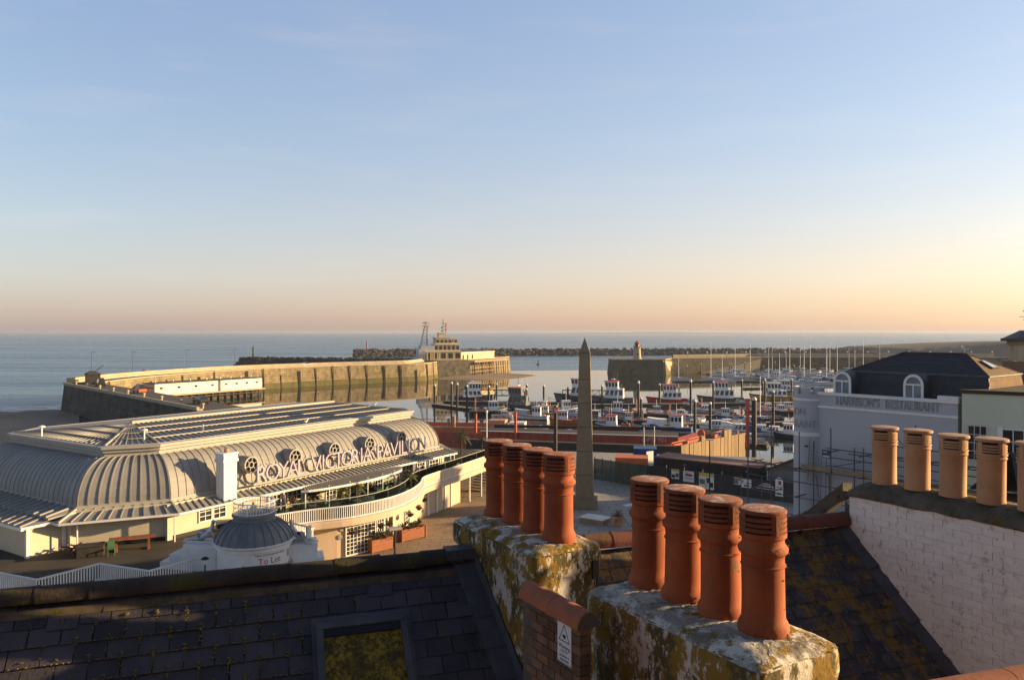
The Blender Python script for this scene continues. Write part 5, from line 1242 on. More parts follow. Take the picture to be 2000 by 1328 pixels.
# mansard and upper hip
ME = [(.45,1.0),(HW+1.3,1.0),(HW+1.3,7.2),(.45,7.2)]; MU = [(1.05,1.65),(HW+1.0,1.65),(HW+1.0,6.7),(1.05,6.7)]
z0, z1, z2 = 16.3, 18.42, 19.62
RG1, RG2 = (3.5,4.2), (HW-1.1,4.2)
b = MB().loft([[(*p,z0) for p in ME], [(*p,z1) for p in MU]], caps=False)
mans = b.build('mansard', M['town_slate'], hs)
def shingles(root, a0, a1, c0, c1, rows, per, m, skipf=None):   # courses of real slates between two edges
    a0, a1, c0, c1 = map(Vector, (a0, a1, c0, c1)); nrm = (a1-a0).cross(c0-a0).normalized()
    if nrm.z < 0: nrm = -nrm
    for j in range(rows):
        l0, l1 = a0.lerp(c0, j/rows), a1.lerp(c1, j/rows); u0, u1 = a0.lerp(c0, (j+1)/rows), a1.lerp(c1, (j+1)/rows)
        b = MB(); n = max(2, int((l1-l0).length/per))
        for i in range(n):
            s0, s1 = (i+(.5 if j % 2 else 0))/n, (i+1+(.5 if j % 2 else 0))/n
            if j % 2 and i == 0: pass
            s1 = min(s1, 1); g_ = .012/max(.1,(l1-l0).length); h_ = random.uniform(.016,.03)
            p, q, r_, s_ = l0.lerp(l1, s0+g_), l0.lerp(l1, s1-g_), u0.lerp(u1, s1-g_), u0.lerp(u1, s0+g_)
            if s1-s0 < .004: continue
            b.add([p+nrm*h_, q+nrm*h_, r_+nrm*.004, s_+nrm*.004, p, q], [(0,1,2,3),(0,1,5,4)])
        stuff(b.build('slate_course', m, root))
shingles(hs, (*ME[0],z0), (*ME[1],z0), (*MU[0],z1), (*MU[1],z1), 8, .28, M['town_slate'])
shingles(hs, (*MU[0],z1+.05), (*MU[1],z1+.05), (*RG1,z2), (*RG2,z2), 12, .28, M['town_slate'])
shingles(hs, (*ME[1],z0), (*ME[2],z0), (*MU[1],z1), (*MU[2],z1), 8, .3, M['town_tile_sunlit'])
shingles(hs, (*MU[1],z1+.05), (*MU[2],z1+.05), (*RG2,z2), (*RG2,z2), 12, .3, M['town_tile_sunlit'])
MB().add([(*p,z1+.03) for p in MU]+[(*RG1,z2-.02),(*RG2,z2-.02)], [(0,1,5,4),(1,2,5),(2,3,4,5),(3,0,4)]).build('roof', M['town_slate'], hs)
for a, c in (((*MU[0],z1),(*RG1,z2)),((*MU[1],z1),(*RG2,z2)),((*RG1,z2),(*RG2,z2)),((*MU[2],z1),(*RG2,z2))): MB().tube(a, c, .085, 8).build('hip_tile', M['ridge_dark'], hs)
MB().sweep(MU, [(-.02,z1-.05),(.09,z1-.03),(.09,z1+.05),(-.02,z1+.07)], True).build('eaves_roll', M['lead'], hs)
rq = lambda s, t_, h: tuple(Vector((*MU[1],z1+.05)).lerp(Vector((*MU[2],z1+.05)), s).lerp(Vector((*RG2,z2)), t_)+Vector((.5,0,.8)).normalized()*h)
rwn = MB().loft([[rq(.36,.25,h), rq(.62,.25,h), rq(.60,.62,h), rq(.38,.62,h)] for h in (.0,.13)]).build('roof_window', M['lead'], hs)
MB().add([rq(.385,.285,.135), rq(.595,.285,.135), rq(.58,.585,.135), rq(.40,.585,.135)], [(0,1,2,3)]).build('pane', mat('sky_glass', (.5,.52,.55), .05, spec=1.0), rwn)
for x in (1.35, 5.75):                                         # round-headed dormers
    zb, ww, zs_ = ZP-.05, .46, ZP+.72
    arch = lambda w_, y, ex=0: [(x-w_, y, zb), (x-w_, y, zs_)]+[(x-w_*math.cos(math.pi*k/14), y, zs_+(w_*1.12+ex)*math.sin(math.pi*k/14)) for k in range(1,14)]+[(x+w_, y, zs_), (x+w_, y, zb)]
    d = MB().loft([arch(.60,.42), arch(.60,2.0)], closed=True).build('dormer', M['town_slate'], hs, smooth=40)
    fr = MB(); o_, i_ = arch(.58,.36), arch(.44,.36); n = len(o_)
    fr.loft([arch(.58,.44), o_, i_, arch(.44,.44)], closed=False)
    fr.bx(x-.45,x+.45,.345,.42,zs_-.02,zs_+.08); fr.bx(x-.035,x+.035,.35,.42,zb,zs_); fr.bx(x-.6,x+.6,.30,.44,zb-.06,zb+.02)
    fr.build('window_frame', M['white'], d); MB().face(arch(.45,.41)).build('pane', mat('dormer_glass', (.20,.23,.24), .1, (.10,.12,.13), 1.4), d)
# pale green neighbour
CO = Vector((HO[0]+.63*HW+.05, HO[1]-.777*HW-.3)); CRZ = math.atan2(-.6, .8)
cb = thing('pale_green_building', 'pale green rendered building with white French doors beside the restaurant', 'building', (*CO, 0), CRZ)
MB().bx(0,13,0,7,4.4,17.55).build('wall', M['green_cream'], cb); MB().bx(-.1,13.1,-.12,7.1,17.55,17.75).build('roof_edge', M['ridge_dark'], cb)
for x, wd, z0_, nx_ in ((.75,.85,13.9,3),): window(cb, x, -.0, z0_, 15.75, wd, nx_, 4, mf='boat_pale')
f = window(cb, 3.0, -.0, 13.1, 15.65, 2.3, 4, 4, name='french_door')
MB().bx(1.7,1.95,-.12,-.01,13.05,15.8).bx(2.9,3.1,-.12,-.01,13.05,15.7).build('door_jamb', M['white'], f)
# scaffold in front
sf = thing('scaffold', 'grey tube scaffold with boards and ladders round the turret and wall', 'scaffold', (*HO, 0), HRZ)
std = [(-4.0,-2.0,14.6),(-2.55,-1.5,15.2),(-2.3,.9,14.2),(-.62,-1.35,14.55),(.35,-1.3,14.0),(1.55,-1.4,15.0),(.95,-.5,12.0),(2.6,-.5,13.8),(3.6,-1.35,14.0),(4.6,-.5,14.2),(5.35,-1.35,15.4),(6.3,-.6,15.55),(7.3,-1.35,14.8),(9.2,-1.5,15.1),(11.2,-1.5,14.7)]
for x, y, z in std: MB().tube((x,y,4.6), (x,y,z), .04, 6).build('standard', M['steel'], sf)
for z, x0_, x1_ in ((7.2,-4.2,1.8),(9.1,-4.3,1.8),(10.3,-4.2,12),(11.3,-4.3,12),(12.15,-4.4,12),(12.62,1.2,12),(13.15,1.2,12),(13.7,1.2,12),(14.3,4.8,12)):
    MB().tube((x0_,-1.36-(.5 if x0_ < 0 else 0)*0,z), (x1_,-1.38,z+random.uniform(-.04,.04)), .036, 6).build('ledger', M['steel'], sf)
for z, x0_, x1_ in ((10.3,2.0,11),(12.15,2,11),(13.3,2.2,11)): MB().tube((x0_,-.5,z+.08), (x1_,-.5,z+.08), .036, 6).build('ledger', M['steel'], sf)
for z in (7.3,9.2,10.4,12.2,13.5):
    for x in (-4.0,-2.55,-.62,1.55,3.6,5.35,7.3,9.2,11.2):
        if z < 12.5 or x > 1: MB().tube((x,-1.9,z),(x,-.2,z+.02), .036, 6).build('transom', M['steel'], sf)
MB().tube((.5,-1.3,11.9),(1.6,-1.35,5.0),.026).tube((1.6,-1.3,12.6),(3.4,-1.3,13.1),.026).tube((-4.3,-2.2,12.05),(-.3,-1.0,11.95),.03).tube((-4.4,-1.0,12.3),(-.4,-1.7,12.1),.03).tube((5.4,-1.35,15),(7.2,-1.35,13),.026).build('brace', M['steel'], sf)
for k in range(3): MB().bx(-.5,11.5,-1.28+k*.24,-1.06+k*.24,12.22,12.26).build('scaffold_board', M['timber_lit'], sf)
MB().bx(-.5,4.6,-1.34,-1.30,12.24,12.48).build('toe_board', M['timber_lit'], sf)
b = MB()
for x, zA, zB in ((-.25,11.4,14.0),(.55,5.0,12.9)):
    for q in (0,.34): b.tube((x+q,-.95,zA),(x+q-.1,-.55,zB),.02,5)
    for k in range(int((zB-zA)/.26)): b.tube((x,-.95+.4*k*.26/(zB-zA),zA+.1+k*.26),(x+.34,-.95+.4*k*.26/(zB-zA),zA+.1+k*.26),.013,4)
b.build('ladder', M['steel'], sf)
t = thing('scaffold_sign', 'small dark blue contractor board tied to the scaffold', 'sign', (*HO, 0), HRZ)
MB().bx(1.0,1.55,-1.46,-1.43,13.1,13.62).build('sign_plate', M['blue_sign'], t); MB().bx(1.06,1.49,-1.468,-1.461,13.16,13.26).bx(1.06,1.35,-1.468,-1.461,13.45,13.5).build('text_line', M['boat_pale'], t)
gull('white gull standing on the ridge of the restaurant roof', tuple(Vector((HO[0],HO[1],0))+Vector((math.cos(HRZ)*(HW-1.2)-math.sin(HRZ)*4.2, math.sin(HRZ)*(HW-1.2)+math.cos(HRZ)*4.2, z2+.09))), 2)
# nearer dark roof behind the white stack
nr = thing('slate_house', 'house with a pale-speckled dark slate roof behind the buff pots', 'house', (20.5,26.5,-.5), R(-20))
q0, q1, q2, q3 = (-3.2,-3.5,14.9), (7,-3.5,14.9), (-2.6,1.0,17.05), (7,1.0,17.05)
MB().add([q0,q1,q3,q2,(-3.2,5,14.9),(7,5,14.9)], [(0,1,2,3),(3,2,5,4)]).build('roof', M['town_slate'], nr); MB().bx(-3.0,6.8,-3.2,4.8,4.4,14.88).build('wall', M['brick_far'], nr)
shingles(nr, q0, q1, q2, q3, 11, .42, M['town_slate'])
# bell turret and the houses behind the restaurant
bt = thing('bell_turret', 'stone bell turret with two lit openings and weathervane above the roofs', 'bell tower', (54.5,81.5,0), R(-8))
MB().bx(-1.6,1.6,-1.6,1.6,4.4,17.9).build('tower', M['brick_far'], bt)
b = MB()
for x in (-1.0,-.08,.92): b.bx(x-.16,x+.24 if x < .5 else x+.1,-1.1,-.8,17.9,19.55); b.bx(x-.16,x+.24 if x < .5 else x+.1,.8,1.1,17.9,19.55)
b.build('pillar', M['harbour_stone_clean'], bt); MB().bx(-1.3,1.3,-1.25,1.25,19.55,20.0).build('head', M['granite'], bt)
MB().bx(-1.75,1.75,-1.6,1.6,20.0,20.3).build('cornice', M['dark_stone'], bt); MB().rb((0,0),3.2,3.0,20.3,21.15,0,.25).build('cap', M['lead'], bt)
MB().tube((0,0,21.1),(0,0,23.6),.05).tube((-.6,0,22.6),(.6,0,22.6),.03).tube((0,-.5,22.3),(0,.5,22.3),.03).tube((-.25,0,23.2),(.3,0,23.2),.06).build('weathervane', M['black'], bt)
hl = [((47,70),12,8,14.2,'dark slate house just behind the restaurant roof'),((60,74),14,9,17.0,'taller brick house behind the restaurant, near the bell turret'),((70,92),16,10,17.3,'long dark house beyond the bell turret'),((66,60),12,9,16,'brick house behind the pale green building'),((84,76),14,10,19,'tall terrace house up the hill behind the restaurant')]
for (x, y), L_, D_, z, lab in hl:
    t = thing('town_house', lab, 'house', (x,y,0), R(-25)); MB().bx(-L_/2,L_/2,-D_/2,D_/2,4.4,z-2.6).build('wall', M['brick_far'], t)
    MB().add([(-L_/2-.3,-D_/2-.3,z-2.6),(L_/2+.3,-D_/2-.3,z-2.6),(L_/2+.3,D_/2+.3,z-2.6),(-L_/2-.3,D_/2+.3,z-2.6),(-L_/2-.3,0,z),(L_/2+.3,0,z)], [(0,1,5,4),(2,3,4,5),(1,2,5),(3,0,4)]).build('roof', M['town_slate'], t)
    for k in range(4): window(t, -L_/2+1.5+k*(L_-3)/3, -D_/2, z-5, z-3.4, .9, 2, 2)
    MB().bx(L_/2-1.5,L_/2-.6,-.5,.5,z-1.2,z+.9).build('chimney', M['brick_far'], t)

# unseen tall houses added behind the viewpoint to block sky light
for (x, y, L_, D_, z, lab) in ((-9,-9,13,9,27,'unseen tall house added behind the viewpoint to block sky, beach side'),(4.5,-9.5,13,9,29,'unseen tall house added directly behind the viewpoint to block sky'),(19,-8,14,10,27.5,'unseen tall house added behind the viewpoint to block sky, town side')):
    t = thing('sky_blocker_house', lab, 'house', (x,y,0), R(0)); MB().bx(-L_/2,L_/2,-D_/2,D_/2,4.4,z-2.6).build('wall', M['brick_far'], t)
    MB().add([(-L_/2-.1,-D_/2-.3,z-2.6),(L_/2+.1,-D_/2-.3,z-2.6),(L_/2+.1,D_/2+.3,z-2.6),(-L_/2-.1,D_/2+.3,z-2.6),(-L_/2-.1,0,z),(L_/2+.1,0,z)], [(0,1,5,4),(2,3,4,5),(1,2,5),(3,0,4)]).build('roof', M['town_slate'], t)
    for k in range(4): window(t, -L_/2+1.5+k*(L_-3)/3, D_/2, z-6, z-4.2, 1.0, 2, 2, nrm=(0,1))
# ================================================================ HARBOUR: piers and breakwaters
def wall_run(name, lab, cat, pts_in, width, ztop, m, parap=None, road=True, posts=0, post_m='timber', weed=None):
    t = thing(name, lab, cat, (0,0,0))
    outp = offset(pts_in, -width)
    n = len(pts_in)
    b = MB(); batt = offset(pts_in, .9)
    b.loft([[(*p,-1.0) for p in batt], [(*p,ztop) for p in pts_in], [(*p,ztop) for p in outp], [(*p,-1.0) for p in outp]], closed=False)
    b.face([(*batt[0],-1),(*pts_in[0],ztop),(*outp[0],ztop),(*outp[0],-1)]); b.face([(*batt[-1],-1),(*pts_in[-1],ztop),(*outp[-1],ztop),(*outp[-1],-1)])
    b.build('masonry', m, t, fix=True)
    if weed:
        w0, w1 = offset(pts_in, .9+.02), offset(pts_in, .9*(1-(weed+1)/(ztop+1))+.03)
        MB().loft([[(*p,-1.0) for p in w0], [(*p,weed) for p in w1]], closed=False).build('weed_band', M['weed'], t)
    MB().sweep(pts_in, [(-.9,ztop),(.18,ztop),(.18,ztop+.32),(-.9,ztop+.34),(-.9,ztop)]).build('coping', M['harbour_stone_clean'], t)
    if road: MB().loft([[(*p,ztop+.02) for p in offset(pts_in,-.9)], [(*p,ztop+.02) for p in offset(pts_in,-width+2.2)]], closed=False).build('roadway', M['road'], t)
    if parap:
        MB().sweep(outp, [(0,ztop),(2.0,ztop),(2.0,ztop+parap*.55),(1.2,ztop+parap*.55),(1.2,ztop+parap),(0,ztop+parap),(0,ztop)]).build('parapet', M['harbour_stone_clean'], t)
    if posts:
        for x, y, a in along(offset(pts_in, .75), posts, posts*.4):
            h = ztop+random.choice((-.3,-1.2,-2.4,.2)); b = MB(); nrm = Vector((math.sin(a), -math.cos(a)))
            b.beam((x+nrm.x*.2,y+nrm.y*.2,-1), (x-nrm.x*.35,y-nrm.y*.35,h), .26, .24)
            if random.random() < .3: b.beam((x+nrm.x*.2+.6*math.cos(a),y+nrm.y*.2+.6*math.sin(a),-1), (x-nrm.x*.35+.6*math.cos(a),y-nrm.y*.35+.6*math.sin(a),h), .34, .30)
            b.build('fender_post', M[post_m], t)
    return t
EP = smooth_path([(-110,206),(-108.5,236),(-95,275),(-72,302),(-52,318),(-38,330),(-33,352)], 4)
wall_run('east_pier', 'long curved stone harbour pier with timber fenders and sunlit green-stained wall', 'pier', EP, 9.5, 7.3, M['harbour_stone'], 1.3, True, 7.5, weed=2.1)
arm = [(-56,137),(-88,171),(-119,204)]
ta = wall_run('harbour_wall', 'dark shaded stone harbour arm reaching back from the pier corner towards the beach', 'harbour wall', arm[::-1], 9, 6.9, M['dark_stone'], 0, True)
MB().beam((-56,137,7.35), (-119,204,7.35), .5, .5).build('kerb', M['harbour_stone_clean'], ta)
for i in range(9):
    p = Vector((-58,140)).lerp(Vector((-117,203)), i/8)+Vector((1.2,1.0))
    t = thing('mooring_bollard', 'pale bollard along the edge of the stone harbour arm', 'bollard', (p.x,p.y,6.92), 0, 'pale bollards along the harbour arm')
    MB().lathe([(.25,0),(.22,.6),(.36,.7),(.36,.95),(.1,1.05)], n=10).build('bollard_post', M['harbour_stone_clean'], t)
# pier end block with timber jetty
end = [(-33,352),(-21,364),(-20,372),(-4,400),(-1.5,412)]
tE = wall_run('stone_pier', 'sunlit stone pier head carrying the harbour control tower', 'pier head', end, 18, 7.6, M['harbour_stone'], 1.2, True)
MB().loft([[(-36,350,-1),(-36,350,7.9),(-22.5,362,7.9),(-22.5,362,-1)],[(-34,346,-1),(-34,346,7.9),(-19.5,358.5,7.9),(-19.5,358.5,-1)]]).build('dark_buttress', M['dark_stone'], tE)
jt = thing('timber_jetty', 'timber jetty with a row of slanting piles against the sunlit pier head', 'jetty', (0,0,0))
J0, J1 = Vector((-20.5,363)), Vector((-5.0,392)); jn = Vector(((J1-J0).y, -(J1-J0).x)).normalized()
for i in range(15):
    p = J0.lerp(J1, i/14)+jn*3.0
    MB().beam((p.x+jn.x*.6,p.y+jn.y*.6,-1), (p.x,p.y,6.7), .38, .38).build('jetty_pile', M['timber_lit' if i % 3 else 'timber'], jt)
for z, d in ((6.9,3.2),(4.0,3.15),(2.3,3.2)):
    a, c = J0+jn*d, J1+jn*d; MB().beam((*a,z), (*c,z), .35, .4 if z < 6 else .7).build('waling', M['timber_lit'], jt)
a, c = J0+jn*1.6, J1+jn*1.6; MB().beam((*a,7.3), (*c,7.3), 3.4, .25).build('jetty_deck', M['harbour_stone_clean'], jt)
b = MB(); a, c = J0+jn*3.1, J1+jn*3.1
for i in range(22): p = a.lerp(c, i/21); b.beam((*p,7.4),(*p,8.5),.06,.06)
b.beam((*a,8.5),(*c,8.5),.08,.08); b.beam((*a,8.0),(*c,8.0),.06,.06); b.build('jetty_rail', M['steel'], jt)
# control tower and long sheds on the pier head
TW = Vector((-36.5,356)); ct = thing('control_tower', 'cream tiered harbour control tower with lattice masts on the pier head', 'control tower', (*TW, 7.62), R(18))
def tier(x0,x1,y0,y1,z0,z1,m='tower_cream',wins=0,wz=None):
    o = MB().bx(x0,x1,y0,y1,z0,z1).build('storey', M[m], ct)
    MB().bx(x0-.25,x1+.25,y0-.25,y1+.25,z1,z1+.2).build('flat_roof', M['white'], o)
    if wins:
        wz = wz or (z0+.9, z1-.5); n = wins; w_ = (x1-x0)/n
        for i in range(n): MB().bx(x0+w_*i+w_*.18,x0+w_*(i+1)-w_*.18,y0-.05,y0+.02,*wz).build('window', M['glass_dark'], o)
        for i in range(3): d_ = (y1-y0)/3; MB().bx(x1-.02,x1+.05,y0+d_*i+d_*.2,y0+d_*(i+1)-d_*.2,*wz).build('window', M['glass_dark'], o)
tier(-3,11,0,7,0,3.6,wins=5); tier(.5,10.5,.4,6.5,3.6,6.6,wins=6); tier(1.2,7.5,.8,6,6.6,9.4,wins=4,wz=(7.4,8.6)); tier(5.2,9.8,1,5,6.6,9.0,wins=3); tier(2.5,5,2,4.5,9.6,11.4)
MB().bx(-5.5,-3,0,6,0,4.8).bx(-4.6,.5,.2,6,3.6,6.2).build('white_annexe', M['house_white'], ct)
for q in range(4): MB().bx(-2.6+q*1.3,-2.1+q*1.3,-.6,-.3,0,3.4).build('column', M['tower_cream'], ct)
b = MB()
for sx in (-1,1):
    for sy in (-1,1): b.tube((-3.2+sx*1.3,3+sy*1.3,4.8), (-2.2+sx*.55,3+sy*.55,14.2), .10, 5)
for k in range(7):
    z = 5.5+k*1.3; f = 1.3-.75*k/7
    b.tube((-3.2+k*.14-f,3-f,z),(-3.2+k*.14+f,3-f,z+1.2),.06,4).tube((-3.2+k*.14+f,3-f,z),(-3.2+k*.14-f,3-f,z+1.2),.06,4)
b.build('lattice_mast', M['steel'], ct); MB().bx(-3.4,-1,1.8,4.2,14.2,14.5).bx(-2.6,-1.8,2.6,3.4,14.5,16.2).bx(-3.6,-.8,2.9,3.1,15.4,15.8).build('radar_platform', M['house_white'], ct)
b = MB().tube((4.5,3,11.4),(4.5,3,17.5),.12,6).tube((5.6,3,9.4),(5.6,3,15.5),.1,6)
for z in (12.5,14,15.5): b.tube((4.5,2.2,z),(4.5,3.8,z),.1,5).tube((3.7,3,z),(6.0,3,z),.08,5)
b.build('signal_mast', M['steel'], ct)
for z, m in ((12.2,'teal'),(13.6,'teal'),(14.8,'beacon_red'),(13.0,'beacon_red')): MB().lathe([(0,z-.3),(.4,z-.2),(.4,z+.2),(0,z+.3)],(4.0 if m=='teal' else 5.6,2.6,0),8).build('signal_lantern', M[m], ct)
t = thing('pier_shed', 'long low cream shed stretching along the pier head beyond the tower', 'shed', (*(TW+Vector((11.5,5.5))), 7.62), R(60))
MB().bx(0,32,0,5,0,3.4).build('shed_wall', M['tower_cream'], t); MB().bx(-.3,32.3,-.3,5.3,3.4,3.65).build('flat_roof', M['white'], t)
for i in range(3): MB().bx(3+i*4,4.2+i*4,-.05,.02,.3,2.4).build('door', M['glass_dark'], t)
b = MB()
for i in range(18): b.tube((i*1.8,-.2,3.6),(i*1.8,-.2,4.7),.05,4)
b.tube((0,-.2,4.7),(31,-.2,4.7),.05,4); b.build('roof_rail', M['steel'], t)
ct.scale = (1.22,1.2,1.12)
# pontoon building with two white halls
A0, A1 = Vector((-103.5,222.5)), Vector((-82.6,253.5)); wa = math.atan2((A1-A0).y,(A1-A0).x); wL = (A1-A0).length
t = thing('quay_platform', 'low timber-piled quay under the white halls', 'quay', (*A0, 0), wa)
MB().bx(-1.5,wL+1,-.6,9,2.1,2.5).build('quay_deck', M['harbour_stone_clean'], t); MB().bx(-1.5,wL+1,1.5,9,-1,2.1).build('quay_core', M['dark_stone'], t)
for i in range(16): MB().bx(-1.0+i*2.45,-.6+i*2.45,-.5,-.1,-1,2.1).build('quay_pile', M['timber'], t)
MB().bx(-1.5,wL+1,-.62,-.55,1.2,1.5).build('waling', M['timber'], t)
for lab, x0_, x1_ in (('longer white flat-roofed hall at the harbour wall, with red-striped end', 0, wL*.56), ('white flat-roofed hall at the harbour wall, farther from the beach', wL*.585, wL)):
    h = thing('white_hall', lab, 'hall', (*A0, 2.52), wa, 'white quay halls')
    MB().bx(x0_,x1_,0,6,0,3.3).build('hall_wall', M['shed_white'], h); MB().bx(x0_-.25,x1_+.25,-.25,6.25,3.3,3.5).build('flat_roof', M['road'], h)
    for k in range(4):
        x = x0_+2+(x1_-x0_-4)*k/3; MB().bx(x-.45,x+.45,-.05,.02,1.7,2.3).build('window', M['glass_dark'], h)
        MB().lathe([(.12,3.5),(.12,3.8),(.28,3.85),(.2,4.1),(0,4.15)],(x,3,0),8).build('roof_cowl', M['white'], h)
    if x0_ == 0: MB().bx(-.06,.01,.6,5.4,1.9,2.3).build('red_stripe', M['boat_red'], h)
# west pier and lighthouse
WP = [(49,408),(49,371),(74,371),(77,382),(136,407),(190,409),(262,402)]
tw_ = thing('west_pier', 'stone pier on the far side of the marina with the lighthouse at its tip', 'pier', (0,0,0))
wpi = [(262,402),(190,409),(136,407),(80,386),(74,371),(49,370.5),(48.5,384)]
wpo = [(262,418),(190,424),(130,421),(84,402),(70,398),(50,397),(48.5,384)]
def foot(p, d=1.0):
    c = Vector((70,384)) if p[0] < 78 else Vector((p[0],p[1]+8)); v = (Vector(p)-c).normalized()*d; return (p[0]+v.x, p[1]+v.y)
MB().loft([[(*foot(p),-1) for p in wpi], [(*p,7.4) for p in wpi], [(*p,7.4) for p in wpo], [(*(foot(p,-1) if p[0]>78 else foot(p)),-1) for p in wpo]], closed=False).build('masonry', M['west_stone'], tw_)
MB().loft([[(*foot(p,1.02),-1) for p in ((78,384.5),(74,371))],[(78.05,385.4,7.38),(74.05,370.9,7.38)]], closed=False).build('sunlit_end', M['harbour_stone_clean'], tw_)  # paler sheet over the masonry, sunlight put into its colour
MB().loft([[(*foot(p,1.05),-1) for p in wpi], [(*foot(p,.68),1.5) for p in wpi]], closed=False).build('weed_band', M['weed'], tw_)
MB().sweep(wpi, [(.0,7.4),(-.2,7.4),(-.2,7.75),(1.0,7.75),(1.0,7.4)]).build('coping', M['harbour_stone_clean'], tw_)
MB().sweep(wpo[:4], [(-.6,7.4),(-.6,9.0),(.6,9.0),(.6,7.4)]).build('parapet', M['harbour_stone_clean'], tw_)
MB().loft([[(*foot((74.4,372.5),.1),-1),(*foot((80,386),.1),-1),(86,387.6,-1)],[(74.2,371.2,7.0),(80.4,385.2,6.0),(87,387,1.0)],[(73,373,7.0),(78,388,6.0),(86,391,1.0)]], closed=False).build('stair_wall', M['harbour_stone_clean'], tw_)
MB().loft([[(96,391,-1),(130,403.2,-1)],[(96,389.5,.6),(130,401.4,6.6)],[(96,392,.6),(130,404.5,6.6)]], closed=False).build('slipway', M['harbour_stone_clean'], tw_)
for i in range(16):
    p = Vector((90,390)).lerp(Vector((255,408)), i/15); p.y = 391+(p.x-80)*.30 if p.x < 136 else 408
    t = thing('pier_lamp', 'short pale lamp standard along the west pier', 'lamp', (p.x,p.y,7.76), 0, 'lamp standards along the west pier')
    MB().tube((0,0,0),(0,0,2.2),.12,6).build('column', M['steel'], t); MB().lathe([(0,2.2),(.35,2.3),(.3,2.9),(0,3.0)], n=8).build('lantern', M['white'], t)
lh = thing('lighthouse', 'small round stone lighthouse with red lantern roof on the west pier tip', 'lighthouse', (61.5,377.5,7.42)); lh.scale = (1.15,1.15,1.0)
MB().lathe([(2.0,0),(1.95,.5),(1.7,.7),(1.45,5.6),(1.75,5.8),(1.75,6.05),(0,6.1)], n=24).build('tower', M['harbour_stone_clean'], lh, smooth=30)
b = MB()
for i in range(12): a = math.pi*i/6; b.tube((1.7*math.cos(a),1.7*math.sin(a),6.05),(1.7*math.cos(a),1.7*math.sin(a),6.75),.05,4)
b.lathe([(1.68,6.72),(1.74,6.72),(1.74,6.8),(1.68,6.8)], n=16); b.build('gallery_rail', M['beacon_red'], lh)
MB().lathe([(1.0,6.1),(1.0,7.6)], n=12).build('lantern_glass', M['glass_dark'], lh)
b = MB()
for i in range(8): a = math.pi*i/4; b.tube((1.03*math.cos(a),1.03*math.sin(a),6.1),(1.03*math.cos(a),1.03*math.sin(a),7.6),.07,4)
b.build('lantern_bar', M['beacon_red'], lh); MB().lathe([(1.45,7.55),(1.35,7.7),(.5,8.7),(.22,8.9),(.22,9.2),(.05,9.3),(.04,10.1),(0,10.1)], n=16).build('lantern_roof', M['beacon_red'], lh, smooth=40)
MB().bx(-.4,.4,-1.75,-1.5,2.2,3.2).build('window', M['glass_dark'], lh)
# rock breakwaters
def rocks(name, pts, wd, h, n, m, big=1.6):
    b = MB()
    for _ in range(n):
        t_ = random.random()*(len(pts)-1); i = int(t_); p = Vector(pts[i]).lerp(Vector(pts[i+1]), t_-i); d = (Vector(pts[i+1])-Vector(pts[i])).normalized()
        o = random.uniform(-1,1); p += Vector((-d.y,d.x))*o*wd/2; z = h*(1-abs(o)**1.5)
        b.blob((p.x,p.y,z-.5+random.uniform(-.5,.6)), random.uniform(.6,1)*big, .75, .3)
    core = [[(pt[0]+nx_*wd*.42, pt[1]+ny_*wd*.42, z) for nx_, ny_, z in ((0,-1,-1),(0,-.5,h*.6),(0,0,h*.85),(0,.5,h*.6),(0,1,-1))] for pt in pts]
    b.loft(core, closed=False)
    o = stuff(b.build(name, m)); return o
rocks('rock_breakwater', [(-171,486),(-150,484),(-120,478),(-84,472),(-60,468)], 17, 4.6, 1100, M['rock_dark'])
rocks('rock_breakwater', [(-133,648),(-115,652),(-60,668),(0,684),(120,695),(250,700),(380,690),(460,660)], 22, 5.6, 2600, M['rock'], 2.0)
for lab, p, m, h in (('green beacon post on the dark inner breakwater tip', (-164,487), 'beacon_green', 7.6), ('red beacon tower on the sunlit tip of the far breakwater', (-123,651), 'beacon_red', 8.6)):
    t = thing('harbour_beacon', lab, 'beacon', (*p, 4.6), 0, 'breakwater beacons')
    MB().lathe([(1.2,0),(1.0,.8),(.62,.9),(.62,h-1.4),(.9,h-1.3),(.9,h-1.1),(.3,h-1.0),(.3,h),(0,h+.1)], n=14).build('beacon_tower', M[m], t, smooth=30)
    MB().lathe([(1.3,1.8),(1.3,1.95),(.6,1.95)], n=12).build('gallery', M[m], t)
t = thing('channel_buoy', 'small dark channel buoy in the harbour entrance', 'buoy', tuple(G(1051,713,0))); MB().lathe([(0,-.3),(1.0,-.2),(1.0,.5),(.4,.8),(.3,2.2),(.5,2.4),(0,3.0)], n=10).build('buoy_body', M['boat_black'], t)
for i, px in enumerate((179, 259, 365, 458)):
    Y = (235,243,262,285)[i]; t = thing('pier_lamp_post', 'tall thin lamp column along the curved east pier', 'lamp post', ((px-1000)/FPX*Y, Y, 7.3), 0, 'lamp columns along the east pier')
    MB().tube((0,0,0),(0,0,7.5),.10,6,.06).build('column', M['steel'], t); MB().beam((0,0,7.4),(1.2,0,7.5),.2,.1).build('lamp_head', M['steel'], t)
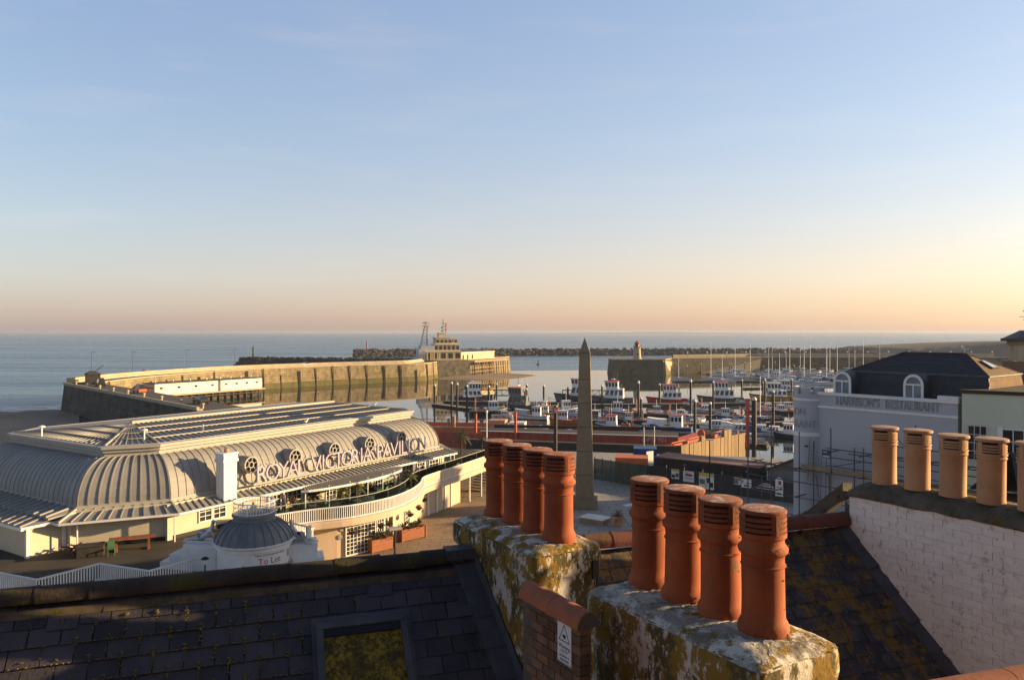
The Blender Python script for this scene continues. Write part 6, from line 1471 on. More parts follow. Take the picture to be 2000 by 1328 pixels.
# ================================================================ cars and barges
def car(label, loc, rz, m, van=False):
    t = thing('parked_car', label, 'car', loc, rz, 'parked cars on the piers'); hgt = 2.1 if van else 1.45
    secs = [(-2.1,.55,.85),(-2.0,.35,1.0),(-1.2,.3,1.0),(1.1,.3,.95),(1.9,.35,.8),(2.15,.5,.62)]
    MB().loft([[(x,-.85,z0),(x,-.88,(z0+z1)/2),(x,-.78,z1),(x,.78,z1),(x,.88,(z0+z1)/2),(x,.85,z0)] for x, z0, z1 in secs]).build('body', M[m], t, smooth=40)
    MB().loft([[(x,-w_,z),(x,w_,z)] + [(x2,w2,hgt),(x2,-w2,hgt)] for x, x2, w_, w2, z in ((-1.9,-1.5,.78,.6,.95),(1.0,.3,.78,.6,.95))]).build('cabin', M['glass_dark'], t)
    MB().bx(-1.5,.3,-.6,.6,hgt,hgt+.05).build('roof', M[m], t)
    for x in (-1.35,1.3):
        for y in (-.86,.86): MB().tube((x,y-.1,.32),(x,y+.1,.32),.32,12).build('wheel', M['boat_black'], t)
ar = lambda s: Vector((-56,137)).lerp(Vector((-119,204)), s)+Vector((4.0,3.6))
car('small dark car parked on the stone arm nearer the pavilion', (*ar(.14),6.95), 2.3, 'car_dark'); car('brown van parked on the stone arm farther out', (*ar(.53),6.95), 2.35, 'boat_orange', True); car('white car driving along the middle of the curved pier', (-81.5,305,7.35), .6, 'car_white')
car('pale car on the curved pier near its bend', (-117,247,7.35), 1.1, 'car_silver'); car('dark van by the corner hut of the pier', (*ar(.86),6.95), 2.2, 'boat_black', True)
t = thing('crane_hut', 'dark derrick hut at the corner where arm and pier meet', 'hut', (-113,207,6.95), .7); MB().bx(-1.6,1.6,-1.4,1.4,0,2.6).build('hut_wall', M['boat_black'], t); MB().rb((0,0),3.8,3.4,2.6,3.5,0,.3).build('hut_roof', M['hull_dark'], t); MB().tube((0,0,3),(2.5,-1,5),.12).build('jib', M['steel'], t)
bg_ = thing('hopper_barge', 'big hopper barge with black sides, rust-red hold and sunlit plank-faced end', 'barge', (0,0,0))
ba, bb, bc, bd_, be = (-7,117.5), (24.2,110), (37.5,123.5), (27,127.5), (-4,131)
MB().prism([ba,bb,(24.5,111.2),(-5.8,118.9)], -.5, 4.55).build('hull_side', M['hull_dark'], bg_)
MB().prism([(-5.8,118.95),(24.5,111.25),(25.5,116.5),(-4,123.3),be,ba], -.5, 2.9).build('hold_floor', M['hull_dark'], bg_)
V_ = (Vector(bc)-Vector(bb)); vn = Vector((V_.y,-V_.x)).normalized(); VL = V_.length
for i in range(17):                                           # plank-faced end
    s0_, s1_ = i/17, (i+1)/17; top = 4.75
    if i in (5,): top += .75
    if i in (11,12): top += 1.0
    p, q = Vector(bb)+V_*s0_, Vector(bb)+V_*(s1_-.006); o_ = random.uniform(0,.08)
    MB().prism([tuple(p+vn*o_), tuple(q+vn*o_), tuple(q-vn*.35), tuple(p-vn*.35)], -.5, top).build('end_plank', M['timber_lit'], bg_)
MB().prism([bb,tuple(Vector(bb)+V_*.98),tuple(Vector(bb)+V_*.98-vn*9),tuple(Vector(bb)-vn*6)], -.5, 4.0).build('end_deck', M['rust'], bg_)
hA, hB = Vector((-5,123.4)), Vector((25.2,116.6)); hv = hB-hA; hl_ = hv.length; hd_ = hv.normalized(); hn = Vector((hd_.y,-hd_.x))
MB().prism([tuple(hA),tuple(hB),tuple(hB-hn*.3),tuple(hA-hn*.3)], 3.2, 5.05).build('hold_wall', M['rust'], bg_)
for i in range(25):
    p = hA+hv*((i+.3)/25); MB().prism([tuple(p+hn*.02),tuple(p+hd_*.16+hn*.02),tuple(p+hd_*.16+hn*.32),tuple(p+hn*.32)], 3.4, 4.95).build('hold_rib', M['rust'], bg_)
MB().beam((*(hA+hn*.15),5.1),(*(hB+hn*.15),5.1),.45,.12).build('coaming_rail', M['boat_pale'], bg_)
MB().prism([tuple(hA-hn*.4),tuple(hB-hn*.4),tuple(hB-hn*7.5),tuple(hA-hn*7.5)], 2.0, 4.75).build('far_gunwale', M['hull_dark'], bg_)
MB().beam((-3,131,4.95),(27,127.4,4.95),.5,.5).build('far_rail', M['hull_dark'], bg_)
for key, px in (('dps',1266),('num',1290)):
    dd = (px-1000)/FPX; s_ = (dd*hA.y-hA.x)/(hv.x-dd*hv.y); p = hA+hv*s_+hn*.36; link('lettering', TX[key], bg_, (p.x,p.y,4.2), (R(90),0,math.atan2(hv.y,hv.x)))
for s_, z in ((.12,4.75),(.30,4.7),(.66,4.7),(.9,4.7)):        # bulwark brackets and winch on the end deck
    p = Vector(bb)+V_*s_-vn*1.2; MB().prism([tuple(p),tuple(p+vn*.9),tuple(p+vn*.9+V_.normalized()*.25),tuple(p+V_.normalized()*.25)], 4.0, [4.2,5.2,5.2,4.2]).build('bracket', M['rust'], bg_)
pc_ = Vector(bb)-vn*1.6; MB().beam((*pc_,4.9),(*(pc_+V_*.75),5.35),.09,.09).build('bulwark_rail', M['orange'], bg_); MB().prism([tuple(pc_-vn*.1),tuple(pc_+V_*.7-vn*.1),tuple(pc_+V_*.7-vn*.3),tuple(pc_-vn*.3)], 4.0, [4.6,4.95,4.95,4.6]).build('bulwark', M['rust'], bg_)
pw_ = Vector(bb)+V_*.50-vn*1.6; MB().tube((pw_.x-.6,pw_.y,5.35),(pw_.x+.7,pw_.y+.5,5.35),.6,14).build('winch_drum', M['hull_dark'], bg_); MB().tube((pw_.x-.75,pw_.y-.1,5.35),(pw_.x-.6,pw_.y,5.35),.7,14).build('drum_flange', M['rust'], bg_)
for i, (px, zt) in enumerate(((1257,7.4),(1277,7.6))): q = P(px, 868, 109.6); MB().tube((q.x,q.y-.3,1.5),(q.x,q.y-.3,zt),.07,6).build('ladder_stile', M['boat_pale'], bg_)
for k in range(8): a_, c_ = P(1257,868,109.6), P(1277,868,109.6); MB().tube((a_.x,a_.y-.3,1.8+k*.42),(c_.x,c_.y-.3,1.8+k*.42),.045,5).build('ladder_rung', M['boat_pale'], bg_)
dr_ = thing('dredger', 'long orange-railed rusty dredging pontoon moored behind the pavilion terrace', 'dredger', (-8.5,141,0), R(-8))
MB().prism([(-12,-4),(14,-4),(16,0),(14,4),(-12,4)], -.4, 3.0).build('pontoon_hull', M['rust'], dr_); MB().bx(-12,14,-3.8,3.8,3.0,3.05).build('deck', M['wet_deck'], dr_)
for y in (-3.9,3.9):
    MB().bx(-11.5,7,y-.08,y+.08,3.1,3.9).build('bulwark', M['orange'], dr_)
    for k in range(15): MB().tube((-11+k*1.7,y,3.0),(-11+k*1.7,y,4.4),.06,5).build('stanchion', M['orange'], dr_)
    MB().tube((-11,y,4.4),(13,y,4.4),.06,5).build('handrail', M['orange'], dr_)
MB().bx(4.5,7.5,-1.5,1.8,3.05,5.0).build('deck_house', M['terracotta_light'], dr_); MB().bx(8.2,11,-1,2,3.05,4.6).build('tarpaulin', M['white'], dr_)
MB().tube((-2,-1,3.05),(-2,-1,5.6),.3,8).tube((-3,-1,3.05),(-3,-1,5.2),.25,8).build('spud_leg', M['timber_lit'], dr_)
# ================================================================ BOATS, PONTOONS, PILES
def hull(root, L, B, fb, m, stripe=None, bottom=None, transom=.88, deck=True):
    xs = [-.5,-.42,-.25,-.05,.15,.3,.4,.46,.5]; rg = []; sh = lambda s: fb*(.86+.10*abs(s+.1)+.62*max(0,s+.05)**2*2)
    bm_ = lambda s: B/2*(transom+(1-transom)*min(1,(s+.5)/.3))*(1-max(0,(s-.02)/.48)**2.3*.97)
    for s in xs:
        b_, z = bm_(s), sh(s); rk = .06*L*max(0,(s-.3)/.2)
        x = s*L-rk*.6
        rg.append([(x+rk*1.0,-b_,z),(x+rk*.5,-b_*.93,z*.45),(x+rk*.1,-b_*.72,-.05),(x,0,-.35),(x+rk*.1,b_*.72,-.05),(x+rk*.5,b_*.93,z*.45),(x+rk*1.0,b_,z)])
    b = MB().loft(rg, closed=False); b.face(rg[0])
    h = b.build('hull', M[m], root, smooth=50)
    MB().loft([[r[0][:2]+(r[0][2]-.18*fb,), r[6][:2]+(r[6][2]-.18*fb,)] for r in rg], closed=False).build('deck', M['wet_deck'], root)
    def band(z0f, z1f, mm, nm):
        for sd, ia, ic in ((-1,0,1),(1,6,5)):
            q = []
            for r in rg:
                A, C = Vector(r[ia]), Vector(r[ic]); o = Vector((.0, sd*.03, 0)); q.append([A.lerp(C, z0f)+o, A.lerp(C, z1f)+o])
            MB().loft(q, closed=False).build(nm, M[mm], h)
    if stripe: band(.0,.28,stripe,'rubbing_strake')
    if bottom:
        for sd, ia, ic in ((-1,1,2),(1,5,4)):
            MB().loft([[Vector(r[ia]).lerp(Vector(r[ic]),.55)+Vector((0,sd*.03,0)), Vector(r[ic])+Vector((0,sd*.03,0))] for r in rg], closed=False).build('boot_top', M[bottom], h)
    return sh, bm_
def house(root, x0, x1, w_, z0, z1, m, rf=.25, rb=.0, wins=0, roof=None, wz=.35, taper=.88, front=True, name='cabin'):
    b = MB(); c = b.add([(x0,-w_/2,z0),(x1,-w_/2*.95,z0),(x1,w_/2*.95,z0),(x0,w_/2,z0),(x0+rb,-w_/2*taper,z1),(x1-rf,-w_/2*taper*.95,z1),(x1-rf,w_/2*taper*.95,z1),(x0+rb,w_/2*taper,z1)], [(0,3,2,1),(4,5,6,7),(0,1,5,4),(1,2,6,5),(2,3,7,6),(3,0,4,7)])
    o = b.build(name, M[m], root); V = [Vector(p) for p in b.v]
    def pane(a, c_, d, e, s0, s1, t0, t1, off):
        f = lambda s, t: a.lerp(c_, s).lerp(e.lerp(d, s), t)+off
        MB().add([f(s0,t0),f(s1,t0),f(s1,t1),f(s0,t1)], [(0,1,2,3)]).build('window', M['glass_dark'], o)
    for k in range(wins):
        s0, s1 = (k+.16)/wins, (k+.86)/wins
        pane(V[0],V[1],V[5],V[4], s0, s1, wz, .86, Vector((0,-.02,0))); pane(V[3],V[2],V[6],V[7], s0, s1, wz, .86, Vector((0,.02,0)))
    if wins and front:
        for k in range(3): pane(V[1],V[2],V[6],V[5], (k+.12)/3, (k+.88)/3, wz, .86, Vector((.02,0,.005)))
        pane(V[0],V[3],V[7],V[4], .2, .45, wz, .86, Vector((-.02,0,0)))
    if roof: MB().bx(x0+rb-.15,x1-rf+.25,-w_/2*taper-.12,w_/2*taper+.12,z1,z1+.12).build('roof', M[roof], o)
    return o
def mast(root, x, z0, h, r=.06, m='steel', bars=(), name='mast'):
    b = MB().tube((x,0,z0),(x,0,z0+h),r,6,r*.7)
    for z, w_ in bars: b.tube((x,-w_,z0+z),(x,w_,z0+z),r*.6,5)
    return b.build(name, M[m], root)
def rails(root, L, sh, bm_, s0, s1, h=.9, m='rail_white', n=9):
    for sd in (-1,1):
        b = MB()
        pts = [(s*L, sd*bm_(s)*.95, sh(s)) for s in [s0+(s1-s0)*i/n for i in range(n+1)]]
        for p in pts: b.tube(p, (p[0],p[1],p[2]+h), .025, 4)
        for k in (.5,1): 
            for p, q in zip(pts, pts[1:]): b.tube((p[0],p[1],p[2]+h*k),(q[0],q[1],q[2]+h*k),.02,4)
        b.build('guard_rail', M[m], root)
def fenders(root, L, sh, bm_, sd=-1, n=4, m='boat_black'):
    for i in range(n):
        s = -.35+.6*i/max(1,n-1); MB().tube((s*L,sd*(bm_(s)+.15),sh(s)*.25),(s*L,sd*(bm_(s)+.15),sh(s)*.75),.16,8).build('fender', M[m], root)
def base(name, label, cat, px, py, hd, group=None, z=.03):
    g = G(px, py, 0); return thing(name, label, cat, (g.x, g.y, z), R(hd), group)
def workboat(label, px, py, L, hd, hm, c1, roof, c2='boat_white', stripe='boat_black', tall=1.0, aft=False, B=None):
    B = B or L*.34; t = base('work_boat', label, 'work boat', px, py, hd, 'work boats in the harbour'); fb = .135*L
    sh, bm_ = hull(t, L, B, fb, hm, stripe, 'boat_black')
    z = fb*.8; x0, x1 = (-.28*L,.16*L) if not aft else (-.02*L,.30*L)
    house(t, x0, x1, B*.74, z, z+.17*L*tall, c1, .06*L, 0, 4, None)
    z2 = z+.17*L*tall; house(t, x0+.12*L, x1-.05*L, B*.62, z2, z2+.16*L, c2, -.03*L, .0, 4, roof, .3, .98, name='wheelhouse')
    z3 = z2+.16*L+.12; mast(t, x0+.22*L, z3, .24*L, .07, 'steel', ((.10*L,.5),(.16*L,.35))); MB().bx(x0+.20*L,x0+.27*L,-.9,.9,z3+.45,z3+.6).build('radar_scanner', M['boat_white'], t)
    MB().tube((x0+.05*L,B*.2,z),(x0+.05*L,B*.2,z2+.10*L),.2,8).build('exhaust_stack', M['boat_black'], t)
    for y in (-.6,.5): MB().tube((x0+.16*L,y,z3),(x0+.13*L,y,z3+.2*L),.018,4).build('aerial', M['boat_white'], t)
    rails(t, L, sh, bm_, -.48, .44); fenders(t, L, sh, bm_, -1); fenders(t, L, sh, bm_, 1)
    return t
def fishboat(label, px, py, L, hd, hm, stripe, cab, roof, bottom=None, shelter=None, gantry=True, fwd=True):
    L *= 1.15; B = L*.36; t = base('fishing_boat', label, 'fishing boat', px, py, hd, 'small fishing boats'); fb = .13*L
    sh, bm_ = hull(t, L, B, fb, hm, stripe, bottom); z = fb*.72
    x0, x1 = (.02*L,.26*L) if fwd else (-.30*L,-.05*L)
    house(t, x0, x1, B*.55, z, z+.25*L, cab, .02*L, .0, 3, roof, .5, .92, name='wheelhouse')
    if shelter:
        MB().loft([[(x,-bm_(x/L)*1.0,sh(x/L)),(x,-bm_(x/L)*.9,sh(x/L)+.13*L),(x,bm_(x/L)*.9,sh(x/L)+.13*L),(x,bm_(x/L)*1.0,sh(x/L))] for x in (.05*L,.2*L,.34*L,.44*L)], closed=False).build('foredeck_shelter', M[shelter], t, smooth=30)
    if gantry:
        MB().tube((-.34*L,-B*.36,z),(-.34*L,-B*.30,z+.34*L),.07,6).tube((-.34*L,B*.36,z),(-.34*L,B*.30,z+.34*L),.07,6).tube((-.34*L,-B*.32,z+.34*L),(-.34*L,B*.32,z+.34*L),.07,6).tube((-.34*L,0,z+.34*L),(x0,0,z+.26*L),.05,5).build('gallows', M['terracotta_light'], t)
    mast(t, (x0+x1)/2, z+.25*L, .26*L, .05, 'boat_white', ((.14*L,.4),))
    MB().bx(-.28*L,-.10*L,-B*.24,B*.24,z,z+.07*L).build('fish_box', M['boat_orange'], t); MB().bx(-.22*L,-.14*L,-B*.2,B*.1,z+.07*L,z+.12*L).build('net_bin', M['cover_blue'], t)
    for i in range(3): MB().lathe([(0,0),(.24,.15),(0,.5)],(-.40*L,-.5+i*.5,z),8).build('buoy', M['buoy'], t)
    fenders(t, L, sh, bm_, -1, 3); rails(t, L, sh, bm_, .22, .46, .6, n=4)
    return t
def cruiser(label, px, py, L, hd, hm='boat_white', stripe='boat_navy', cover=None, group='white motor cruisers', fly=False):
    L *= 1.12; B = L*.33; t = base('motor_boat', label, 'motor boat', px, py, hd, group); fb = .115*L
    sh, bm_ = hull(t, L, B, fb, hm, stripe, None); z = fb*.85
    house(t, -.12*L, .22*L, B*.72, z, z+.15*L, 'boat_white', .12*L, .0, 3, 'boat_white', .25, .82)
    house(t, .12*L, .38*L, B*.5, z, z+.06*L, 'boat_white', .10*L, 0, 0, None, name='coachroof')
    if fly: house(t, -.16*L, .05*L, B*.5, z+.16*L, z+.25*L, 'boat_white', .06*L, 0, 2, None, name='flybridge')
    if cover: MB().loft([[(x,-B*.36,z),(x,-B*.30,z+h_),(x,0,z+h_*1.12),(x,B*.30,z+h_),(x,B*.36,z)] for x, h_ in ((-.46*L,.08*L),(-.3*L,.13*L),(-.13*L,.14*L))], closed=False).build('canopy_cover', M[cover], t)
    rails(t, L, sh, bm_, .08, .47, .55, n=6); mast(t, .0, z+.15*L, .12*L, .025, 'boat_white'); fenders(t, L, sh, bm_, -1, 3, 'boat_navy')
    return t
def yacht(label, px, py, L, hd, mh, hm='boat_white', cover='cover_blue', group='sailing yachts', stripe='boat_navy'):
    B = L*.29; t = base('sailing_yacht', label, 'sailing yacht', px, py, hd, group); fb = .095*L
    sh, bm_ = hull(t, L, B, fb, hm, stripe, None, .75); z = fb*.85
    house(t, -.1*L, .25*L, B*.5, z, z+.05*L, 'boat_white', .12*L, .02*L, 3, None, .3, .85, False, name='coachroof')
    mast(t, .10*L, z, mh, .12, 'boat_white', ((mh*.5,.7),(mh*.75,.5))); MB().tube((.10*L,0,z+.13*L),(-.30*L,0,z+.13*L),.07,6).build('boom', M['boat_pale'], t)
    MB().tube((.09*L,0,z+.145*L),(-.28*L,0,z+.145*L),.15,8,.08).build('sail_cover', M[cover], t)
    b = MB()
    for e in ((.49*L,0,sh(.49)),(-.49*L,0,sh(-.49)),(.08*L,B*.46,sh(.1)),(.08*L,-B*.46,sh(.1))): b.tube(e, (.10*L,0,z+mh*.97), .014, 4)
    b.build('rigging', M['steel'], t); rails(t, L, sh, bm_, -.48, .47, .55, n=8)
    return t
workboat('white pilot vessel with black windows at the outer pontoon, nearest the pier head', 928, 784, 12.5, 12, 'boat_navy', 'boat_white', 'boat_white', tall=1.0)
workboat('dark grey work vessel with orange-brown wheelhouse top left of the obelisk', 1007, 801, 12.5, 160, 'boat_grey', 'boat_grey', 'boat_orange', 'boat_grey', tall=1.25)
workboat('white survey vessel with tall mast just behind the obelisk', 1128, 783, 14, 170, 'boat_grey', 'boat_white', 'boat_white', tall=1.3)
workboat('white work boat with red-edged wheelhouse roof right of the obelisk', 1194, 787, 13, 165, 'boat_grey', 'boat_white', 'boat_red', tall=1.3)
workboat('bright red pilot boat with white wheelhouse and red roof', 1306, 789, 12.6, 172, 'boat_red', 'boat_white', 'boat_red', tall=1.05)
workboat('grey-hulled white catamaran with red-trimmed wheelhouse roof', 1407, 787, 13.2, 170, 'boat_grey', 'boat_white', 'boat_red', tall=1.2)
workboat('yellow-hulled work boat with white deckhouse by the turret', 1510, 784, 13.5, 168, 'boat_yellow', 'boat_white', 'boat_white', tall=.85, B=4)
workboat('white work boat with long cabin and pale roof behind the yellow one', 1530, 770, 11.5, 172, 'boat_grey', 'boat_white', 'boat_white', tall=.8)
fishboat('dark green fishing boat with white wheelhouse at the left pontoon', 953, 809, 8.2, 8, 'boat_green', 'boat_pale', 'boat_white', 'boat_white', None, None)
fishboat('white fishing boat with red stripe and white bow shelter near the barge', 1036, 819, 7.6, 165, 'boat_white', 'boat_red', 'boat_white', 'boat_pale', 'boat_blue', 'boat_pale', fwd=False)
fishboat('cream-cabined fishing boat with blue hull left of the obelisk', 1096, 807, 8.0, 10, 'boat_blue', 'boat_white', 'boat_white', 'boat_white', None, None)
fishboat('fishing boat with orange-red hull bottom, bow behind the obelisk', 1110, 828, 7.5, 172, 'boat_orange', 'boat_navy', 'boat_white', 'boat_white', 'boat_orange')
fishboat('blue and white fishing boat with red deck rails right of the obelisk', 1206, 840, 8.0, 162, 'boat_blue', 'boat_white', 'boat_white', 'boat_red', 'boat_red')
fishboat('white-bowed blue fishing boat with long pink roof above the barge', 1305, 842, 8.6, 160, 'boat_blue', 'boat_white', 'boat_white', 'boat_pink', 'boat_white', 'boat_white', fwd=False)
fishboat('small dark-blue open fishing boat tucked right behind the obelisk', 1170, 822, 6, 170, 'boat_navy', 'boat_pale', 'boat_grey', 'boat_white')
fishboat('grey fishing boat under the red-roofed work boat', 1217, 812, 8.5, 175, 'boat_grey', 'boat_pale', 'boat_white', 'boat_pale')
cruiser('white motor cruiser with blue stern canopy in front of the tall dark piles', 1447, 849, 7.6, 165, cover='cover_blue')
cruiser('white motor cruiser with raked cabin next to the turret', 1512, 851, 6.6, 160)
cruiser('white day boat with blue topsides beside the pink-roofed fishing boat', 1350, 826, 6.5, 15, 'boat_white', 'boat_blue', 'cover_blue')
cruiser('small white launch with a wide white cover right of the barge end winch', 1400, 838, 6.5, 170, cover='boat_white')
cruiser('sunlit cream motor boat at the middle pontoon, below the catamaran', 1378, 806, 7, 178, 'boat_pale', 'boat_orange')
cruiser('white and red day boat nearest the turret top band', 1538, 797, 5.5, 170, stripe='boat_red')
fishboat('red-fendered dark open boat by the turret', 1532, 808, 5.5, 175, 'boat_navy', 'boat_red', 'boat_white', 'boat_white')
fishboat('navy-blue trawler bow peeping out beside the turret', 1552, 856, 7, 150, 'boat_navy', 'boat_pale', 'boat_white', 'boat_white')
yacht('blue-covered sailing yacht moored left of the turret, pale slim mast', 1492, 822, 8.5, 175, 9.8, 'boat_navy')
for i, (px, py, L, mh, hd, cov) in enumerate(((1393,742,10,15.2,178,'boat_white'),(1470,736,11,14.5,175,'cover_blue'),(1548,741,12,17,172,'boat_red'),(1587,734,11,17,178,'cover_blue'),(1640,738,11,15,176,'cover_blue'),(1666,728,10,14,4,'boat_white'),(1691,733,12,16.5,176,'boat_navy'))):
    yacht(['white yacht lying alone with bare mast in the far marina','yacht with mast beside a leaning boom in the far marina','large yacht with thick red-wrapped boom left of the restaurant turret','tall-masted yacht behind the turret battlements','yacht with mast seen over the left end of the mansard roof','yacht whose mast stands beyond the mansard hip','yacht with mast just clear of the restaurant ridge'][i], px, py, L, hd, mh, 'boat_white', cov)
yacht('yacht with stubby mast right behind the red pilot boat', 1329, 742, 8, 176, 8.5)
# far rows of small boats
protos = [cruiser('small white motor boat moored in the far rows of the marina', 1425, 734, 8, 178, group='small boats in the far marina rows'), cruiser('small white flybridge boat moored in the far rows of the marina', 1450, 737, 9, 176, fly=True, group='small boats in the far marina rows', stripe='boat_blue'),
          cruiser('small pale boat with blue cover moored in the far rows of the marina', 1515, 738, 7.5, 4, cover='cover_blue', group='small boats in the far marina rows')]
rnd = random.Random(3)
for i in range(34):
    px = 1300+rnd.random()*400; row = rnd.choice((725,729,733,739,746,752)); 
    if row > 744 and px < 1480: px += 190
    if row < 744 and px < 1370: px += 90
    if row < 731 and px < 1460: px += 130
    g = G(px, row, 0); p = protos[i % 3]; dup(p, (g.x,g.y,.03), R(rnd.choice((176,180,4,172))), None, None, rnd.uniform(.8,1.15))
for i, (px, row, mh) in enumerate(((1505,728,12),(1532,727,10),(1560,726,11.5),(1612,727,13),(1655,726,12),(1715,727,13))):
    yacht('bare-masted yacht in the farthest marina row below the pier wall', px, row, 9, rnd.choice((176,4)), mh, 'boat_white', 'boat_white', 'yachts in the farthest marina row')
# pontoons
def pontoon(label, p0, p1, wd=2.2, z=.42, m='wet_deck', rail=False):
    a, c = G(*p0, 0), G(*p1, 0); t = thing('pontoon', label, 'pontoon', (0,0,0), 0, 'floating pontoons')
    MB().beam((a.x,a.y,z-.22),(c.x,c.y,z-.22),wd,.45).build('float', M['timber'], t); MB().beam((a.x,a.y,z+.13),(c.x,c.y,z+.13),wd+.12,.08).build('deck', M[m], t)
    if rail:
        b = MB(); n = 14
        for i in range(n+1): p = a.lerp(c, i/n); b.tube((p.x,p.y,z),(p.x,p.y,z+1.2),.04,4)
        b.tube((a.x,a.y,z+1.2),(c.x,c.y,z+1.2),.04,4); b.build('rail', M['steel'], t)
pontoon('long dark outer pontoon behind the white pilot vessel', (868,786), (1130,790), 3.0); pontoon('pontoon with the dark green fishing boat alongside', (850,792), (1010,812), 2.4)
pontoon('outer pontoon behind the red pilot boat and catamaran', (1150,793), (1560,789), 3.0); pontoon('pontoon between the obelisk and the pink-roofed fishing boat', (1080,826), (1300,822), 2.2)
pontoon('plank pontoon crossing the middle of the marina, sunlit', (1255,812), (1440,816), 2.0, m='timber_lit'); pontoon('pontoon behind the white cruisers left of the turret', (1330,832), (1560,828), 2.0, rail=True)
pontoon('dark pontoon tongue in front of the white cruisers', (1425,868), (1500,873), 2.6, m='timber'); pontoon('far marina walkway along the first row of yachts', (1310,746), (1600,746), 2.2, rail=True)
pontoon('far marina walkway along the back row of boats', (1380,731), (1700,731), 2.2); pontoon('pontoon with small boats beside the turret', (1505,806), (1570,800), 2.0); pontoon('middle marina walkway right of the catamaran', (1450,760), (1600,758), 2.2)
for i, (px, py, w_, lab) in enumerate(((905,782,14,'grey gangway frame beside the white pilot vessel'),(1105,783,12,'grey gangway frame left of the obelisk'))):
    g = G(px, py, 0); t = thing('gangway', lab, 'gangway', (g.x,g.y,.7), R(-6), 'gangway frames')
    MB().bx(-1,w_,-1,1,.8,1.05).build('walkway', M['steel'], t); b = MB()
    for y in (-1,1):
        for k in range(8): b.tube((-1+k*(w_+1)/7,y,.9),(-1+k*(w_+1)/7,y,2.6),.07,5); 
        for k in range(7): b.tube((-1+k*(w_+1)/7,y,.9),(-1+(k+1)*(w_+1)/7,y,2.6),.05,4)
        b.tube((-1,y,2.6),(w_,y,2.6),.08,5)
    b.build('truss', M['steel'], t); MB().bx(-1,0,-1.4,1.4,-.6,.8).build('float', M['hull_dark'], t)
# mooring piles
pile0 = thing('mooring_pile', 'dark steel mooring pile with white cap by the outer pontoons', 'mooring pile', (0,0,0), 0, 'dark mooring piles with white caps')
MB().tube((0,0,-1),(0,0,7.0),.29,10).build('shaft', M['pile'], pile0); MB().lathe([(.33,7.0),(.33,7.15),(.2,7.5),(0,7.6)], n=10).build('cap', M['white'], pile0)
PL = [(849,792,751),(882,797,746),(893,800,748),(912,802,752),(955,800,753),(970,784,749),(1029,790,750),(1062,792,752),(1109,784,756),(1247,814,744),(1252,822,776),(1288,792,749),(1349,816,741),(1176,794,752),(1393,792,744),(1449,778,741),(1357,848,780),(1387,850,785),(1510,830,762),(1494,800,740),(1546,776,740),(1028,800,758),(1490,772,746)]
FARP = [(1296,738,704),(1311,735,713),(1342,736,714),(1369,732,710),(1400,733,715),(1425,734,711),(1429,731,709),(1455,730,707),(1467,742,716),(1491,735,715),(1513,730,706),(1542,738,717),(1551,735,713),(1561,735,715),(1583,742,738),(1605,742,740),(1350,768,742)]
PLN = ['outermost dark mooring pile, alone by the curved pavilion roof','mooring pile left of the white pilot vessel, nearest the pavilion roof','mooring pile in a close pair left of the white pilot vessel','mooring pile in front of the white pilot vessel stern','mooring pile at the bow of the white pilot vessel','mooring pile behind the bow of the white pilot vessel','mooring pile rising before the dark grey work vessel','mooring pile standing in open water right of the grey work vessel','mooring pile at the pontoon close left of the obelisk','taller mooring pile of the pair left of the red pilot boat','shorter mooring pile of the pair left of the red pilot boat','mooring pile crossing the red pilot boat bow','mooring pile between the red pilot boat and the catamaran','mooring pile before the red-roofed white work boat','mooring pile crossing the catamaran wheelhouse','mooring pile right of the catamaran stern','thick mooring pile right of the pink-roofed fishing boat','mooring pile left of the white cruisers','mooring pile by the yacht with blue sail cover','mooring pile crossing the yellow work boat hull','mooring pile beside the turret crown','mooring pile behind the white-bowed fishing boats left of the obelisk','mooring pile astern of the yellow work boat']
for i, (px, py, tp) in enumerate(PL+FARP):
    g = G(px, py, 0); h = (py-tp)/FPX*g.y; far = i >= len(PL)
    o = pile0 if i == 0 else dup(pile0, (g.x,g.y,0), None, 'slim dark mooring pile with pale cap in the far marina' if far else None, 'slim piles in the far marina' if far else None)
    if not far: o['label'] = PLN[i]
    o.location = (g.x, g.y, 0); k = h/7.5; o.scale = (.8 if far else 1.0,)*2+(k,)
t = thing('dolphin_pile', 'pair of thick dark piles rising in front of the white cruisers', 'mooring pile', tuple(G(1473,874,0)))
for i, (dx, h, r_, m) in enumerate(((0,8.6,.45,'pile'),(-1.2,8.9,.34,'rust'))): MB().tube((dx,0,-1),(dx,0,h),r_,12).build('shaft', M[m], t)
MB().lathe([(.48,8.6),(.48,8.75),(.3,9.1),(0,9.2)], n=10).build('cap', M['white'], t)

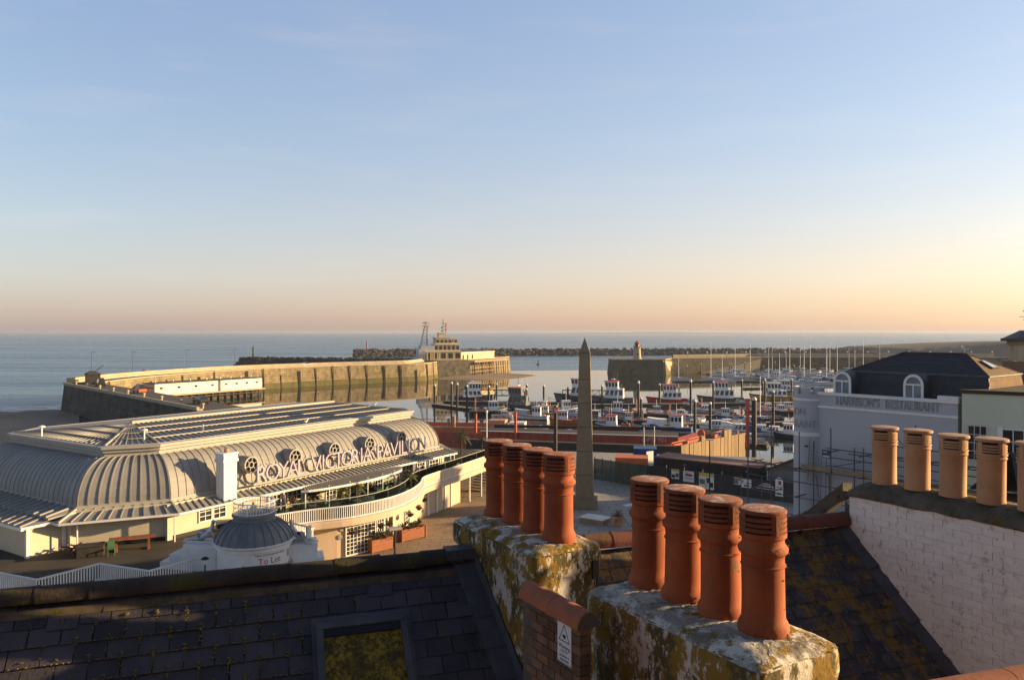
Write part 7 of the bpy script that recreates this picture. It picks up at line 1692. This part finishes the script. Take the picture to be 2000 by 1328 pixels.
# extra small craft that fill the near rows
for lab, px, py, L, hd, kind, hm, st, cv in (
  ('small white day boat astern of the dark green fishing boat', 985, 815, 5.5, 10, 'c', 'boat_white', 'boat_red', None),
  ('low blue open boat between the green fishing boat and the grey work vessel', 975, 803, 5.5, 175, 'f', 'boat_blue', 'boat_white', None),
  ('small white cabin boat right of the cream-cabined fishing boat', 1118, 812, 5.5, 175, 'c', 'boat_white', 'boat_navy', 'boat_white'),
  ('pale green workboat hull behind the blue and white fishing boat', 1236, 826, 6.0, 172, 'f', 'boat_green', 'boat_pale', None),
  ('white launch with blue cover beside the pink-roofed fishing boat', 1262, 842, 5.5, 165, 'c', 'boat_white', 'boat_blue', 'cover_blue'),
  ('orange-hulled open boat alongside the plank pontoon', 1290, 812, 6.0, 178, 'f', 'boat_orange', 'boat_white', None),
  ('white motor boat with red stripe alongside the plank pontoon', 1330, 814, 6.0, 176, 'c', 'boat_white', 'boat_red', None),
  ('blue fishing boat with pale wheelhouse at the plank pontoon end', 1425, 818, 6.2, 172, 'f', 'boat_blue', 'boat_white', None),
  ('white cruiser moored just right of the thick double pile', 1487, 846, 6.0, 168, 'c', 'boat_white', 'boat_navy', None),
  ('small white speedboat by the dark pontoon tongue', 1463, 862, 5.0, 170, 'c', 'boat_white', 'boat_blue', None),
  ('dark grey motor boat behind the white cruisers', 1420, 834, 6.0, 4, 'c', 'boat_grey', 'boat_white', 'boat_white'),
  ('white cruiser with navy cover behind the white cruisers', 1462, 829, 6.4, 176, 'c', 'boat_white', 'boat_navy', 'boat_navy'),
  ('white cabin boat below the yellow work boat', 1500, 801, 6.0, 175, 'c', 'boat_white', 'boat_navy', None),
  ('red open boat below the yellow work boat', 1478, 806, 5.5, 172, 'f', 'boat_red', 'boat_white', None),
  ('grey rigid boat tied astern of the red pilot boat', 1355, 796, 5.5, 176, 'f', 'boat_grey', 'boat_orange', None),
  ('white survey launch astern of the grey catamaran', 1460, 790, 6.0, 170, 'c', 'boat_white', 'boat_navy', None),
  ('white cruiser under the tall pile left of the obelisk', 1062, 797, 6.5, 172, 'c', 'boat_white', 'boat_blue', None),
  ('small navy fishing boat behind the white and red one', 1072, 812, 6.0, 168, 'f', 'boat_navy', 'boat_white', None)):
    if kind == 'c': cruiser(lab, px, py, L, hd, hm, st, cv, 'small craft in the near rows')
    else: o = fishboat(lab, px, py, L, hd, hm, st, 'boat_white', 'boat_pale'); o['group'] = 'small craft in the near rows'
for i, (px, py, mh, lab) in enumerate(((1440,740,12.5,'yacht with slim mast left of the yellow work boat, far marina'),(1497,744,13,'yacht with slim mast above the yellow work boat, far marina'),(1527,745,11,'yacht with short mast beside the turret, far marina'),(1575,746,14,'yacht with tall mast over the turret battlements, far marina'),(1610,744,13.5,'yacht whose mast rises over the restaurant parapet, far marina'),(1625,736,15.5,'yacht whose mast rises beside the first dormer, far marina'),(1415,746,10.5,'yacht with a short mast behind the grey catamaran'))):
    yacht(lab, px, py, 9.5, (176,4,172)[i % 3], mh, ('boat_white','boat_navy','boat_white')[i % 3], ('cover_blue','boat_white','boat_red')[i % 3], 'yachts across the far marina')
